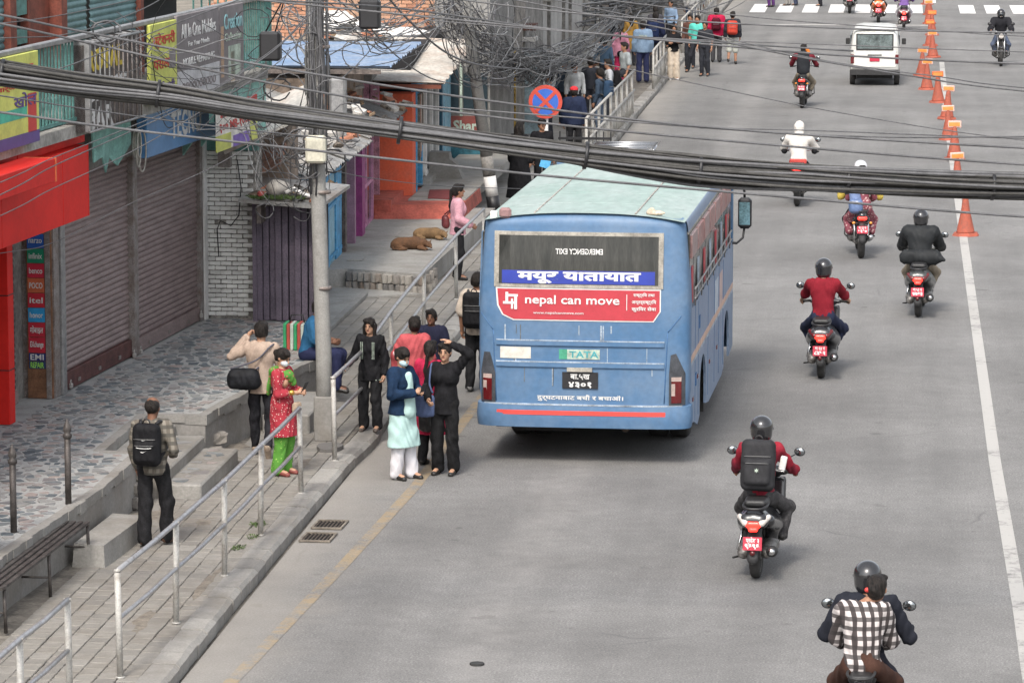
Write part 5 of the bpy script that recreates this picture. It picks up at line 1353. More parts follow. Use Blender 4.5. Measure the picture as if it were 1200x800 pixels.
# roll over to the roof
def crown(x, w): return 3.10 - .10 * (abs(x) / w) ** 2.5
def roofedge(u, v):
    x, y, z = rear(-1 + 2 * u, 2.94); t = v * math.pi / 2; r = .13
    f = 1 - (r / HW) * math.sin(t) * 1.0
    zz = 2.94 + (crown(x, HW) - 2.94) * math.sin(t)
    return (x * (1 - .06 * (1 - math.cos(t))), y + .14 * (1 - math.cos(t)), zz)
mb.grid(roofedge, 44, 6)
BR = mb.build('rear_shell', M_bus, BUS)
def plate(name, m, x0, x1, z0, z1, th=.01, nx=8, nz=2, parent=BR, off=0.0, cut=0.0, poly=None):
    """a panel lying on the curved rear face, TH proud of it"""
    mb = MB()
    if poly:
        n = len(poly); fr = [rear_x(x, z, th + off) for x, z in poly]; bk = [rear_x(x, z, off - .002) for x, z in poly]
        mb.add(fr + bk, [tuple(range(n)), tuple(reversed(range(n, 2 * n)))] + [(i, n + i, n + (i + 1) % n, (i + 1) % n) for i in range(n)])
    else:
        X = [x0 + (x1 - x0) * i / nx for i in range(nx + 1)]; Z = [z0 + (z1 - z0) * j / nz for j in range(nz + 1)]
        mb.add([rear_x(x, z, th + off) for x in X for z in Z], [(i * (nz + 1) + j, (i + 1) * (nz + 1) + j, (i + 1) * (nz + 1) + j + 1, i * (nz + 1) + j + 1) for i in range(nx) for j in range(nz)])
        per = [(x, z0) for x in X] + [(x1, z) for z in Z[1:]] + [(x, z1) for x in reversed(X[:-1])] + [(x0, z) for z in reversed(Z[1:-1])]
        n = len(per); mb.add([rear_x(x, z, th + off) for x, z in per] + [rear_x(x, z, off - .004) for x, z in per], [(i, (i + 1) % n, n + (i + 1) % n, n + i) for i in range(n)])
    return mb.build(name, m, parent)
def btext(s, m, x, z, w, h, parent=BR, off=.016, mirror=False, bold=.006, **kw):
    me = text_mesh(s, size=.3, fit=w, extrude=.001, bold=bold, mirror=mirror, **kw)
    co = np.empty(len(me.vertices) * 3, dtype=np.float32); me.vertices.foreach_get('co', co); co = co.reshape(-1, 3)
    hh = co[:, 2].max() - co[:, 2].min(); co[:, 2] *= h / max(hh, 1e-4); co[:, 2] -= (co[:, 2].max() + co[:, 2].min()) / 2
    for k in range(len(co)):
        p = rear_x(x + float(co[k, 0]), z + float(co[k, 2]), off); co[k] = (p[0], p[1] + float(np.clip(co[k, 1], -.001, .001)), p[2])
    me.vertices.foreach_set('co', co.ravel()); me.update()
    return link('lettering', me, m, parent)
# rear window with gasket frame, glass, destination strip
rw = plate('rear_window', M_gasket, -1.10, .98, 2.19, 2.87, .016, nx=14)
plate('glass', M_glass_bus, -1.04, .92, 2.235, 2.825, .021, nx=14, parent=rw)
plate('destination_strip', M_navy, -1.0, .88, 2.24, 2.40, .024, nx=14, parent=rw)
btext('मयूर यातायात', M_wtext, -.05, 2.315, 1.52, .145, rw, .027, bold=.012)
btext('EMERGENCY EXIT', M_wtext, -.05, 2.635, .58, .07, rw, .025, mirror=True)
pass
# red advertising banner with white outline
bp = [(-1.06, 2.17), (.94, 2.17), (.94, 1.92), (.86, 1.80), (-.85, 1.80), (-.98, 1.86), (-1.04, 1.97)]
bpw = [(-1.08, 2.185), (.955, 2.185), (.955, 1.915), (.868, 1.785), (-.857, 1.785), (-.995, 1.848), (-1.06, 1.965)]
def band_poly(name, m, P, th, parent):
    # subdivide horizontally so that the panel follows the curve
    xs = sorted({round(-1.28 + i * .04, 3) for i in range(65)} | {p[0] for p in P}); mb = MB()
    def zr(x):
        zz = []
        n = len(P)
        for i in range(n):
            (x1, z1), (x2, z2) = P[i], P[(i + 1) % n]
            if min(x1, x2) - 1e-6 <= x <= max(x1, x2) + 1e-6 and abs(x1 - x2) > 1e-6: zz.append(z1 + (z2 - z1) * (x - x1) / (x2 - x1))
        return (min(zz), max(zz)) if zz else None
    col = [(x, zr(x)) for x in xs if zr(x)]
    for (xa, a), (xb, b_) in zip(col[:-1], col[1:]):
        mb.add([rear_x(xa, a[0], th), rear_x(xb, b_[0], th), rear_x(xb, b_[1], th), rear_x(xa, a[1], th)], [(0, 1, 2, 3)])
        mb.add([rear_x(xa, a[0], 0), rear_x(xb, b_[0], 0), rear_x(xb, b_[0], th), rear_x(xa, a[0], th)], [(0, 1, 2, 3)])
        mb.add([rear_x(xa, a[1], th), rear_x(xb, b_[1], th), rear_x(xb, b_[1], 0), rear_x(xa, a[1], 0)], [(0, 1, 2, 3)])
    return mb.build(name, m, parent)
ban = band_poly('advertising_banner', M_wtext, bpw, .008, BUS)
band_poly('banner_face', M_bred, bp, .012, ban)
btext('nepal can move', M_wtext, -.13, 2.03, 1.16, .14, ban, .016, bold=.004)
btext('www.nepalcanmove.com', M_wtext, -.30, 1.88, .62, .04, ban, .016, bold=.002)
btext('राष्ट्रिय तथा', M_wtext, .75, 2.115, .26, .06, ban, .016)
btext('अन्तर्राष्ट्रिय', M_wtext, .75, 2.03, .30, .065, ban, .016)
btext('कुरियर सेवा', M_wtext, .75, 1.945, .30, .065, ban, .016)
plate('divider', M_wtext, .535, .543, 1.93, 2.12, .016, nx=1, parent=ban)
lg = MB()       # logo: two interlocking hooked bars
for (x0, x1, z0, z1) in ((-.955, -.92, 1.985, 2.13), (-.955, -.80, 2.075, 2.105), (-.845, -.81, 1.92, 2.105), (-.985, -.81, 1.985, 2.015), (-.885, -.86, 1.925, 2.05)):
    lg.add([rear_x(x0, z0, .0165), rear_x(x1, z0, .0165), rear_x(x1, z1, .0165), rear_x(x0, z1, .0165)], [(0, 1, 2, 3)])
lg.build('logo', M_wtext, ban)
# pressed ridges, side creases, panel lines
for z in (1.535, 1.27):
    plate('ridge', M_bus, -1.07, 1.0, z - .055, z, .022, nx=14, nz=2)
    plate('ridge_dust', M_bus_dust, -1.07, 1.0, z + .001, z + .012, .024, nx=14, nz=1)
    plate('groove', M_bus_dk, -1.07, 1.0, z - .066, z - .056, .004, nx=14, nz=1)
for sx in (-1, 1):
    for a, b_ in (((1.24, 1.86), (1.08, 1.66)), ((1.08, 1.66), (1.04, .78))):
        pts = [rear_x(sx * (a[0] + (b_[0] - a[0]) * t / 5) - (.04 if sx > 0 else .03), a[1] + (b_[1] - a[1]) * t / 5, .0) for t in range(6)]
        MB().tube(pts, .007, 5).build('panel_crease', M_bus_dk, BR)
M_soot = mat('road_grime', (.13, .13, .12), .9, var=.3, scale=9)
for k in range(16):
    xx = rnd.uniform(-1.0, .95); zz = rnd.choice((1.80, 1.53, 1.27)); wq = rnd.uniform(.006, .02); plate('dirt_streak', M_bus_dust if k % 3 else M_soot, xx, xx + wq, zz - rnd.uniform(.08, .24) - .07, zz - .07, .0035, nx=1, nz=1)
plate('sticker', mat('white_sticker', (.6, .58, .52), .7, var=.08, scale=10), -1.02, -.64, 1.315, 1.455, .008, nx=3)
plate('badge', M_greenp, -.19, .21, 1.315, 1.435, .008, nx=4)
plate('badge_patch', mat('badge_green', (.06, .32, .2), .6), -.29, -.19, 1.315, 1.435, .008, nx=2)
btext('TATA', mat('badge_teal', (.05, .3, .34), .6), .015, 1.375, .36, .08, BR, .011)
pl = plate('number_plate', M_blackp, -.25, .19, .955, 1.155, .02, nx=3)
btext('बा.५ख', M_wtext, -.03, 1.10, .24, .07, pl, .024); btext('४३०१', M_wtext, -.03, 1.0, .28, .075, pl, .024, bold=.01)
plate('plate_lamp', M_gasket, -.19, .12, 1.165, 1.215, .045, nx=3)
btext('दुर्घटनाबाट बचौं र बचाऔं।', M_wtext, -.03, .835, 1.06, .085, BR, .006, bold=.006)
# tail lamps in dark tapered housings
for sx, x0, x1 in ((-1, -1.265, -1.08), (1, 1.06, 1.255)):
    P_ = [(x0, .76), (x1, .76), (x1, 1.12), (x1 - (x1 - x0) * .38, 1.38), (x0 + (x1 - x0) * .22, 1.38), (x0, 1.15)] if sx < 0 else [(x0, .76), (x1, .76), (x1, 1.15), (x0 + (x1 - x0) * .42, 1.40), (x0 + (x1 - x0) * .1, 1.38), (x0, 1.15)]
    h_ = band_poly('lamp_housing', M_lamp_h, P_, .02, BUS)
    xa, xb = x0 + .03, x1 - .045
    plate('red_lens', M_lamp_r, xa, xb, .79, 1.06, .034, nx=3, parent=h_); plate('clear_lens', M_lamp_c, xa, xb, 1.06, 1.11, .034, nx=3, parent=h_)
    plate('reflector', M_lamp_c, xa, xa + .045, .88, 1.03, .038, nx=1, parent=h_)
# bumper
mb = MB(); mb.grid(lambda u, v: rear(-1 + 2 * u, .47 + .275 * v, .035 + .012 * math.sin(v * math.pi)), 44, 5)
mb.grid(lambda u, v: rear(-1 + 2 * u, .745 + .004 * v, .035 * (1 - v)), 44, 1); mb.grid(lambda u, v: rear(-1 + 2 * u, .47, .035 * v), 44, 1)
BMP = mb.build('bumper', M_bus, BUS)
plate('reflective_strip', M_stripe_r, -1.06, 1.02, .625, .68, .052, nx=14, nz=1, parent=BMP)
plate('dusty_lip', M_bus_dust, -1.22, 1.22, .742, .758, .04, nx=16, nz=1, parent=BMP)
for (x, z) in ((1.19, .70), (1.2, .56)): plate('scratch', M_gasket, x - .03, x + .03, z - .025, z + .02, .05, nx=2, parent=BMP)
# roof: long crowned sheet with seams
mb = MB()
def roof(u, v):
    y = .12 + (L_B - .35) * v; x = (-1 + 2 * u) * (HW - .075)
    return (x, y + .0, crown(x / .94, HW) - (.12 * max(0, (v - .93) / .07) ** 2))
mb.grid(roof, 16, 30); RF = mb.build('roof', M_bus_roof, BUS)
for x in (-.62, .62):
    MB().tube([(x, .2 + i * .6, crown(x / .94, HW) + .003) for i in range(14)], .011, 6).build('roof_seam', mat('seam_rust', (.36, .33, .3), .8, var=.3, scale=8), RF)
for k in range(6): MB().tube([(-1.12 + j * .28, 1.3 + k * 1.25, crown((-1.12 + j * .28) / .94, HW) + .0) for j in range(9)], .006, 4).build('roof_joint', M_bus_roof, RF)
for sx in (-1, 1):   # cove between roof and sides
    mb = MB(); mb.grid(lambda u, v: ((sx * ((HW - .075) + .03 * math.sin(u * 1.57))), .30 + (L_B - .5) * v, 3.0 - .14 * (1 - math.cos(u * 1.57)) - .02 * u), 5, 24)
    mb.build('roof_cove', M_bus_side, BUS)
    MB().box(sx * 1.245 - .02, sx * 1.245 + .02, .34, L_B - .2, 2.83, 2.855).build('gutter', M_gasket, BUS)
# sides
YA, YF, RW = 2.3, 6.5, .5
for sx in (-1, 1):
    y0, y1 = .33, L_B - .12
    def arch(yc): return [(yc - RW, .36)] + [(yc - RW * math.cos(t), .62 + RW * .9 * math.sin(t)) for t in [math.pi * i / 10 for i in range(11)]] + [(yc + RW, .36)]
    P_ = [(y0, 1.9), (y0, .48), (y0 + .6, .42)] + [(YA - RW - .35, .3)] + arch(YA) + [(YA + RW + .5, .3), (YF - RW - .4, .3)] + arch(YF) + [(y1, .4), (y1, 1.9)]
    n = len(P_); mb = MB(); X = sx * (HW - .006)
    mb.add([(X, y, z) for y, z in P_] + [(X - sx * .03, y, z) for y, z in P_], [tuple(range(n)) if sx < 0 else tuple(reversed(range(n)))] + [(i, n + i, n + (i + 1) % n, (i + 1) % n) for i in range(n)])
    sp = mb.build('side_panel', M_bus_side, BUS)
    MB().box(min(X, X + sx * .006), max(X, X + sx * .006), y0, y1, 1.24, 1.32).build('peach_stripe', mat('peach_stripe', (.55, .38, .3), .6, var=.1), sp)
    MB().box(min(X, X + sx * .006), max(X, X + sx * .006), y0, y1, 1.195, 1.235).build('white_stripe', M_bus_dust, sp)
    for yy in (1.0, 1.5, 3.1, 4.2, 5.0, 5.8):
        MB().box(min(X, X + sx * .004), max(X, X + sx * .004), yy, yy + .012, .42, 1.86).build('panel_joint', M_bus_dk, sp)
    for (yy, zz, mm) in ((1.05, .85, M_bus_dk), (1.6, 1.5, M_bus_dk), (3.3, .8, M_lamp_r), (1.35, .9, M_lamp_r), (4.6, .8, M_lamp_r), (.62, .72, M_lamp_r)):
        MB().box(min(X, X + sx * .012), max(X, X + sx * .012), yy, yy + .12, zz, zz + (.16 if mm is M_bus_dk else .05)).build('side_lamp' if mm is M_lamp_r else 'latch', mm, sp)
    if sx > 0:
        for yy, c in ((4.3, (.42, .48, .55)), (5.1, (.5, .38, .36))): MB().box(X, X + .004, yy, yy + .55, 1.3, 1.75).build('painted_motif', mat('motif_%d' % int(yy * 10), c, .6, var=.1), sp)
    # window band: dark glass behind pillars, pinkish strips over the upper panes, guard bars
    G = MB().box(min(X - sx * .02, X - sx * .05) if True else 0, max(X - sx * .02, X - sx * .05), y0, y1, 1.9, 2.83).build('window_glass', M_glass_bus, BUS)
    for i in range(8):
        yy = .36 + i * .98
        MB().slab([(X, yy, 1.9), (X, yy + (.16 if i in (0,) else .07), 1.9), (X - sx * .035, yy + (.16 if i in (0,) else .07), 2.83), (X - sx * .035, yy, 2.83)], .03).build('window_pillar', M_blackp if i else M_bus, BUS)
        if i < 7:
            MB().box(min(X - sx * .015, X - sx * .04), max(X - sx * .015, X - sx * .04), yy + .55, yy + .6, 1.9, 2.55).build('sliding_frame', M_steel, G)
            MB().box(min(X - sx * .02, X + sx * .0), max(X - sx * .02, X + sx * .0), yy + .1, yy + .95, 2.52, 2.8).build('upper_strip', mat('pinkish_strip', (.30, .13, .12), .4, var=.3, scale=1.2, col2=(.3, .24, .24), mix=.5), G)
            MB().box(min(X - sx * .03, X - sx * .01), max(X - sx * .03, X - sx * .01), yy + .2, yy + .42, 1.95, 2.4).build('curtain', M_bus_dust if i % 2 else M_bred, G)
    for z in (2.02, 2.14): MB().tube([(X + sx * .035, .5, z), (X + sx * .035, 6.9, z)], .012, 6).build('guard_bar', M_steel, BUS)
    for i in range(7): MB().tube([(X + sx * .03, .6 + i, 1.92), (X + sx * .035, .6 + i, 2.16)], .01, 5).build('guard_bar', M_steel, BUS)
    MB().box(min(X, X - sx * .3), max(X, X - sx * .3), L_B - .13, L_B - .02, .4, 2.9).build('front_pillar', M_bus, BUS)
MB().box(-1.22, 1.22, L_B - .1, L_B, .4, 1.7).build('front_panel', M_bus, BUS); MB().box(-1.2, 1.2, L_B - .1, L_B - .03, 1.7, 2.9).build('windscreen', M_glass_bus, BUS); MB().box(-1.2, 1.2, L_B - .14, L_B + .0, 2.88, 3.0).build('front_header', M_bus, BUS)
# underbody, axles, wheels
MB().box(-1.1, 1.1, .25, L_B - .3, .42, .6).build('floor_pan', M_under, BUS)
MB().box(-1.1, 1.1, 3.2, 5.6, .3, .45).build('underframe', M_under, BUS)
MB().box(-.9, -.2, .5, 1.6, .34, .45).build('spare_carrier', M_under, BUS); MB().tube([(.5, .3, .42), (.5, 2, .4)], .05, 8).build('exhaust_pipe', M_iron, BUS)
WM = Matrix.Rotation(math.pi / 2, 4, 'Y')
def wheel(parent, x, y, r, w, name='wheel', n=28):
    mb = MB(); M_ = Matrix.Translation((x, y, r)) @ WM
    mb.lathe([(r * .6, -w / 2), (r * .92, -w / 2), (r, -w * .36), (r, w * .36), (r * .92, w / 2), (r * .6, w / 2)], n, M=M_)
    o = mb.build(name, M_rubber, parent)
    rim = MB(); rim.lathe([(0, -w * .35), (r * .25, -w * .42), (r * .3, -w * .2), (r * .55, -w * .25), (r * .62, -w * .48), (r * .62, w * .48), (r * .55, w * .25), (r * .3, w * .2), (r * .25, w * .42), (0, w * .35)], n, M=M_)
    rim.build('rim', M_rim, o); return o
for x in (-.88, 0.88):
    wheel(BUS, x + math.copysign(.14, x), YA, .46, .24); wheel(BUS, x - math.copysign(.14, x), YA, .46, .24)
for x in (-1.04, 1.04): wheel(BUS, x, YF, .46, .24)
MB().tube([(-.9, YA, .46), (.9, YA, .46)], .09, 8).build('axle', M_under, BUS); MB().lathe([(.0, -.2), (.17, -.1), (.17, .1), (0, .2)], 12, M=Matrix.Translation((0, YA, .46))).build('differential', M_under, BUS)
for x in (-1.1, 1.1): MB().box(x - .16, x + .16, YA + .62, YA + .64, .22, .6).build('mud_flap', M_rubber, BUS); 
# mirror on a hooped arm at the front right
mr = MB(); mr.tube([(1.2, 7.5, 2.72), (1.38, 7.62, 2.76), (1.45, 7.68, 2.7), (1.46, 7.7, 2.5)], .018, 6); mr.tube([(1.46, 7.7, 2.5), (1.46, 7.7, 2.1)], .018, 6); mr.tube([(1.46, 7.7, 2.1), (1.44, 7.68, 1.95), (1.36, 7.6, 1.88), (1.22, 7.5, 1.9)], .018, 6)
MA = mr.build('mirror_arm', M_blackp, BUS)
MB().box(1.37, 1.56, 7.62, 7.78, 2.08, 2.52, .04).build('mirror_housing', M_blackp, MA); MB().box(1.39, 1.54, 7.608, 7.622, 2.14, 2.46).build('mirror_glass', mat('mirror_reflection', (.2, .35, .4), .1, .6, var=.3, scale=4), MA)
# odd things lying on the roof edge
MB().box(-1.05, -.9, .12, .2, 3.02, 3.15, .03).build('roof_marker', mat('dusty_mauve', (.25, .15, .15), .8), BUS); MB().box(-1.17, -1.08, .2, .26, 3.0, 3.1, .01).build('roof_marker', M_white, BUS)
rag = blob('crumpled_rag', mat('rag_tan', (.55, .45, .35), .9, var=.2, scale=12), [ell((0, 0, 0), (.12, .05, .03)), ell((-.06, 0, .03), (.04, .03, .04))], .012, fold=.008); rag.location = (-2.93, 46.65, 3.09); tag(rag, 'small crumpled tan rag lying on the rear edge of the bus roof', 'rag')
# ================================================================ PEOPLE (figures, clothes, bags)
M_skin = mat('skin_brown', (.33, .17, .105), .6, var=.08, scale=10, spec=.35)
M_skin_l = mat('skin_tan', (.43, .25, .165), .6, var=.07, scale=10, spec=.35)
M_skin_d = mat('skin_dark', (.19, .095, .06), .6, var=.08, scale=10, spec=.35)
M_hair = mat('black_hair', (.018, .014, .012), .6, var=.45, scale=45, stretch=(1, 1, .25), bump=.9, bscale=110, spec=.3)
M_shoe = mat('black_shoe', (.02, .019, .018), .45, var=.15); M_shoe_b = mat('brown_shoe', (.1, .05, .03), .5, var=.15)
M_lips = mat('lips', (.3, .09, .075), .5, var=.02); M_eye = mat('eye_dark', (.02, .015, .012), .2, var=.0)
M_mask = mat('face_mask', (.45, .62, .68), .8, var=.04)
def cloth(name, c, c2=None, **k):
    return mat(name, c, k.pop('rough', .85), var=k.pop('var', .1), scale=k.pop('scale', 9), col2=c2, bump=k.pop('bump', .15), bscale=k.pop('bscale', 90), spec=.15, **k)
def v3(*a): return np.array(a, float)
BASE = dict(P=(0, 0, .90), hL=(-.085, 0, .88), hR=(.085, 0, .88), kL=(-.095, .03, .47), kR=(.095, .03, .47), aL=(-.1, -.02, .085), aR=(.1, -.02, .085),
            N=(0, -.015, 1.37), Hd=(0, .015, 1.53), sL=(-.17, -.01, 1.33), sR=(.17, -.01, 1.33), eL=(-.215, -.03, 1.07), eR=(.215, -.03, 1.07), wL=(-.225, .06, .84), wR=(.225, .06, .84))
def hand(wr, el, side, curl=.6, nrm=None, sc=1.0):
    """palm, four unequal bent fingers, thumb; prims in the body frame"""
    d = wr - el; d = d / (np.linalg.norm(d) + 1e-9)
    n = np.array(nrm, float) if nrm is not None else np.array([side * -1.0, 0, 0.0])     # palm faces this way
    n = n - d * (n @ d); n = n / (np.linalg.norm(n) + 1e-9); t = np.cross(d, n) * 1.0
    if t[1] < 0 and abs(t[1]) > abs(t[2]): t = -t
    out = [cap(wr, wr + d * .045 * sc, .022 * sc, .027 * sc, k=.02)]
    pc = wr + d * .05 * sc
    for i, (o, L_) in enumerate(((-.026, .055), (-.009, .068), (.009, .072), (.026, .064))):
        b = pc + t * o * sc + d * .03 * sc; a1 = curl * .8; m = b + (d * math.cos(a1) + n * math.sin(a1)) * L_ * .5 * sc; a2 = curl * 2.0
        e = m + (d * math.cos(a2) + n * math.sin(a2)) * L_ * .5 * sc
        out += [cap(pc + t * o * .8 * sc, b, .012 * sc, .0095 * sc, k=.012), cap(b, m, .0092 * sc, .0085 * sc, k=.004), cap(m, e, .0085 * sc, .0072 * sc, k=.004)]
    tb = wr + d * .03 * sc + t * .024 * sc; tm = tb + (d * .6 + t * .6 + n * .35) * .036 * sc; te = tm + (d * .85 + n * .45) * .03 * sc
    out += [cap(tb, tm, .013 * sc, .011 * sc, k=.01), cap(tm, te, .011 * sc, .009 * sc, k=.004)]
    return out

def person(label, loc, heading, H=1.62, q='mid', J=None, skin=M_skin, top=None, bottom=None, kurta=None, hair='short', shoes=M_shoe, head=(0, 0), female=False, face=False, group=None, curl=.6, palm=None, mask=None, extra=None, lean=None, hairm=None, sits=False, name='person', barehead=True, sleeve='long', seed=0, foot_dir=None):
    h = {'near': .0105, 'mid': .016, 'far': .022}[q]
    k = H / 1.65
    j = {a: np.array(b, float) for a, b in BASE.items()}
    if female:
        for a in ('sL', 'sR'): j[a][0] *= .88
    for a, b in (J or {}).items(): j[a] = np.array(b, float)
    R = rotm(-head[1], 0, -head[0])         # head: yaw to its right, pitch down
    lat = j['sR'] - j['sL']; lat = lat / np.linalg.norm(lat); up = j['N'] - j['P']; up = up / np.linalg.norm(up); fr = np.cross(up, lat); fr = fr / np.linalg.norm(fr)
    P_, N_, Hd = j['P'], j['N'], j['Hd']; s = N_ - P_
    hw, ww, cw = (.137, .106, .124) if female else (.13, .12, .142)
    def torso(o=0.0, lo=0.0):
        out = [cap(P_ + s * .02 - lat * .045, P_ + s * .02 + lat * .045, hw - .045 + o, flat=(fr, 1.25), k=.05), cap(P_ + s * .05, P_ + s * .42, hw - .01 + o, ww + o, flat=(fr, 1.35), k=.05),
               cap(P_ + s * .42, P_ + s * .74, ww + o, cw + o, flat=(fr, 1.38), k=.06), cap(P_ + s * .74 - lat * .06, P_ + s * .74 + lat * .06, .098 + o, flat=(fr, 1.15), k=.06),
               cap(j['sL'] + lat * .03, j['sR'] - lat * .03, .052 + o, k=.06)]
        if female: out += [ell(P_ + s * .66 + fr * .075 + lat * .06 * sg, (.055 + o, .05 + o, .055 + o), k=.05) for sg in (-1, 1)]
        return out
    def arm(sd, o=0.0, part=1.0, wide=0.0):
        a, b, c = j['s' + sd], j['e' + sd], j['w' + sd]
        if part <= .5: return [cap(a, a + (b - a) * part * 2, .05 + o, .042 + o + wide, k=.03)]
        t = (part - .5) * 2
        return [cap(a, b, .05 + o, .039 + o, k=.03), cap(b, b + (c - b) * t, .039 + o, .039 + (.026 - .039) * t + o + wide, k=.02)]
    def leg(sd, o=0.0, part=1.0, wide=0.0):
        a, b, c = j['h' + sd], j['k' + sd], j['a' + sd]
        if part <= .5: return [cap(a, a + (b - a) * part * 2, .08 + o, .067 + o + wide, k=.04)]
        t = (part - .5) * 2
        return [cap(a, b, .08 + o, .054 + o + wide * .4, k=.04), cap(b, b + (c - b) * t, .056 + o + wide * .4, .056 + (.037 - .056) * t + o + wide, k=.03)]
    def hd(): # head with jaw, nose, ears, brow
        o = [cap(N_ - s * .02, Hd - R @ v3(0, .01, .06), .052 if not female else .045, .047 if not female else .041, k=.03), ell(Hd + R @ v3(0, -.008, .025), (.074, .09, .085), R, k=.03), ell(Hd + R @ v3(0, .022, -.05), (.052, .058, .06), R, k=.04),
             cap(Hd + R @ v3(0, .088, .01), Hd + R @ v3(0, .104, -.022), .009, .014, k=.015), ell(Hd + R @ v3(-.074, -.005, -.012), (.012, .02, .03), R, k=.006), ell(Hd + R @ v3(.074, -.005, -.012), (.012, .02, .03), R, k=.006), ell(Hd + R @ v3(0, .074, -.085), (.02, .018, .018), R, k=.02)]
        return o
    prims = torso(-.004) + hd()
    for sd, sg in (('L', -1), ('R', 1)): prims += arm(sd) + leg(sd)
    fd = {}
    for sd in 'LR':
        c = j['a' + sd]; b = j['k' + sd]
        dd = (foot_dir or {}).get(sd, (0.06 if sd == 'R' else -.06, 1, -.18)); dd = np.array(dd, float); dd /= np.linalg.norm(dd); fd[sd] = dd
        prims.append(cap(c + v3(0, 0, -.02), c + dd * .13 + v3(0, 0, -.02), .036, .03, k=.03))
    V, Q = sdf(prims, h if q != 'near' else .0115, k=.035)
    parts = [(V * k, Q)]
    for sd, sg in (('L', -1), ('R', 1)):
        cu = curl if not isinstance(curl, dict) else curl.get(sd, .6); pn = None if palm is None else palm.get(sd)
        V, Q = sdf(hand(j['w' + sd], j['e' + sd], sg, cu, pn), {'near': .0055, 'mid': .0075, 'far': .010}[q], k=.01, pad=.015); parts.append((V * k, Q))
    me = sdf_mesh(parts, name)
    root = link(name, me, skin, None, loc, rad(heading)); tag(root, label, 'person', group)
    def part(nm, m, pr, hh=None, parent=root, **kw):
        V, Q = sdf(pr, hh or h, **kw)
        if V is None: return None
        return link(nm, sdf_mesh([(V * k, Q)], nm), m, parent)
    fold = .0062 if q == 'near' else .004
    neck_cut = [ell(N_ + fr * .02 + v3(0, 0, .045), (.062, .062, .05))]
    if bottom:
        m, loose, ln = bottom if isinstance(bottom, tuple) else (bottom, .012, 1.0)
        pr = [cap(P_ - lat * .05, P_ + lat * .05, hw - .042 + .012, flat=(fr, 1.2), k=.05), cap(P_, P_ + s * .18, hw, ww + .006, flat=(fr, 1.3), k=.05)]
        for sd in 'LR': pr += leg(sd, .01, ln, loose)
        part('trousers', m, pr, k=.03, fold=fold * 1.2, seed=seed)
    if kurta:      # long tunic / dress from the hips down to a hem
        m, hem, flare = kurta
        c0 = P_ + s * (.1 if not top else -.22); c1 = v3((j['kL'][0] + j['kR'][0]) / 2, (j['kL'][1] + j['kR'][1]) / 2, hem)
        part('tunic', m, torso(.016)[:4] + [cap(c0 + lat * .05 * g_, c1 + lat * .055 * g_, hw - .005, hw - .02 + flare, flat=(fr, 1.1), k=.06) for g_ in (-1, 1)] + (arm('L', .014, {'long': .95, 'short': .5, 'elbow': .7}[sleeve], .008) + arm('R', .014, {'long': .95, 'short': .5, 'elbow': .7}[sleeve], .008) if not top else []) + [cap(j['sL'] + lat * .02, j['sR'] - lat * .02, .062, k=.05)], k=.05, fold=fold * 1.5, seed=seed, sub=neck_cut, cut=lambda X, Y, Z: hem - Z)
    if top:
        m, hem, lo = top if isinstance(top, tuple) else (top, .84, .014)
        pr = torso(lo)
        sp = {'long': .94, 'short': .42, 'elbow': .6}[sleeve]
        for sd in 'LR': pr += arm(sd, lo, sp, .006 if sleeve == 'long' else .012)
        if not sits: pr += [cap(P_ + s * .2, v3(P_[0], P_[1], hem), ww + lo, hw + lo + (.03 if kurta else .004), flat=(fr, 1.2), k=.05)]
        part('shirt', m, pr, k=.04, fold=fold * 1.4, seed=seed + 1, sub=neck_cut, cut=(None if sits else (lambda X, Y, Z: hem - Z)))
    if shoes:
        for sd in 'LR':
            c, dd = j['a' + sd], fd[sd]; 
            part('shoe', shoes, [cap(c + v3(0, 0, -.03) - dd * .03, c + dd * .15 + v3(0, 0, -.035), .043, .036, flat=(v3(0, 0, 1), 1.1), k=.02), cap(c + v3(0, 0, -.03), c + v3(0, 0, .0), .042, .042)], h if q != 'near' else .01, k=.02)
    hm = hairm or M_hair
    hh = {'near': .009, 'mid': .013, 'far': .018}[q]
    face_sub = [ell(Hd + R @ v3(0, .095, -.035), (.063, .062, .088), R)]
    crownp = [ell(Hd + R @ v3(0, -.016, .032), (.086, .101, .092), R), ell(Hd + R @ v3(0, -.04, -.02), (.079, .073, .08), R), ell(Hd + R @ v3(.03, .045, .09), (.05, .05, .03), R, k=.02)]
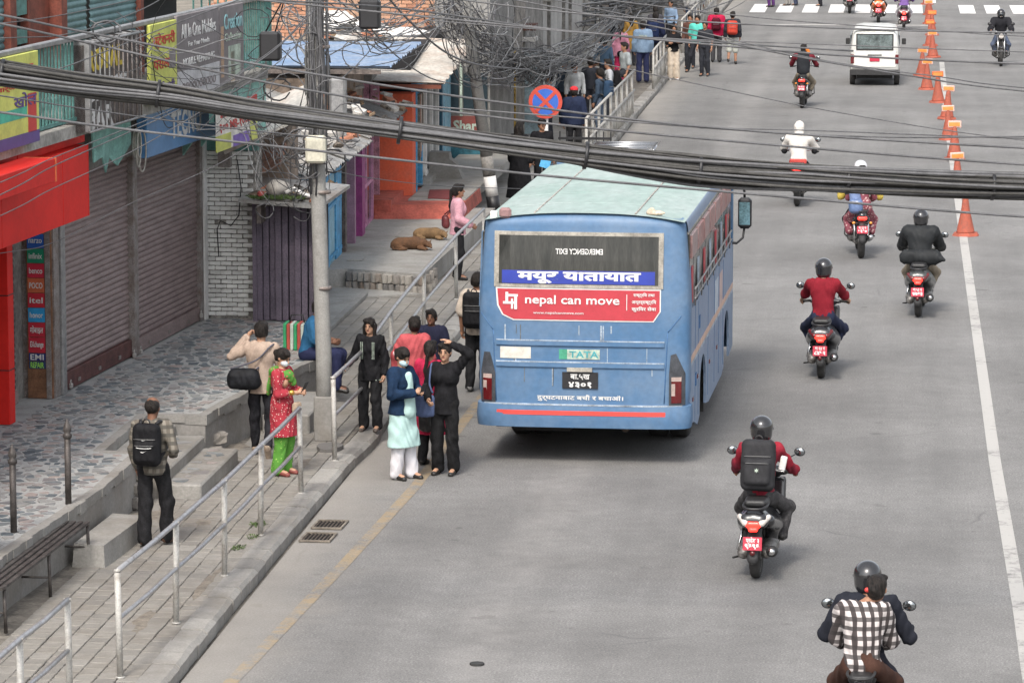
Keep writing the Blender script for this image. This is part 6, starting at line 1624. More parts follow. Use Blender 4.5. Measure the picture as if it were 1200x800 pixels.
    if hair == 'short': part('hair', hm, crownp, hh, sub=face_sub + [ell(Hd + R @ v3(0, .02, -.12), (.12, .12, .075), R)], fold=.006, k=.03, seed=seed)
    elif hair == 'bald': part('hair', hm, [ell(Hd + R @ v3(0, -.022, .01), (.082, .092, .085), R)], hh, sub=face_sub + [ell(Hd + R @ v3(0, -.03, .115), (.04, .05, .022), R)], fold=.003)
    elif hair in ('long', 'loose'):
        part('hair', hm, crownp + [cap(Hd + R @ v3(0, -.06, -.03), N_ + v3(0, -.07, -.10), .065, .06, flat=(v3(1, 0, 0), .8), k=.05), cap(Hd + R @ v3(-.065, -.01, -.02), N_ + v3(-.085, .02, -.07), .028, .03, k=.04), cap(Hd + R @ v3(.065, -.01, -.02), N_ + v3(.085, .02, -.07), .028, .03, k=.04)], hh, sub=face_sub, fold=.007, k=.03, seed=seed)
    elif hair == 'pony': part('hair', hm, crownp + [ell(Hd + R @ v3(0, -.11, .01), (.035, .04, .035), R, k=.02), cap(Hd + R @ v3(0, -.13, 0), N_ + v3(.0, -.12, -.10), .032, .022, k=.03), cap(N_ + v3(.0, -.12, -.10), N_ + v3(.0, -.12, -.24), .022, .010, k=.03)], hh, sub=face_sub + [ell(Hd + R @ v3(0, .04, -.12), (.12, .1, .07), R)], fold=.003, k=.02)
    elif hair == 'bun': part('hair', hm, crownp + [ell(Hd + R @ v3(0, -.115, -.0), (.045, .045, .045), R, k=.02)], hh, sub=face_sub + [ell(Hd + R @ v3(0, .03, -.12), (.12, .11, .075), R)], fold=.003, k=.02)
    elif hair == 'helmet':
        hmo = part('helmet', hairm or mat('helmet_black', (.02, .02, .022), .16, var=.05, coat=.8), [ell(Hd + R @ v3(0, -.005, .035), (.122, .142, .122), R), ell(Hd + R @ v3(0, -.015, -.06), (.108, .115, .08), R, k=.05)], hh * .9, sub=[ell(Hd + R @ v3(0, .14, -.02), (.085, .085, .075), R)] if not face else [ell(Hd + R @ v3(0, .15, -.03), (.09, .09, .08), R)])
        V, Q = sdf([ell(Hd + R @ v3(0, .0, .005), (.112, .146, .09), R)], hh, cut=lambda X, Y, Z: -(((X - Hd[0]) * R[0][1] + (Y - Hd[1]) * R[1][1] + (Z - Hd[2]) * R[2][1]) - .085))
        if V is not None: link('visor', sdf_mesh([(V * k, Q)], 'visor'), mat('visor_smoke', (.03, .035, .04), .05, var=.02, coat=1), hmo)
        part('helmet_trim', mat('helmet_trim', (.12, .12, .125), .4, .3), [cap(Hd + R @ v3(-.09, -.05, -.115), Hd + R @ v3(.09, -.05, -.115), .012), ell(Hd + R @ v3(.118, .02, .02), (.012, .02, .02), R), ell(Hd + R @ v3(-.118, .02, .02), (.012, .02, .02), R)], hh * .8, parent=hmo, pad=.02)
    elif hair == 'hood': part('hood', hairm, [ell(Hd + R @ v3(0, -.012, .025), (.105, .122, .122), R), cap(Hd + v3(0, -.02, -.08), N_ + v3(0, -.03, -.0), .09, .10, k=.05)], hh, sub=[ell(Hd + R @ v3(0, .13, -.01), (.07, .08, .09), R)], fold=.005, k=.05)
    elif hair == 'cap':
        part('hair', M_hair, crownp, hh, sub=face_sub + [ell(Hd + R @ v3(0, .02, -.12), (.12, .12, .075), R)], k=.03)
        part('cap', hairm, [ell(Hd + R @ v3(0, -.012, .06), (.092, .106, .07), R), cap(Hd + R @ v3(-.03, .09, .05), Hd + R @ v3(.03, .09, .05), .03, flat=(R @ v3(0, 0, 1), 2.2), k=.02), cap(Hd + R @ v3(-.03, .13, .045), Hd + R @ v3(.03, .13, .045), .03, flat=(R @ v3(0, 0, 1), 2.6), k=.02)], hh, k=.02)
    if face:
        for sg in (-1, 1):
            part('eye', M_eye, [ell(Hd + R @ v3(.03 * sg, .083, .008), (.0145, .007, .0065), R)], .0035, pad=.008)
            part('eyebrow', M_hair, [cap(Hd + R @ v3(.016 * sg, .086, .028), Hd + R @ v3(.044 * sg, .077, .027), .005)], .0035, pad=.008)
        if not mask: part('mouth', M_lips, [ell(Hd + R @ v3(0, .083, -.055), (.022, .008, .007), R)], .0035, pad=.008)
    if mask is not None: part('face_mask', mask, [ell(Hd + R @ v3(0, .045, -.045), (.06, .065, .056), R)], .007, sub=[ell(Hd + R @ v3(0, -.06, -.0), (.12, .09, .15), R)], pad=.015)
    root['kk'] = k
    del root['kk']
    root.rotation_euler = (0, 0, rad(heading))
    global LAST
    LAST = (j, k, root, lat, up, fr, part, R)
    return root
def in_body(p, root=None):      # a point of the last figure's frame, in the world
    j, k, rt_ = LAST[0], LAST[1], LAST[2]
    return Matrix.Translation(rt_.location) @ Matrix.Rotation(rt_.rotation_euler.z, 4, 'Z') @ Vector(tuple(c * k for c in p))
def backpack(label, m, w=.30, hgt=.44, d=.17, off=.12, drop=.02, trim=None, motif=None, q='near', name='backpack'):
    """worn by the last figure; a thing of its own"""
    j, k, rt_, lat, up, fr, part, R = LAST
    c = j['P'] + (j['N'] - j['P']) * .60 - fr * (off + d / 2)
    org = in_body(c); t = thing(name, label, 'backpack', org, rt_.rotation_euler.z)
    U = Vector(up); Lx = Vector(lat); F_ = Vector(fr); RR = np.array([[Lx[i], F_[i], U[i]] for i in range(3)])
    hh = {'near': .010, 'mid': .015, 'far': .02}[q]
    blob('pack_body', m, [rbox((0, 0, -.02), (w / 2, d / 2, hgt / 2), .07, RR), rbox(tuple(RR @ v3(0, -d * .45, -hgt * .18)), (w * .4, d * .25, hgt * .26), .05, RR, k=.02)], hh, t, fold=.003)
    tm = trim or M_blackp
    for sg in (-1, 1):
        P0 = [RR @ v3(.5 * w * .55 * sg, d * .45, hgt * .42), RR @ v3(.11 * sg, d * .5 + .06, hgt * .46), RR @ v3(.125 * sg, d * .5 + .17, hgt * .3), RR @ v3(.13 * sg, d * .5 + .24, hgt * .05), RR @ v3(.14 * sg, d * .5 + .16, -hgt * .22), RR @ v3(.13 * sg, d * .3, -hgt * .36)]
        MB().tube([tuple(p) for p in spline([Vector(p) for p in P0], 4)], .02, 6).build('strap', tm, t)
    MB().tube([tuple(RR @ v3(.04 * math.cos(a) , -.0, hgt * .46 + .045 * math.sin(a))) for a in [math.pi * i / 6 for i in range(7)]], .008, 5).build('carry_loop', tm, t)
    for zz, ww in ((.12, .8), (-.02, .7)):
        MB().tube([tuple(RR @ v3(w / 2 * ww * math.sin(a), -d * (.5 + .25 * math.cos(a) * .5) - (.03 if zz < 0 else .0), hgt * zz + 0)) for a in [-1.3 + 2.6 * i / 8 for i in range(9)]], .005, 4).build('zip', mat('zip_grey', (.12, .12, .12), .4), t)
    if motif == 'swoosh':
        for zz, sc in ((.10, 1.0), (-.16, .8)):
            P_ = [(-.04, 0), (-.015, -.012), (.045, .018), (-.005, .0), (-.03, .006)]
            MB().add([tuple(RR @ v3(x * sc, -d * .5 - .058 if zz < 0 else -d * .5 - .008, hgt * zz + z * sc)) for x, z in P_], [tuple(range(len(P_)))]).build('logo', M_wtext, t)
        MB().tube([tuple(RR @ v3(.09 * math.sin(a), -d * .72, -.03 - .01 * math.cos(a * 1.2))) for a in [-1.2 + 2.4 * i / 8 for i in range(9)]], .005, 4).build('reflective_piping', M_wtext, t)
    if motif == 'star':
        MB().add([tuple(RR @ v3(.026 * (1 if i % 2 else .45) * math.cos(i * math.pi / 6), -d * .5 - .062, -hgt * .16 + .026 * (1 if i % 2 else .45) * math.sin(i * math.pi / 6))) for i in range(12)], [tuple(range(12))]).build('emblem', M_greenp, t)
        MB().box(-.05, .05, -d * .5 - .062, -d * .5 - .058, -hgt * .27, -hgt * .25).build('lettering', M_greyp, t)
    return t
def strap_bag(label, m, pos, size, hang=None, name='shoulder_bag', rotz=0, strapm=None, q='near', fold=.004):
    """pos, hang in the last figure's frame"""
    rt_ = LAST[2]; t = thing(name, label, 'bag', in_body(pos), rt_.rotation_euler.z + rotz); s = size
    blob('bag_body', m, [rbox((0, 0, -s[2] * .08), (s[0] / 2, s[1] / 2, s[2] * .42), min(s) * .42), cap((-s[0] * .3, 0, s[2] * .3), (s[0] * .3, 0, s[2] * .3), s[1] * .25, k=.06), ell((s[0] * .1, s[1] * .1, -s[2] * .2), (s[0] * .42, s[1] * .55, s[2] * .3), k=.05)], .011 if q == 'near' else .018, t, fold=fold)
    if hang is not None:
        inv = (Matrix.Translation(t.location) @ Matrix.Rotation(t.rotation_euler.z, 4, 'Z')).inverted()
        pts = [inv @ in_body(h_) for h_ in hang]
        MB().tube(spline([tuple((-s[0] * .4, 0, s[2] * .45))] + pts + [tuple((s[0] * .4, 0, s[2] * .45))], 5), .012, 6).build('strap', strapm or m, t)
    return t
def phone(pos, rotz=0, label='dark phone held in a hand', tilt=.6):
    t = MB().box(-.035, .035, -.005, .005, -.07, .07, .003).build('phone', M_blackp, None, in_body(pos)); t.rotation_euler = (tilt, 0, LAST[2].rotation_euler.z + rotz); return tag(t, label, 'phone')
# ---------------------------------------------------------------- the people on the near pavement and at the kerb
def checks(name, c1, c2, c3, sc=28.0):
    def f(N, L, b):
        tc = N.new('ShaderNodeTexCoord').outputs['Object']
        sx = N.new('ShaderNodeSeparateXYZ'); L.new(tc, sx.inputs[0])
        def stripe(o): return ramp(N, L, mathn(N, L, 'SINE', mathn(N, L, 'MULTIPLY', o, sc * 2.6)), [(.0, 0), (.25, 1)])
        h, v = stripe(mathn(N, L, 'ADD', sx.outputs['X'], mathn(N, L, 'MULTIPLY', sx.outputs['Y'], .6))), stripe(sx.outputs['Z'])
        c = mixc(N, L, h, c1, c2); c = mixc(N, L, mathn(N, L, 'MULTIPLY', v, .85), c, c3)
        c = mixc(N, L, .3, c, ramp(N, L, noise(N, L, tc, 12), [(.3, .4), (.7, .6)]), 'OVERLAY')
        L.new(c, b.inputs['Base Color']); b.inputs['Roughness'].default_value = .85
    return node_mat(name, f)
def dotted(name, base, dot, sc=30, thr=.3, **k):
    def f(N, L, b):
        tc = N.new('ShaderNodeTexCoord').outputs['Object']
        v = N.new('ShaderNodeTexVoronoi'); v.inputs['Scale'].default_value = sc; L.new(tc, v.inputs['Vector'])
        c = mixc(N, L, ramp(N, L, v.outputs['Distance'], [(thr - .05, 1.0), (thr + .05, 0.0)]), base, dot)
        c = mixc(N, L, .35, c, ramp(N, L, noise(N, L, tc, 9), [(.3, .38), (.7, .62)]), 'OVERLAY')
        L.new(c, b.inputs['Base Color']); b.inputs['Roughness'].default_value = .85
    return node_mat(name, f)
blk_tr = cloth('black_trousers', (.018, .018, .02), var=.25)
blk_kn = cloth('black_knit', (.012, .012, .014), var=.25)

# 1 elderly man with backpack
person('balding man in grey checked shirt walking away with a black backpack', (-7.91, 40.05, .15), -6, 1.63, 'near', skin=M_skin_d, hair='bald', shoes=M_shoe_b, seed=1, curl=.9,
       top=(checks('grey_check_shirt', (.12, .105, .085), (.2, .18, .15), (.07, .065, .055)), .80, .016), bottom=(blk_tr, .03, 1.0), head=(.1, .1), sleeve='long',
       J=dict(kR=(.12, .10, .47), aR=(.10, .13, .09), kL=(-.09, .0, .47), aL=(-.10, -.04, .085), wL=(-.20, .05, .86), eR=(.25, -.05, 1.08), wR=(.19, .16, 1.0)))
backpack('black backpack with white emblem and piping on the walking man in checked shirt', cloth('backpack_black', (.013, .013, .015), rough=.7, var=.2), .31, .46, .17, motif='swoosh')
# 2 man on the phone
person('man in beige shirt and black jeans walking off with a phone at his ear', (-7.68, 45.75, .15), 4, 1.66, 'near', skin=M_skin_l, hair='short', seed=2, curl={'L': 1.2, 'R': .8},
       top=(cloth('beige_shirt', (.40, .31, .25), rough=.9), .78, .02), bottom=(cloth('black_jeans', (.02, .02, .024), var=.3), .004, 1.0), shoes=mat('tan_sole_shoe', (.32, .25, .19), .8, var=.15), head=(-.1, .15),
       J=dict(eL=(-.36, .02, 1.22), wL=(-.17, .09, 1.46), eR=(.23, .03, 1.08), wR=(.16, .2, .98), kL=(-.09, .08, .48), aL=(-.09, .10, .10), kR=(.1, .02, .46), aR=(.09, -.24, .16)), foot_dir={'L': (-.05, 1, -.15), 'R': (.05, .5, -.85)})
strap_bag('black holdall hanging on a grey strap behind the man in beige shirt', cloth('black_nylon', (.012, .013, .016), rough=.6, var=.3), (-.20, -.17, .98), (.40, .17, .26), hang=[(-.05, -.17, 1.2), (.12, -.12, 1.36), (.17, .05, 1.36), (.1, .17, 1.2)], name='holdall', strapm=mat('grey_webbing', (.08, .08, .1), .8))
# 3 woman in red patterned tunic
red_print = dotted('red_white_print', (.31, .02, .035), (.62, .5, .45), 34, .22)
person('woman in red patterned tunic and green trousers reading her phone, scarf and mask on', (-7.22, 44.5, .15), -110, 1.52, 'near', skin=M_skin_l, female=True, hair='bun', seed=3, face=True, mask=mat('white_mask', (.6, .66, .7), .8),
       kurta=(red_print, .52, .055), bottom=(dotted('green_print', (.08, .25, .03), (.35, .55, .12), 26, .16), .035, 1.0), sleeve='elbow', head=(.1, .5), shoes=mat('sandal', (.2, .05, .04), .6), curl=1.0,
       J=dict(eL=(-.2, .05, 1.08), wL=(-.05, .27, 1.10), eR=(.2, .05, 1.08), wR=(.06, .25, 1.10)))
LAST[6]('scarf', dotted('green_scarf', (.07, .22, .03), (.35, .12, .08), 22, .25), [cap((-.15, .0, 1.34), (0, .07, 1.31), .045, .05), cap((.15, .0, 1.34), (0, .07, 1.31), .045, .05), cap((-.14, -.06, 1.38), (.14, -.06, 1.38), .045), cap((0, .1, 1.3), (-.06, .13, 1.2), .05, .045), cap((.12, -.1, 1.34), (.10, -.15, 1.08), .035, .05, flat=((0, 1, 0), 1.8))], .011, k=.05, fold=.006)
phone((0.02, .34, 1.17), label='dark phone held by the woman in red tunic', tilt=-.5)
LAST[6]('bangle', mat('gold_bangle', (.6, .35, .08), .3, .8), [cap((-.09, .22, 1.10), (-.095, .21, 1.10), .036), cap((.105, .2, 1.10), (.11, .19, 1.10), .036)], .008, pad=.015)
strap_bag('small beige purse hanging from the red tunic woman\'s wrist', cloth('beige_purse', (.35, .27, .2), rough=.7), (.05, .24, .90), (.13, .06, .14), name='purse')
# 4 girl in embroidered black
person('girl in black embroidered top and black trousers standing on the kerb facing the street', (-6.62, 47.75, .15), 172, 1.45, 'near', skin=M_skin_l, female=True, hair='long', seed=4, face=True,
       top=(blk_kn, .74, .02), bottom=(blk_tr, .03, 1.0), head=(.05, .12), shoes=mat('patterned_slipper', (.1, .08, .07), .7, var=.4, scale=40), J=dict(eR=(.24, .0, 1.08), wR=(.31, .10, .98)), curl=.7)
for sg in (-1, 1):
    m_ = MB()
    for i in range(14):
        z = 1.30 - i * .018
        for dx in (-.012, .012): m_.box(sg * .085 + dx - .006, sg * .085 + dx + .006, .135, .142, z, z + .010)
    m_.v = [(a[0] * LAST[1], a[1] * LAST[1], a[2] * LAST[1]) for a in m_.v]; tag(m_.build('embroidery', M_greenp, LAST[2]), kind='stuff')
LAST[6]('hem_lace', M_greenp, [cap((-.06, .0, .755), (.06, .0, .755), .118, flat=((0, 1, 0), 1.15))], .012, cut=lambda X, Y, Z: np.abs(Z - .755) - .011)
LAST[6]('hair_clip', M_wtext, [cap((-.06, .05, 1.575), (-.075, .02, 1.56), .008)], .005, pad=.01)
# 5 woman in blue jacket
aqua = dotted('aqua_cotton', (.36, .52, .5), (.46, .6, .58), 60, .2)
person('woman in navy jacket, aqua tunic and white trousers looking down at her phone, masked', (-5.88, 45.2, 0), -125, 1.60, 'near', skin=M_skin_l, female=True, hair='bun', seed=5, face=True, mask=M_mask,
       kurta=(aqua, .42, .06), top=(cloth('navy_jacket', (.01, .026, .06), rough=.8, var=.2), .82, .026), bottom=(cloth('white_trousers', (.62, .61, .64), var=.05), .035, 1.0), head=(.15, .5), curl=1.0,
       J=dict(eL=(-.23, .04, 1.08), wL=(-.06, .27, 1.12), eR=(.23, .04, 1.08), wR=(.07, .27, 1.12), kL=(-.09, .02, .47), aL=(-.11, .05, .085)))
LAST[6]('tunic_front', aqua, [cap((0, .10, 1.30), (0, .115, .86), .055, .095, flat=((0, 1, 0), 1.15), k=.03)], .012, fold=.004)
LAST[6]('dupatta', cloth('pale_scarf', (.4, .52, .48), var=.05), [cap((-.12, -.12, .82), (-.15, -.15, .36), .04, .07, flat=((0, 1, 0), 2.6))], .012, k=.03, fold=.008)
LAST[6]('hair_claw', mat('pink_clip', (.6, .4, .4), .4), [ell((.0, -.13, 1.56), (.02, .015, .03))], .006, pad=.01)
phone((.01, .36, 1.17), label='dark phone held by the woman in navy jacket', tilt=-.4)
# 6 woman in black with hand on head
person('woman all in black holding one hand on her head at the kerb', (-5.40, 45.55, 0), 168, 1.62, 'near', skin=M_skin_l, female=True, hair='bun', seed=6, face=True,
       top=(blk_kn, .76, .018), bottom=(cloth('black_wide_trousers', (.014, .014, .015), var=.3), .03, 1.0), head=(-.1, .08), curl={'L': .3, 'R': .8},
       J=dict(eL=(-.32, .02, 1.52), wL=(-.10, .04, 1.64), eR=(.23, -.01, 1.08), wR=(.16, .17, .96)), palm={'L': (0, 0, -1)})
strap_bag('slate blue tote bag on the shoulder of the woman in black', cloth('slate_canvas', (.09, .12, .22), rough=.85), (.24, .08, .88), (.26, .09, .30), hang=[(.17, .10, 1.15), (.165, .03, 1.38), (.185, -.02, 1.2)], name='tote_bag')
# 7 two women in red behind them
person('woman in crimson tunic with tied hair standing between the two waiting women', (-5.66, 46.15, 0), -20, 1.55, 'near', skin=M_skin, female=True, hair='pony', seed=7,
       kurta=(cloth('crimson_cotton', (.38, .02, .06), var=.15), .42, .05), bottom=(blk_tr, .02, 1.0), head=(-.3, .1), J=dict(eR=(.26, .0, 1.1), wR=(.2, .18, 1.05)))
strap_bag('black leather handbag with a cord hanging beside the crimson tunic', mat('black_leather', (.015, .015, .017), .3, var=.15), (.06, -.22, .62), (.2, .09, .24), hang=[(.1, -.2, .95), (.12, -.14, 1.2), (.05, -.2, .95)], name='handbag')
person('woman in coral top with black bun waiting behind the blue jacket woman', (-6.12, 48.3, 0), 10, 1.55, 'near', skin=M_skin, female=True, hair='bun', seed=8,
       top=(cloth('coral_top', (.45, .09, .1), var=.12), .70, .03), bottom=(cloth('maroon_bottom', (.2, .02, .04)), .03, 1.0), J=dict(eL=(-.26, .02, 1.1)))
# 8 boy
person('boy in navy printed t-shirt standing in the road by the railing', (-6.06, 49.6, 0), 178, 1.47, 'near', skin=M_skin_d, hair='short', seed=9, face=True, sleeve='short',
       top=(cloth('navy_tee', (.02, .022, .045)), .76, .022), bottom=(blk_tr, .02, 1.0), head=(.1, 0), J=dict(eL=(-.22, 0, 1.08), eR=(.22, .0, 1.08)))
me = text_mesh('▪▲▪', size=.1); bpy.data.meshes.remove(me)
for (x0, x1, z0, z1, m) in ((-.06, .05, 1.15, 1.2, M_redtext), (-.065, -.01, 1.04, 1.14, M_wtext), (.0, .06, 1.05, 1.13, M_wtext), (-.04, .04, .96, 1.035, M_wtext)):
    MB().box(x0 * .89, x1 * .89, .116, .123, z0 * .89, z1 * .89, .003).build('shirt_print', m, LAST[2])
# 9 man with backpack next to the bus
person('man in cream t-shirt with a black backpack standing beside the bus', (-5.72, 52.0, 0), -5, 1.66, 'near', skin=M_skin, hair='short', seed=10, sleeve='short',
       top=(cloth('cream_tee', (.5, .43, .36)), .80, .025), bottom=(blk_tr, .02, 1.0), head=(.2, .1), shoes=mat('sneaker', (.12, .12, .12), .6, var=.5, scale=20))
backpack('plain black backpack on the man in cream t-shirt by the bus', cloth('backpack_black', (.013, .013, .015)), .32, .50, .18, drop=0)
# 10 woman in pink
person('woman in pale pink top with long ponytail waiting on the pavement facing the street', (-7.25, 63.0, .15), -75, 1.6, 'mid', skin=M_skin, female=True, hair='pony', seed=11, face=False,
       top=(cloth('pink_knit', (.62, .33, .38), var=.1, scale=40), .78, .03), bottom=(blk_tr, .015, 1.0), J=dict(wR=(.18, .2, .95), wL=(-.18, .2, .95)))
strap_bag('maroon handbag carried behind the woman in pink', mat('maroon_leather', (.14, .03, .03), .45), (-.12, -.2, 1.0), (.28, .1, .22), hang=[(-.16, -.1, 1.2), (-.16, 0, 1.37), (-.1, -.1, 1.2)], name='handbag', q='mid')
# 11 seated man in blue
person('man in blue shirt sitting on the terrace edge behind the utility pole', (-7.78, 50.15, -.02), -95, 1.66, 'near', skin=M_skin_d, hair='short', seed=12, sits=True,
       top=(cloth('teal_blue_shirt', (.03, .12, .24)), .8, .02), bottom=(cloth('navy_trousers', (.025, .03, .075)), .02, 1.0), head=(.1, .25), sleeve='short',
       J=dict(P=(0, -.02, .80), hL=(-.09, 0, .80), hR=(.09, 0, .80), N=(0, .10, 1.25), Hd=(0, .16, 1.40), sL=(-.17, .1, 1.21), sR=(.17, .1, 1.21), eL=(-.22, .15, .98), eR=(.22, .15, .98), wL=(-.1, .34, .96), wR=(.1, .34, .96), kL=(-.12, .42, .78), kR=(.12, .42, .80), aL=(-.13, .33, .36), aR=(.13, .40, .38)))
bg = thing('striped_bag', 'green, red and white striped woven bag on the terrace behind the seated man', 'bag', (-8.08, 51.1, .7), rad(-90))
for i in range(7): MB().box(-.16, .16, -.17 + i * .048, -.126 + i * .048, 0, .36 - .01 * (i % 2), .006).build('woven_stripe', (mat('bag_green', (.03, .3, .12), .6), mat('bag_red', (.4, .07, .05), .6), mat('bag_white', (.45, .5, .45), .6))[i % 3], bg)
for k in range(9):
    MB().box(-.165, -.158, -.17, .16, .02 + k * .037, .028 + k * .037).build('woven_band', M_greenp, bg)
MB().tube([(0, -.1, .35), (0, -.08, .46), (0, .08, .46), (0, .1, .35)], .01, 5).build('handle', M_blackp, bg)
# ---- two dogs curled up on the platform
def dog(label, loc, rz, m, sc=1.0, seed=0, flip=1):
    # lying curled: trunk bent round, head tucked over the forelegs, haunch, folded legs, tail
    pr = [cap((-.22, .02, .12), (.10, .06, .13), .125, .12, k=.06), cap((.10, .06, .13), (.27, .0, .12), .12, .085, k=.05), ell((-.26, -.02, .11), (.14, .13, .11), k=.05), cap((.27, .0, .14), (.34, -.08, .13), .07, .06, k=.04), ell((.37, -.12, .11), (.065, .06, .055), k=.03),
          cap((.39, -.15, .095), (.42, -.21, .07), .035, .024, k=.02), cap((.33, -.10, .17), (.31, -.13, .21), .022, .008, k=.01), cap((.39, -.07, .16), (.42, -.05, .20), .022, .008, k=.01),
          cap((.2, -.06, .06), (.34, -.18, .035), .035, .022, k=.02), cap((.16, -.1, .05), (.3, -.24, .03), .033, .022, k=.02), cap((-.25, -.12, .06), (-.08, -.2, .04), .05, .028, k=.03), cap((-.08, -.2, .04), (-.2, -.22, .03), .026, .022, k=.02), cap((-.38, .0, .06), (-.34, -.16, .04), .03, .02, k=.02), cap((-.34, -.16, .04), (-.22, -.24, .03), .02, .014, k=.02)]
    V, Q = sdf(pr, .012, k=.03, fold=.0015)
    V = V * sc * np.array([flip, 1, 1]); 
    if flip < 0: Q = Q[:, ::-1]
    o = link('dog', sdf_mesh([(V, Q)], 'dog'), m, None, loc, rad(rz)); tag(o, label, 'dog')
    nz = MB(); nz.lathe([(0, -.01), (.011, 0), (0, .01)], 8, M=Matrix.Translation((.43 * sc * flip, -.225 * sc, .072 * sc))); nz.build('nose', M_blackp, o)
    return o
fur = mat('brown_fur', (.13, .062, .028), .9, var=.25, scale=9, col2=(.075, .04, .022), mix=.6, bump=.6, bscale=110)
fur2 = mat('tawny_fur', (.2, .12, .055), .9, var=.25, scale=8, col2=(.1, .06, .03), mix=.6, bump=.6, bscale=110)
dog('brown dog curled asleep on the platform, the nearer of the two', (-8.25, 64.6, .45), 6, fur, .85)
dog('tawny brown dog asleep just behind the other dog', (-8.1, 66.2, .45), -10, fur2, .78)
# ================================================================ TWO-WHEELERS, VAN, CAR
M_bkp = mat('glossy_black_panel', (.018, .018, .02), .22, var=.1, coat=.6)
M_bkm = mat('matt_black_part', (.025, .025, .026), .6, var=.2, scale=14)
M_seatm = mat('seat_vinyl', (.02, .02, .021), .5, var=.15, bump=.1)
M_plate = mat('plate_red', (.47, .03, .06), .4, var=.05)
M_tl = mat('tail_lamp_lit', (.9, .03, .02), .2, var=.0, emit=1.6); M_ind = mat('indicator_clear', (.6, .56, .52), .12, var=.15, coat=.5); M_indo = mat('indicator_orange', (.7, .25, .03), .2)
M_eng = mat('engine_alloy', (.22, .21, .2), .5, .5, var=.3, scale=18)
M_mirr = mat('mirror_silver', (.3, .32, .33), .06, .9, var=.15, scale=6)
def bwheel(parent, y, r, w, name):
    mb = MB(); M_ = Matrix.Translation((0, y, r)) @ WM
    mb.lathe([(r * .72, -w * .38), (r * .84, -w * .5), (r * .96, -w * .36), (r, 0), (r * .96, w * .36), (r * .84, w * .5), (r * .72, w * .38)], 28, M=M_); o = mb.build(name, M_rubber, parent)
    rm = MB(); rm.lathe([(r * .62, -w * .34), (r * .74, -w * .4), (r * .74, w * .4), (r * .62, w * .34), (r * .62, -w * .34)], 24, M=M_)
    for i in range(6):
        a = i * math.pi / 3; rm.tube([(0, y + .05 * math.cos(a), r + .05 * math.sin(a)), (0, y + r * .68 * math.cos(a), r + r * .68 * math.sin(a))], .014, 6)
    rm.lathe([(0, -w * .5), (.05, -w * .5), (.05, w * .5), (0, w * .5)], 12, M=M_); rm.build('rim', M_eng, o); return o
def plate_text(t, y, z, s1, s2, w=.2, h=.14, tilt=-.15, mback=None):
    o = MB().box(-w / 2, w / 2, -.006, .004, -h / 2, h / 2, .003).build('number_plate', mback or M_plate, t, (0, y, z), (tilt, 0, 0))
    link('lettering', text_mesh(s1, size=.06, fit=w * .7, extrude=.001, bold=.002), M_wtext, o, (0, -.009, h * .24)); link('lettering', text_mesh(s2, size=.07, fit=w * .8, extrude=.001, bold=.004), M_wtext, o, (0, -.009, -h * .2)); return o
def mirrors(t, bar_y, bar_z, span=.30, top=.2, m=None, only=None):
    for sg in (-1, 1):
        st_ = MB().tube(spline([(sg * span * .72, bar_y, bar_z + .02), (sg * span * .82, bar_y - .01, bar_z + top * .6), (sg * (span + .06), bar_y - .03, bar_z + top)], 4), .007, 6).build('mirror_stalk', M_blackp, t)
        MM = Matrix.Translation((sg * (span + .11), bar_y - .03, bar_z + top + .03)) @ Euler((.12, 0, sg * -.15)).to_matrix().to_4x4()
        mo = MB().lathe([(0, .024), (.032, .022), (.047, .01), (.049, 0), (.0, 0)], 16, M=MM @ Matrix.Scale(1.25, 4, (1, 0, 0)) @ Matrix.Rotation(-math.pi / 2, 4, 'X')).build('mirror', m or M_blackp, t)
        MB().lathe([(0, .0), (.043, .0), (.043, -.002), (0, -.002)], 16, M=MM @ Matrix.Scale(1.25, 4, (1, 0, 0)) @ Matrix.Translation((0, -.001, 0)) @ Matrix.Rotation(-math.pi / 2, 4, 'X')).build('mirror_glass', M_mirr, mo)
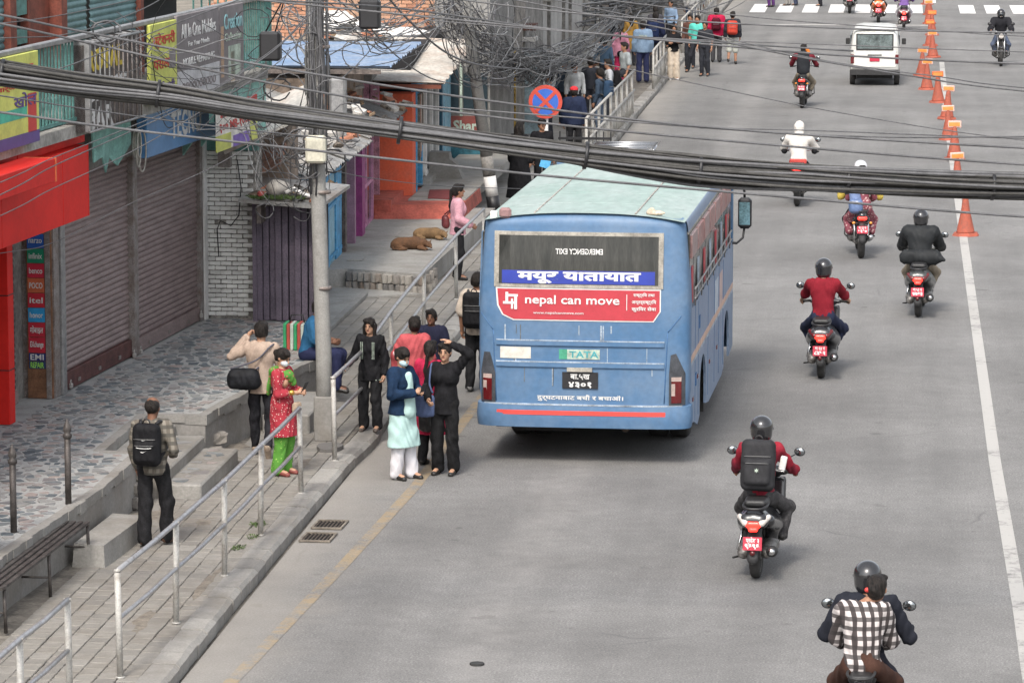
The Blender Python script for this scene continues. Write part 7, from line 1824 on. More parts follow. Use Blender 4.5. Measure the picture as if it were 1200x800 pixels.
def scooter(label, loc, rz, body=None, texts=('बा ८८ प', '९६९६'), lamp=True, sc=1.0, group=None, clear=True, name='scooter'):
    body = body or M_bkp; t = thing(name, label, 'scooter', loc, rad(rz), group); t.scale = (sc,) * 3
    bwheel(t, 0, .25, .11, 'rear_wheel'); bwheel(t, 1.26, .25, .10, 'front_wheel')
    h = .016
    blob('tail_fairing', body, [cap((0, -.22, .68), (0, .35, .62), .10, .17, k=.05, flat=((0, 0, 1), 1.0)), cap((-.13, -.05, .62), (-.15, .45, .50), .07, .10), cap((.13, -.05, .62), (.15, .45, .50), .07, .10), rbox((0, .45, .45), (.19, .16, .2), .07), cap((-.07, -.26, .66), (.07, -.26, .66), .085, k=.03)], h, t, k=.06, sub=[rbox((0, .02, .2), (.07, .34, .28), .03)])
    blob('seat', M_seatm, [rbox((0, .28, .79), (.125, .38, .045), .04), rbox((0, -.02, .82), (.115, .16, .04), .035)], h, t, k=.05)
    blob('rear_mudguard', M_bkm, [cap((0, -.12, .55), (0, -.30, .42), .075, .07, flat=((0, 1, 0), 1.6)), cap((0, -.30, .42), (0, -.37, .27), .07, .06, flat=((0, 1, 0), 2.2))], h, t)
    MB().tube(spline([(-.12, .05, .80), (-.12, -.18, .80), (-.07, -.30, .79), (.07, -.30, .79), (.12, -.18, .80), (.12, .05, .80)], 4), .016, 8).build('grab_rail', M_blackp, t)
    tl = blob('tail_lamp', M_tl if lamp else M_lamp_r, [cap((-.05, -.335, .63), (.05, -.335, .63), .036, flat=((0, 1, 0), 1.2)), cap((-.03, -.35, .575), (.03, -.35, .575), .02)], .008, t, pad=.02)
    for sg in (-1, 1): blob('indicator', M_ind if clear else M_lamp_r, [cap((sg * .085, -.33, .645), (sg * .15, -.25, .70), .038, .03, flat=((0, 1, 0), 1.2))], .010, t, pad=.02)
    plate_text(t, -.40, .44, *texts)
    MB().lathe([(0, -.02), (.028, -.01), (.028, .01), (0, .012)], 10, M=Matrix.Translation((0, -.40, .34)) @ Matrix.Rotation(math.pi / 2, 4, 'X')).build('reflector', M_lamp_r, t)
    blob('engine', M_eng, [cap((.10, 0, .27), (.12, .35, .30), .06, .09), cap((-.13, -.02, .27), (-.13, .4, .28), .07, .09)], h, t)
    blob('exhaust', M_bkm, [cap((.19, -.26, .34), (.17, .12, .27), .062, .05), cap((.17, .12, .27), (.05, .4, .2), .02)], .014, t); MB().lathe([(0, 0), (.035, 0), (.035, -.03), (0, -.03)], 12, M=Matrix.Translation((.195, -.315, .345)) @ Matrix.Rotation(-math.pi / 2, 4, 'X')).build('exhaust_tip', M_chrome, t)
    MB().tube([(-.12, .3, .22), (-.20, .12, .2), (-.24, -.05, .22)], .012, 6).build('side_stand', M_bkm, t)
    MB().tube([(-.2, .0, .3), (-.14, .15, .55)], .018, 6).build('shock_absorber', M_chrome, t)
    MB().box(-.19, .19, .55, 1.02, .26, .34, .03).build('floorboard', M_bkm, t)
    blob('leg_shield', body, [rbox((0, 1.07, .62), (.2, .03, .28), .03, rotm(-.25)), cap((0, 1.12, .55), (0, 1.2, .5), .1, .12, k=.08)], .02, t)
    blob('front_mudguard', body, [cap((0, 1.12, .5), (0, 1.38, .48), .07, .05)], .02, t, sub=[ell((0, 1.26, .25), (.06, .27, .27))])
    MB().tube([(0, 1.0, .9), (0, 1.25, .25)], .028, 8).build('steering_column', M_bkm, t)
    blob('headset', body, [cap((-.1, .98, .97), (.1, .98, .97), .07, k=.04), cap((-.2, .93, .97), (.2, .93, .97), .03)], .016, t)
    MB().tube(spline([(-.33, .84, .98), (-.2, .92, .98), (0, .98, .98), (.2, .92, .98), (.33, .84, .98)], 4), .014, 8).build('handlebar', M_bkm, t)
    for sg in (-1, 1): MB().tube([(sg * .22, .91, .98), (sg * .345, .835, .98)], .02, 8).build('grip', M_rubber, t); MB().tube([(sg * .2, .97, .96), (sg * .34, .93, .95)], .006, 5).build('brake_lever', M_chrome, t)
    mirrors(t, .93, 1.0, .25, .17); return t
def motorcycle(label, loc, rz, body=None, texts=('बा ७२ प', '२१८५'), sc=1.0, group=None, lit=True, back=None, name='motorcycle'):
    body = body or M_bkp; t = thing(name, label, 'motorcycle', loc, rad(rz), group); t.scale = (sc,) * 3
    bwheel(t, 0, .30, .12, 'rear_wheel'); bwheel(t, 1.3, .30, .10, 'front_wheel'); h = .016
    blob('seat', M_seatm, [rbox((0, .35, .78), (.12, .30, .045), .04), rbox((0, -.02, .83), (.10, .18, .04), .035)], h, t, k=.05)
    blob('fuel_tank', body, [ell((0, .80, .86), (.14, .26, .13)), cap((0, .6, .80), (0, 1.0, .84), .1, .1)], h, t)
    blob('tail_fairing', body, [cap((0, -.25, .78), (0, .3, .72), .075, .12, flat=((0, 0, 1), 1.1)), cap((-.1, .1, .68), (-.12, .4, .62), .05, .07), cap((.1, .1, .68), (.12, .4, .62), .05, .07)], h, t)
    MB().tube(spline([(-.11, .1, .86), (-.11, -.15, .87), (-.06, -.26, .86), (.06, -.26, .86), (.11, -.15, .87), (.11, .1, .86)], 4), .013, 7).build('grab_rail', M_bkm, t)
    blob('rear_mudguard', M_bkm, [cap((0, -.2, .68), (0, -.36, .52), .06, .07, flat=((0, 1, 0), 2)), cap((0, -.36, .52), (0, -.4, .36), .075, .065, flat=((0, 1, 0), 2.2))], h, t)
    blob('tail_lamp', M_tl if lit else M_lamp_r, [cap((-.05, -.30, .74), (.05, -.30, .74), .035)], .009, t, pad=.02)
    for sg in (-1, 1):
        it = MB().tube([(sg * .05, -.3, .66), (sg * .13, -.31, .66)], .01, 6).build('indicator_stem', M_blackp, t); blob('indicator', M_indo, [ell((sg * .15, -.31, .66), (.03, .022, .024))], .008, it, pad=.015)
    plate_text(t, -.43, .55, *texts, w=.19, h=.13)
    blob('engine', M_eng, [rbox((0, .55, .36), (.12, .2, .16), .05), cap((0, .75, .45), (0, .85, .68), .09, .08), cap((-.15, .5, .33), (.15, .5, .33), .09)], .02, t)
    blob('exhaust', M_chrome if back is None else M_bkm, [cap((.15, -.22, .40), (.15, .2, .32), .05, .045), cap((.15, .2, .32), (.1, .75, .25), .022)], .014, t)
    MB().tube([(0, .5, .7), (0, 1.05, .85)], .03, 7).build('frame_tube', M_bkm, t); MB().tube([(0, .2, .72), (0, .5, .28), (0, .85, .25), (0, 1.08, .75)], .02, 7).build('frame_tube', M_bkm, t)
    for sg in (-1, 1):
        MB().tube([(sg * .08, 0, .3), (sg * .1, .45, .35)], .018, 6).build('swing_arm', M_bkm, t); MB().tube([(sg * .11, .02, .34), (sg * .12, .16, .68)], .026, 8).build('shock_absorber', M_chrome, t); MB().tube([(sg * .09, 1.3, .3), (sg * .1, 1.05, .98)], .022, 8).build('fork', M_chrome, t)
        MB().tube([(sg * .1, .5, .34), (sg * .26, .48, .34)], .014, 6).build('foot_peg', M_rubber, t)
        MB().tube([(sg * .24, .9, 1.03), (sg * .37, .82, 1.02)], .019, 8).build('grip', M_rubber, t)
        MB().tube([(sg * .1, .72, .2), (sg * .26, .95, .32), (sg * .24, 1.0, .6), (sg * .1, 1.02, .7)], .014, 6).build('crash_bar', M_bkm, t)
    MB().tube(spline([(-.36, .83, 1.02), (-.2, .96, 1.04), (0, 1.02, 1.0), (.2, .96, 1.04), (.36, .83, 1.02)], 4), .014, 8).build('handlebar', M_chrome, t)
    hl = blob('headlamp', body, [ell((0, 1.16, .9), (.1, .09, .11))], .014, t); MB().lathe([(0, .012), (.06, .01), (.075, 0), (.075, -.01)], 18, M=Matrix.Translation((0, 1.24, .9)) @ Matrix.Rotation(-math.pi / 2, 4, 'X')).build('headlamp_glass', M_ind, hl)
    blob('front_mudguard', body, [cap((0, 1.1, .58), (0, 1.45, .56), .06, .05)], .018, t, sub=[ell((0, 1.3, .3), (.06, .33, .32))])
    mirrors(t, .93, 1.04, .24, .18); return t
def ride(seat=.80, y0=.32, bar=(.33, .84, 1.0), foot=(.17, .66, .38), knee=(.24, .72, .62), lean=.12, hy=0.0, sc=1.0, spine=.50, wide=0.0):
    """joint positions of a rider astride; frame shared with the machine"""
    P = (0, y0, seat + .07); N = (0, y0 + lean, seat + .07 + spine); s = N
    bx_, by_, bz_ = bar
    j = dict(P=P, N=N, Hd=(0, s[1] + .06, s[2] + .155), sL=(-.175 - wide, s[1] + .0, s[2] - .045), sR=(.175 + wide, s[1] + .0, s[2] - .045))
    j['wL'] = (-bx_ + .02, by_ - .05, bz_ + .03); j['wR'] = (bx_ - .02, by_ - .05, bz_ + .03)
    for sd, sg in (('L', -1), ('R', 1)):
        S_, W_h = np.array(j['s' + sd]), np.array(j['w' + sd]); m = (S_ + W_h) / 2; d = np.linalg.norm(W_h - S_); off = math.sqrt(max(.27 ** 2 - (d / 2) ** 2, .002))
        j['e' + sd] = tuple(m + np.array((sg * off * .42, -.12 * off, -off * .85)))
        j['h' + sd] = (sg * .09, y0 + .0, seat + .05); j['k' + sd] = (sg * knee[0], knee[1], knee[2]); j['a' + sd] = (sg * foot[0], foot[1], foot[2] + .06)
    return j
def pos(px_x, y): return (px_x, y, 0)
G_R = 'riders going up the street'
def rider(label, veh_loc, rz, J, **kw):
    kw.setdefault('hair', 'helmet'); kw.setdefault('sits', True); kw.setdefault('curl', 1.3)
    return person(label, veh_loc, rz, kw.pop('H', 1.65), kw.pop('q', 'near'), J=J, **kw)

# --- pair at the bottom right, cut by the frame
V1 = (-.24, 31.75, 0)
motorcycle('dark motorcycle carrying two people, cut off by the bottom edge', V1, -3, texts=('बा ९१ प', '४५१२'))
rider('helmeted rider in dark jacket steering the two-up motorcycle', V1, -3, ride(.80, .52, lean=.10, bar=(.36, .86, 1.04), wide=.03), hair='helmet', top=(cloth('charcoal_jacket', (.018, .02, .028)), .8, .025), bottom=(cloth('dark_jeans', (.03, .03, .04)), .012, 1.0), seed=21)
jp = ride(.84, .08, lean=.06, bar=(.2, .5, .98), knee=(.25, .52, .66), foot=(.2, .44, .40)); jp['Hd'] = (.11, jp['Hd'][1] - .02, jp['Hd'][2] - .02)
chk = checks('black_white_check', (.5, .46, .45), (.05, .04, .04), (.03, .025, .025), 30)
person('passenger in black and white checked shirt with hair tied back on the motorcycle', V1, -3, 1.65, 'near', J=jp, hair='bun', skin=M_skin, top=(chk, .8, .022), bottom=(cloth('brown_trousers', (.06, .03, .022)), .015, 1.0), sits=True, seed=22, head=(.2, .05))
LAST[6]('hair_tie', M_redtext, [cap((.03, -.06 + jp['Hd'][1] - .02, jp['Hd'][2] + .0), (.06, -.06 + jp['Hd'][1] - .02, jp['Hd'][2] + .0), .022)], .008, pad=.015)
# --- scooter with the backpack rider
V2 = (-1.42, 39.75, 0)
scooter('black scooter with clear indicators and red number plate under the backpack rider', V2, -4, texts=('प्रदेश ३', '९६९६'))
mj = cloth('maroon_jacket', (.28, .02, .035), (.02, .022, .035), scale=3.2, mix=.62)
J2 = ride(.78, .25, lean=.12, bar=(.34, .86, .98)); J2['kR'] = (.27, .60, .66); J2['aR'] = (.22, .52, .38)
rider('rider in maroon and navy jacket with black helmet on the nearest whole scooter', V2, -4, J2, top=(mj, .8, .022), bottom=(cloth('grey_jeans', (.06, .058, .06), var=.3), .012, 1.0), seed=23)
backpack('large black backpack with small star emblem on the scooter rider', cloth('backpack_grey', (.03, .03, .033), rough=.7), .36, .54, .2, motif='star', drop=0, off=.13)
tag(MB().box(-.035, .035, -.03, .03, 0, .15, .01).build('paper_cup', M_white, None, (-1.17, 39.95, 1.12), (.1, .2, 0)), 'white carton tucked at the right side of the star backpack', 'carton')
# --- red shirt rider
V3 = (-1.03, 53.75, 0)
scooter('dark scooter with red tail lamps under the rider in red t-shirt', V3, -2, texts=('बा ६४ प', '८४५२'), clear=False, body=mat('dark_grey_panel', (.035, .036, .04), .3, coat=.4))
rider('rider in plain red t-shirt and dark helmet', V3, -2, ride(.78, .25, lean=.06, bar=(.35, .86, .98), knee=(.27, .68, .62)), top=(cloth('red_tee', (.2, .014, .024), var=.08), .8, .022), sleeve='elbow', bottom=(cloth('navy_jeans', (.02, .025, .05)), .02, 1.0), seed=24, skin=M_skin_l)
# --- black jacket rider
V4 = (.36, 60.3, 0)
scooter('dark scooter ridden by a person in a billowing black jacket', V4, -3, texts=('बा ५३ प', '७७६३'), clear=False, body=mat('graphite_panel', (.05, .055, .055), .35, coat=.3))
rider('rider in billowing black jacket and round black helmet near the cones', V4, -3, ride(.78, .25, lean=.10, bar=(.33, .86, .98), wide=.03), top=(cloth('black_puffer', (.022, .024, .026), rough=.6), .8, .05), bottom=(cloth('khaki_trousers', (.2, .17, .13)), .01, 1.0), seed=25, q='mid')
LAST[6]('jacket_tail', cloth('black_puffer', (.022, .024, .026)), [cap((-.2, .12, .93), (.24, .1, .93), .12, .12, flat=((0, 1, 0), 1.3)), cap((.2, .1, .95), (.38, .05, .9), .09, .04, flat=((0, 0, 1), 1.3))], .016, k=.05, fold=.008)
# --- motorcycle with passenger in flowered dress below the cables
V5 = (-.62, 67.9, 0)
motorcycle('motorcycle with chrome exhaust carrying a passenger in a patterned dress, below the cables', V5, 3, texts=('बा ३३ प', '५२१०'), lit=True)
rider('rider of the motorcycle hidden behind the passenger in patterned dress', V5, 3, ride(.80, .50, lean=.10, bar=(.36, .86, 1.04)), top=(cloth('yellow_shirt', (.5, .38, .08)), .8, .03), bottom=blk_tr, seed=26, q='mid', hairm=mat('helmet_white', (.6, .6, .62), .25, coat=.6))
jp = ride(.84, .08, lean=.05, bar=(.2, .5, 1.0), knee=(.24, .5, .66), foot=(.2, .4, .40))
person('passenger in maroon patterned dress and blue shawl on the motorcycle', V5, 3, 1.6, 'mid', J=jp, female=True, hair='bun', sits=True, seed=27, kurta=(dotted('maroon_print', (.2, .05, .07), (.5, .35, .33), 20, .3), .62, .09), bottom=(dotted('maroon_print', (.2, .05, .07), (.5, .35, .33), 20, .3), .03, 1.0))
LAST[6]('shawl', cloth('blue_shawl', (.15, .2, .34), rough=.6), [cap((-.16, -.02, 1.38), (-.1, -.06, .98), .08, .12, flat=((0, 1, 0), 1.2))], .014, fold=.006)
strap_bag('shiny blue bundle carried by the passenger in patterned dress', mat('blue_bundle', (.1, .15, .28), .3), (-.12, -.2, .98), (.24, .16, .26), q='mid', name='bundle')
# --- white hoodie rider
V6 = (-1.98, 76.4, 0)
motorcycle('red motorcycle ridden by a person in a white hooded top', V6, -2, body=mat('red_tank', (.5, .03, .02), .3, coat=.5), texts=('बा ४९ प', '६६२२'), back=1)
rider('rider with a white hooded top pulled over the head, mid street', V6, -2, ride(.80, .3, lean=.10, bar=(.36, .86, 1.04), wide=.02), top=(cloth('white_hoodie', (.62, .59, .55), var=.05), .8, .035), bottom=blk_tr, hair='hood', hairm=cloth('white_hoodie', (.62, .59, .55)), seed=28, q='mid')
LAST[6]('sleeve_guard', blk_kn, [cap((-.30, .55, 1.05), (-.34, .8, 1.05), .06, .05), cap((.30, .55, 1.05), (.34, .8, 1.05), .06, .05)], .014)
MB().box(-.17, .17, -.06, .06, 0, .1, .02).build('seat_cover', mat('red_cover', (.45, .05, .04), .6), bpy.data.objects[LAST[2].name], (0, .15, .83))
# --- dark red jacket rider farther up
V7 = (-2.5, 100.4, 0)
motorcycle('dark motorcycle beside the white van with two lit tail lamps', V7, -2, texts=('बा २१ प', '९०३४'), back=1)
rider('rider in dark red sleeves and black vest left of the white van', V7, -2, ride(.80, .3, lean=.10, bar=(.36, .86, 1.04), wide=.04), top=(cloth('dark_red_sleeves', (.15, .02, .03)), .8, .02), bottom=(cloth('khaki_trousers', (.2, .17, .13)), .02, 1.0), seed=29, q='mid', skin=M_skin_d, hair='short')
LAST[6]('vest', cloth('black_vest', (.02, .022, .026)), [cap((0, .3, .95), (0, .40, 1.30), .17, .185, flat=((0, 1, 0), 1.2))], .02, fold=.004)
blob('orange_flower', mat('marigold', (.75, .22, .03), .8, var=.3, scale=30), [ell((0, 0, 0), (.05, .05, .06)), ell((.03, 0, -.07), (.05, .04, .05))], .016, LAST[2], (.10, .36, 1.50))
# --- farther two-wheelers
V8 = (-.75, 137.4, 0)
scooter('bright orange scooter stopped near the crossing behind the van', V8, 0, body=mat('orange_scooter', (.75, .16, .03), .3, coat=.5), texts=('बा ९', '५५'), sc=1.12)
rider('rider of the orange scooter, upper body cut by the top edge', V8, 0, ride(.78, .25), top=(cloth('olive_jacket', (.12, .1, .07)), .8, .04), bottom=blk_tr, seed=30, q='far')
V9 = (.15, 133.6, 0)
scooter('small scooter with a woman in violet, right of the orange scooter', V9, 0, texts=('बा ७', '३१'), body=mat('violet_scooter', (.1, .04, .06), .3))
person('woman with long black hair and violet top on the scooter above the van', V9, 0, 1.6, 'far', J=ride(.78, .2), hair='pony', female=True, sits=True, top=(cloth('violet_top', (.18, .1, .3)), .8, .03), bottom=(cloth('white_trousers', (.62, .61, .64)), .02, 1.0), seed=31)
V10 = (-1.85, 143.6, 0)
motorcycle('black motorcycle cut by the top edge on the zebra crossing', V10, 0, back=1); rider('rider of the black motorcycle on the crossing', V10, 0, ride(.80, .3), top=(blk_kn, .8, .03), bottom=blk_tr, seed=32, q='far')
V11 = (3.05, 117.6, 0)
motorcycle('heavy black motorcycle with chrome crash bars coming down the right side', V11, 180, back=None, lit=False)
rider('rider in dark jacket on the oncoming motorcycle at the right edge', V11, 180, ride(.80, .3, wide=.04), top=(cloth('dark_jacket', (.02, .02, .024)), .8, .05), bottom=(cloth('denim', (.08, .1, .15)), .02, 1.0), seed=33, q='mid', face=False)

# ---------------------------------------------------------------- white microvan
VAN = thing('van', 'white microvan seen from behind with a wide rear window and red plate', 'van', (-.68, 108.2, 0), rad(-.3))
M_vw = mat('van_white', (.62, .62, .59), .35, var=.05, scale=2, coat=.3)
def vprof(y):      # half width, floor, waist, roof
    t = min(1, y / .25); hw = .70 * (.93 + .07 * t); return hw, .32, 1.02, 1.62 - .10 * (1 - t) ** 2
mb = MB(); rings = []
for y in (0, .06, .25, 1.2, 2.4, 2.9, 3.2):
    hw, z0, zw, zt = vprof(y); zt2 = zt if y < 2.6 else (1.5 if y < 3 else 1.05)
    lean = .0 if y > .2 else .0
    rings.append([(-hw * .93, y, z0), (-hw, y, z0 + .12), (-hw, y, zw), (-hw * .9, y + .02, zt2 - .16), (-hw * .8, y + .04, zt2 - .04), (-hw * .5, y + .05, zt2), (hw * .5, y + .05, zt2), (hw * .8, y + .04, zt2 - .04), (hw * .9, y + .02, zt2 - .16), (hw, y, zw), (hw, y, z0 + .12), (hw * .93, y, z0)])
mb.loft(rings, smooth=True); mb.build('body', M_vw, VAN)
def vp(name, m, x0, x1, z0, z1, y=-.015, th=.03, par=VAN, bev=.01): return MB().box(x0, x1, y, y + th, z0, z1, bev).build(name, m, par)
gw = vp('window_gasket', M_bkm, -.52, .52, 1.0, 1.46, -.02, .04); vp('rear_glass', mat('van_glass', (.13, .16, .16), .08, var=.3, scale=5), -.49, .49, 1.03, 1.43, -.026, .02, gw)
tgd = vp('tailgate', M_vw, -.60, .60, .52, .98, -.012, .03); vp('handle_recess', M_bkm, -.2, .2, .84, .88, -.02, .02, tgd)
vp('number_plate', M_plate, -.14, .14, .68, .80, -.03, .02, tgd)
for sg in (-1, 1): vp('tail_lamp', M_lamp_r, sg * .62 - .05, sg * .62 + .05, .62, .88, -.02, .05)
vp('bumper', M_bkm, -.68, .68, .30, .46, -.07, .12); vp('underside', M_under, -.5, .5, .2, .32, .1, 2.8); vp('roof_lip', M_vw, -.6, .6, 1.56, 1.60, .0, .1)
for x in (-.62, .62):
    for y in (.55, 2.5): wheel(VAN, x, y, .27, .15)
for sg in (-1, 1):
    MB().box(min(sg * .665, sg * .69), max(sg * .665, sg * .69), .3, 2.4, 1.05, 1.4).build('side_glass', M_glassd, VAN)
    MB().box(sg * .80 - .06, sg * .80 + .06, 2.5, 2.56, 1.0, 1.18, .02).build('mirror', M_bkm, VAN)
# dark car with a roof rack ahead of the bus
CAR = thing('car', 'dark car with a silver roof rack half hidden behind the cable bundle', 'car', (-5.05, 69.5, 0))
mb = MB(); rings = []
for y, hw, zt, zw in ((0, .72, 1.0, .95), (.1, .78, 1.15, .98), (.45, .8, 1.52, 1.0), (1.6, .8, 1.56, 1.0), (2.4, .8, 1.5, 1.0), (3.0, .78, 1.02, .95), (3.7, .74, .85, .8)):
    rings.append([(-hw * .95, y, .25), (-hw, y, .5), (-hw, y, zw - .05), (-hw * .84, y, zt - .08), (-hw * .7, y, zt), (hw * .7, y, zt), (hw * .84, y, zt - .08), (hw, y, zw - .05), (hw, y, .5), (hw * .95, y, .25)])
mb.loft(rings); mb.build('body', mat('car_black', (.015, .016, .018), .15, coat=.7), CAR)
MB().box(-.62, .62, .18, .22, 1.05, 1.42, .01).build('rear_glass', M_glassd, CAR)
rk = MB(); 
for x in (-.6, .6): rk.tube([(x, .5, 1.68), (x, 2.3, 1.68)], .022, 6)
RK = rk.build('rack_rail', M_chrome, CAR)
for i in range(7): MB().tube([(-.6, .5 + i * .3, 1.66), (.6, .5 + i * .3, 1.66)], .018, 6).build('rack_bar', M_chrome, CAR)
for x in (-.7, .7):
    for y in (.6, 3.0): wheel(CAR, x, y, .3, .18)
# ---------------------------------------------------------------- people along the far pavement
def more():
    fp('woman in mustard shawl walking between the pink dressed woman and the poles', -7.9, 113.5, 15, 1.55, female=True, hair='long', kurta=(C('mustard_dress', .35, .2, .05), .5, .05), bottom=dk, seed=90)
    fp('man in dark vest walking away behind the short white railing', -7.3, 115.5, 0, 1.65, hair='short', top=C('charcoal_vest', .06, .06, .07), bottom=dk, seed=91)
    fp('schoolboy in pale blue shirt at the far railing start', -7.2, 121.5, 160, 1.5, hair='short', top=C('school_blue', .25, .35, .5), bottom=dk, seed=92)
def fp(label, x, y, hd, H=1.6, z=.15, **kw):
    kw.setdefault('group', None); kw.setdefault('q', 'mid' if y < 90 else 'far'); return person(label, (x, y, z), hd, H, **kw)
def C(n, *c, **k): return cloth(n, c, **k)
dk = C('dark_cloth', .03, .032, .04)
fp('person in black robe with a yellow scarf standing by the leaning pole', -7.4, 74.9, -20, 1.62, female=True, hair='loose', kurta=(blk_kn, .12, .12), bottom=blk_tr, J=dict(eR=(.26, .05, 1.1)), seed=40)
LAST[6]('yellow_scarf', C('yellow_scarf', .5, .55, .04), [cap((-.1, -.13, 1.12), (.1, -.16, 1.16), .10, .04, flat=((0, 1, 0), 1.6))], .016, fold=.005)
fp('person in black cap and black clothes beside the robed woman, blue paper in hand', -7.02, 75.6, 200, 1.62, hair='cap', hairm=blk_kn, top=blk_kn, bottom=blk_tr, seed=41, face=False)
tag(MB().box(-.1, .1, -.01, .01, -.15, .15).build('blue_folder', mat('folder_blue', (.1, .4, .7), .5), loc=(-6.88, 75.0, 1.0), rot=(0, .3, 0)), 'light blue folder held by the person in black cap', 'folder')
fp('man in red cap and navy sweatshirt seen from behind, just right of the round sign', -7.05, 83.5, 10, 1.66, hair='cap', hairm=C('red_cap', .6, .04, .05), top=(C('navy_sweatshirt', .02, .028, .06), .82, .04), bottom=blk_tr, seed=42)
fp('man in white shirt looking down left of the round sign', -8.0, 88.0, 80, 1.62, hair='short', top=C('white_shirt', .45, .47, .5), bottom=dk, seed=43, J=dict(wL=(-.1, .3, 1.0), wR=(.1, .3, 1.0)))
fp('man in dark jacket talking above the round sign, the left one', -8.05, 92.6, 150, 1.62, hair='short', top=C('dark_patterned', .05, .07, .1), bottom=dk, seed=44)
fp('man in pale shirt with a strap, above the round sign', -7.75, 92.0, 190, 1.6, hair='short', top=C('pale_shirt', .45, .46, .46), bottom=dk, seed=45, head=(-.4, .3))
fp('person with black hair just behind the pale shirted man', -7.5, 93.6, 10, 1.6, hair='short', top=dk, bottom=dk, seed=46)
fp('man in dark blue jacket with backpack leaning on the picket railing, face turned left', -6.95, 89.6, 70, 1.62, hair='short', skin=M_skin, top=C('slate_jacket', .04, .06, .09), bottom=C('grey_blue_jeans', .1, .13, .18), seed=47, J=dict(wR=(.2, .3, .95)))
backpack('dark blue backpack on the man leaning at the picket railing', C('blue_nylon', .03, .06, .11), .3, .42, .16, q='mid')
fp('young man in white shirt with backpack looking over the picket railing', -7.0, 92.8, 100, 1.62, hair='short', top=C('white_shirt', .45, .47, .5), bottom=dk, seed=48)
backpack('black backpack on the young man in white shirt', blk_kn, .3, .42, .16, q='far')
sj = dict(P=(0, 0, .50), hL=(-.09, 0, .5), hR=(.09, 0, .5), N=(0, .22, .92), Hd=(0, .36, 1.02), sL=(-.17, .22, .88), sR=(.17, .22, .88), eL=(-.2, .35, .66), eR=(.2, .35, .66), wL=(-.08, .52, .62), wR=(.08, .52, .62), kL=(-.1, .42, .52), kR=(.1, .42, .52), aL=(-.1, .42, .1), aR=(.1, .42, .1))
fp('person in white shirt crouching over on a doorstep with a backpack on', -8.55, 107.0, -70, 1.6, z=.3, hair='short', J=sj, sits=True, top=C('white_shirt', .45, .47, .5), bottom=C('grey_trousers', .22, .22, .22), seed=49)
fp('boy in slate blue pullover walking on the far pavement', -7.85, 102.8, -10, 1.5, hair='short', top=C('slate_pullover', .09, .15, .23), bottom=dk, seed=50, J=dict(wL=(-.42, .05, .9), eL=(-.3, 0, 1.08)))
fp('woman in pink top and crimson trousers with very long black hair', -7.75, 107.2, 0, 1.6, female=True, hair='pony', kurta=(C('pink_dress', .5, .22, .3), .72, .05), bottom=(C('crimson_trousers', .45, .03, .1), .03, 1.0), seed=51)
LAST[6]('dark_bag', blk_kn, [cap((.0, -.16, .8), (.1, -.16, .75), .09)], .02)
fp('man in light grey t-shirt sitting on the picket railing with his back turned', -6.95, 97.6, 120, 1.62, z=.25, hair='short', sleeve='short', top=C('light_grey_tee', .3, .33, .34), bottom=dk, sits=True, seed=52, J=dict(P=(0, 0, .85), hL=(-.09, 0, .85), hR=(.09, 0, .85), kL=(-.12, .4, .8), kR=(.12, .4, .8), aL=(-.12, .45, .38), aR=(.12, .45, .38)))
fp('man in pale denim shirt with printed back and navy trousers, from behind', -7.1, 106.8, 5, 1.72, hair='short', top=(C('pale_denim', .19, .27, .38), .80, .04), bottom=(C('navy_trousers', .025, .03, .075), .03, 1.0), seed=53)
me_o = link('lettering', text_mesh('BERLIN', size=.09, extrude=.002, bold=.003, fit=.22), M_greenp, LAST[2], (0, -.185, 1.30))
fp('man in dark navy shirt and cap of black hair behind the denim shirted man', -7.0, 110.8, -10, 1.74, hair='short', top=(C('deep_navy', .015, .02, .05), .80, .03), bottom=dk, seed=54)
backpack('navy backpack on the tall man in dark navy shirt', C('blue_nylon_dark', .015, .025, .07), .32, .46, .18, q='far')
fp('woman in black top and cream wide trousers with folded arms by the short railing', -6.42, 109.9, 190, 1.58, z=.0, female=True, hair='long', skin=M_skin, top=blk_kn, bottom=(C('cream_trousers', .55, .47, .38), .05, 1.0), seed=55, J=dict(eL=(-.22, .06, 1.12), wL=(.05, .2, 1.12), eR=(.22, .06, 1.12), wR=(-.05, .22, 1.14)), shoes=M_white)
fp('man in bright aqua t-shirt and black trousers striding with legs apart', -5.9, 112.9, 170, 1.68, z=0, hair='short', skin=M_skin, sleeve='short', top=(C('aqua_tee', .10, .5, .43), .84, .03), bottom=(dk, .02, 1.0), seed=56, J=dict(kR=(.2, .05, .48), aR=(.3, -.05, .08), kL=(-.16, .08, .48), aL=(-.34, .1, .08)))
fp('person in dark clothes half hidden behind the man in aqua t-shirt', -6.2, 114.5, 170, 1.62, z=0, hair='short', top=C('brown_top', .1, .05, .04), bottom=dk, seed=57)
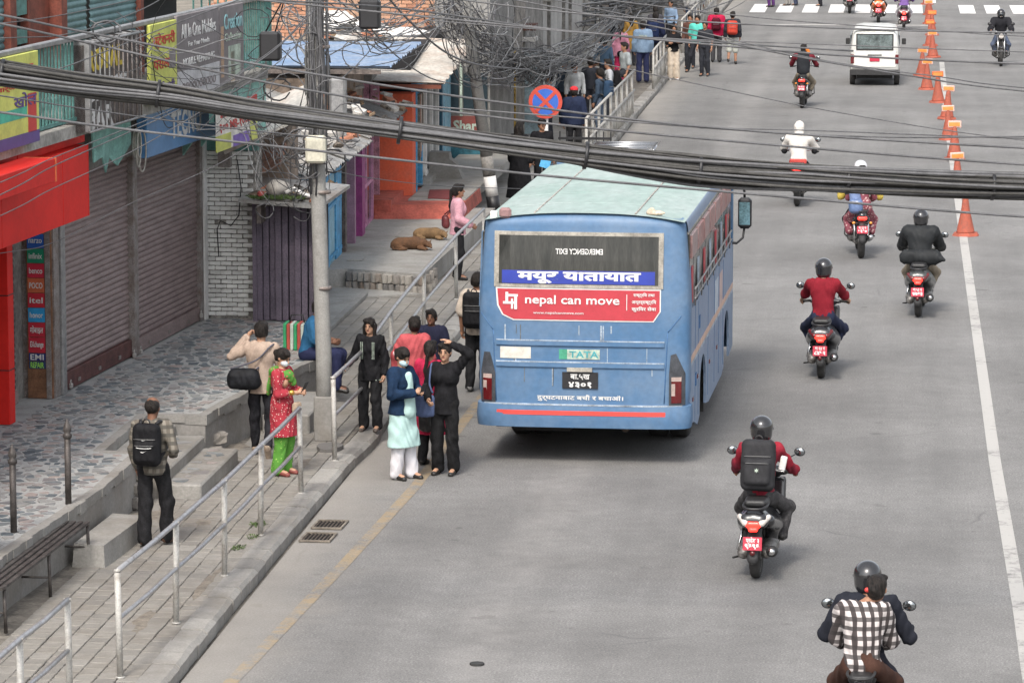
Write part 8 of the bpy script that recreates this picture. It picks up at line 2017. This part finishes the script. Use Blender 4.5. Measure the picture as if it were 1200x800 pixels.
fp('man in black shirt and trousers standing at the road edge near the aqua t-shirt', -5.6, 111.4, 165, 1.6, z=0, hair='short', top=dk, bottom=dk, seed=58, sleeve='short')
fp('person in crimson jacket with a maroon bag, from behind', -5.55, 117.2, 0, 1.66, z=0, hair='short', top=(C('crimson_jacket', .42, .015, .06), .80, .05), bottom=(C('dark_grey_trousers', .05, .05, .055), .02, 1.0), seed=59)
backpack('maroon backpack on the person in crimson jacket', C('maroon_nylon', .08, .01, .02), .28, .38, .15, q='far')
fp('boy in dark shirt and pale shorts with bare calves walking up the road', -5.02, 116.4, 0, 1.6, z=0, hair='short', top=(dk, .84, .03), bottom=(C('pale_shorts', .35, .36, .33), .03, .56), seed=60, J=dict(kL=(-.1, -.02, .47), aL=(-.12, -.14, .16)))
backpack('red backpack on the boy in pale shorts', C('red_nylon', .5, .06, .04), .32, .42, .18, q='far')
for i, (x, y, lab, c, b) in enumerate([(-6.95, 128.5, 'person in white shirt behind the long far railing, head cut by the frame', (.5, .5, .5), (.05, .08, .15)), (-6.85, 131, 'second person in white shirt at the far railing', (.45, .46, .48), (.04, .05, .08)),
                                 (-4.9, 147.5, 'walker on the zebra crossing, only purple trousers in view', (.1, .1, .12), (.08, .03, .12)), (-4.3, 148.5, 'walker on the crossing in grey trousers', (.3, .3, .3), (.25, .24, .23)), (-4.0, 148.7, 'walker on the crossing beside the grey trousers', (.1, .1, .2), (.05, .06, .1)),
                                 (-3.05, 148.3, 'walker with dark trousers and sandals on the zebra stripes', (.1, .1, .1), (.02, .02, .025))]):
    fp(lab, x, y, 20 * i, 1.65, z=.15 if x < -6 else 0, hair='short', top=C('far_top_%d' % i, *c), bottom=C('far_bottom_%d' % i, *b), seed=70 + i)
fp('person in white leaning near the top edge beside the tangled far pole', -8.7, 118, 60, 1.6, hair='short', top=C('white_shirt', .45, .47, .5), bottom=dk, seed=80)
fp('person resting on the step of the pale wall, grey trousers', -8.2, 110.0, -60, 1.6, z=.2, hair='short', J=sj, sits=True, top=C('pale_shirt', .45, .46, .46), bottom=C('grey_trousers', .22, .22, .22), seed=81)
more()
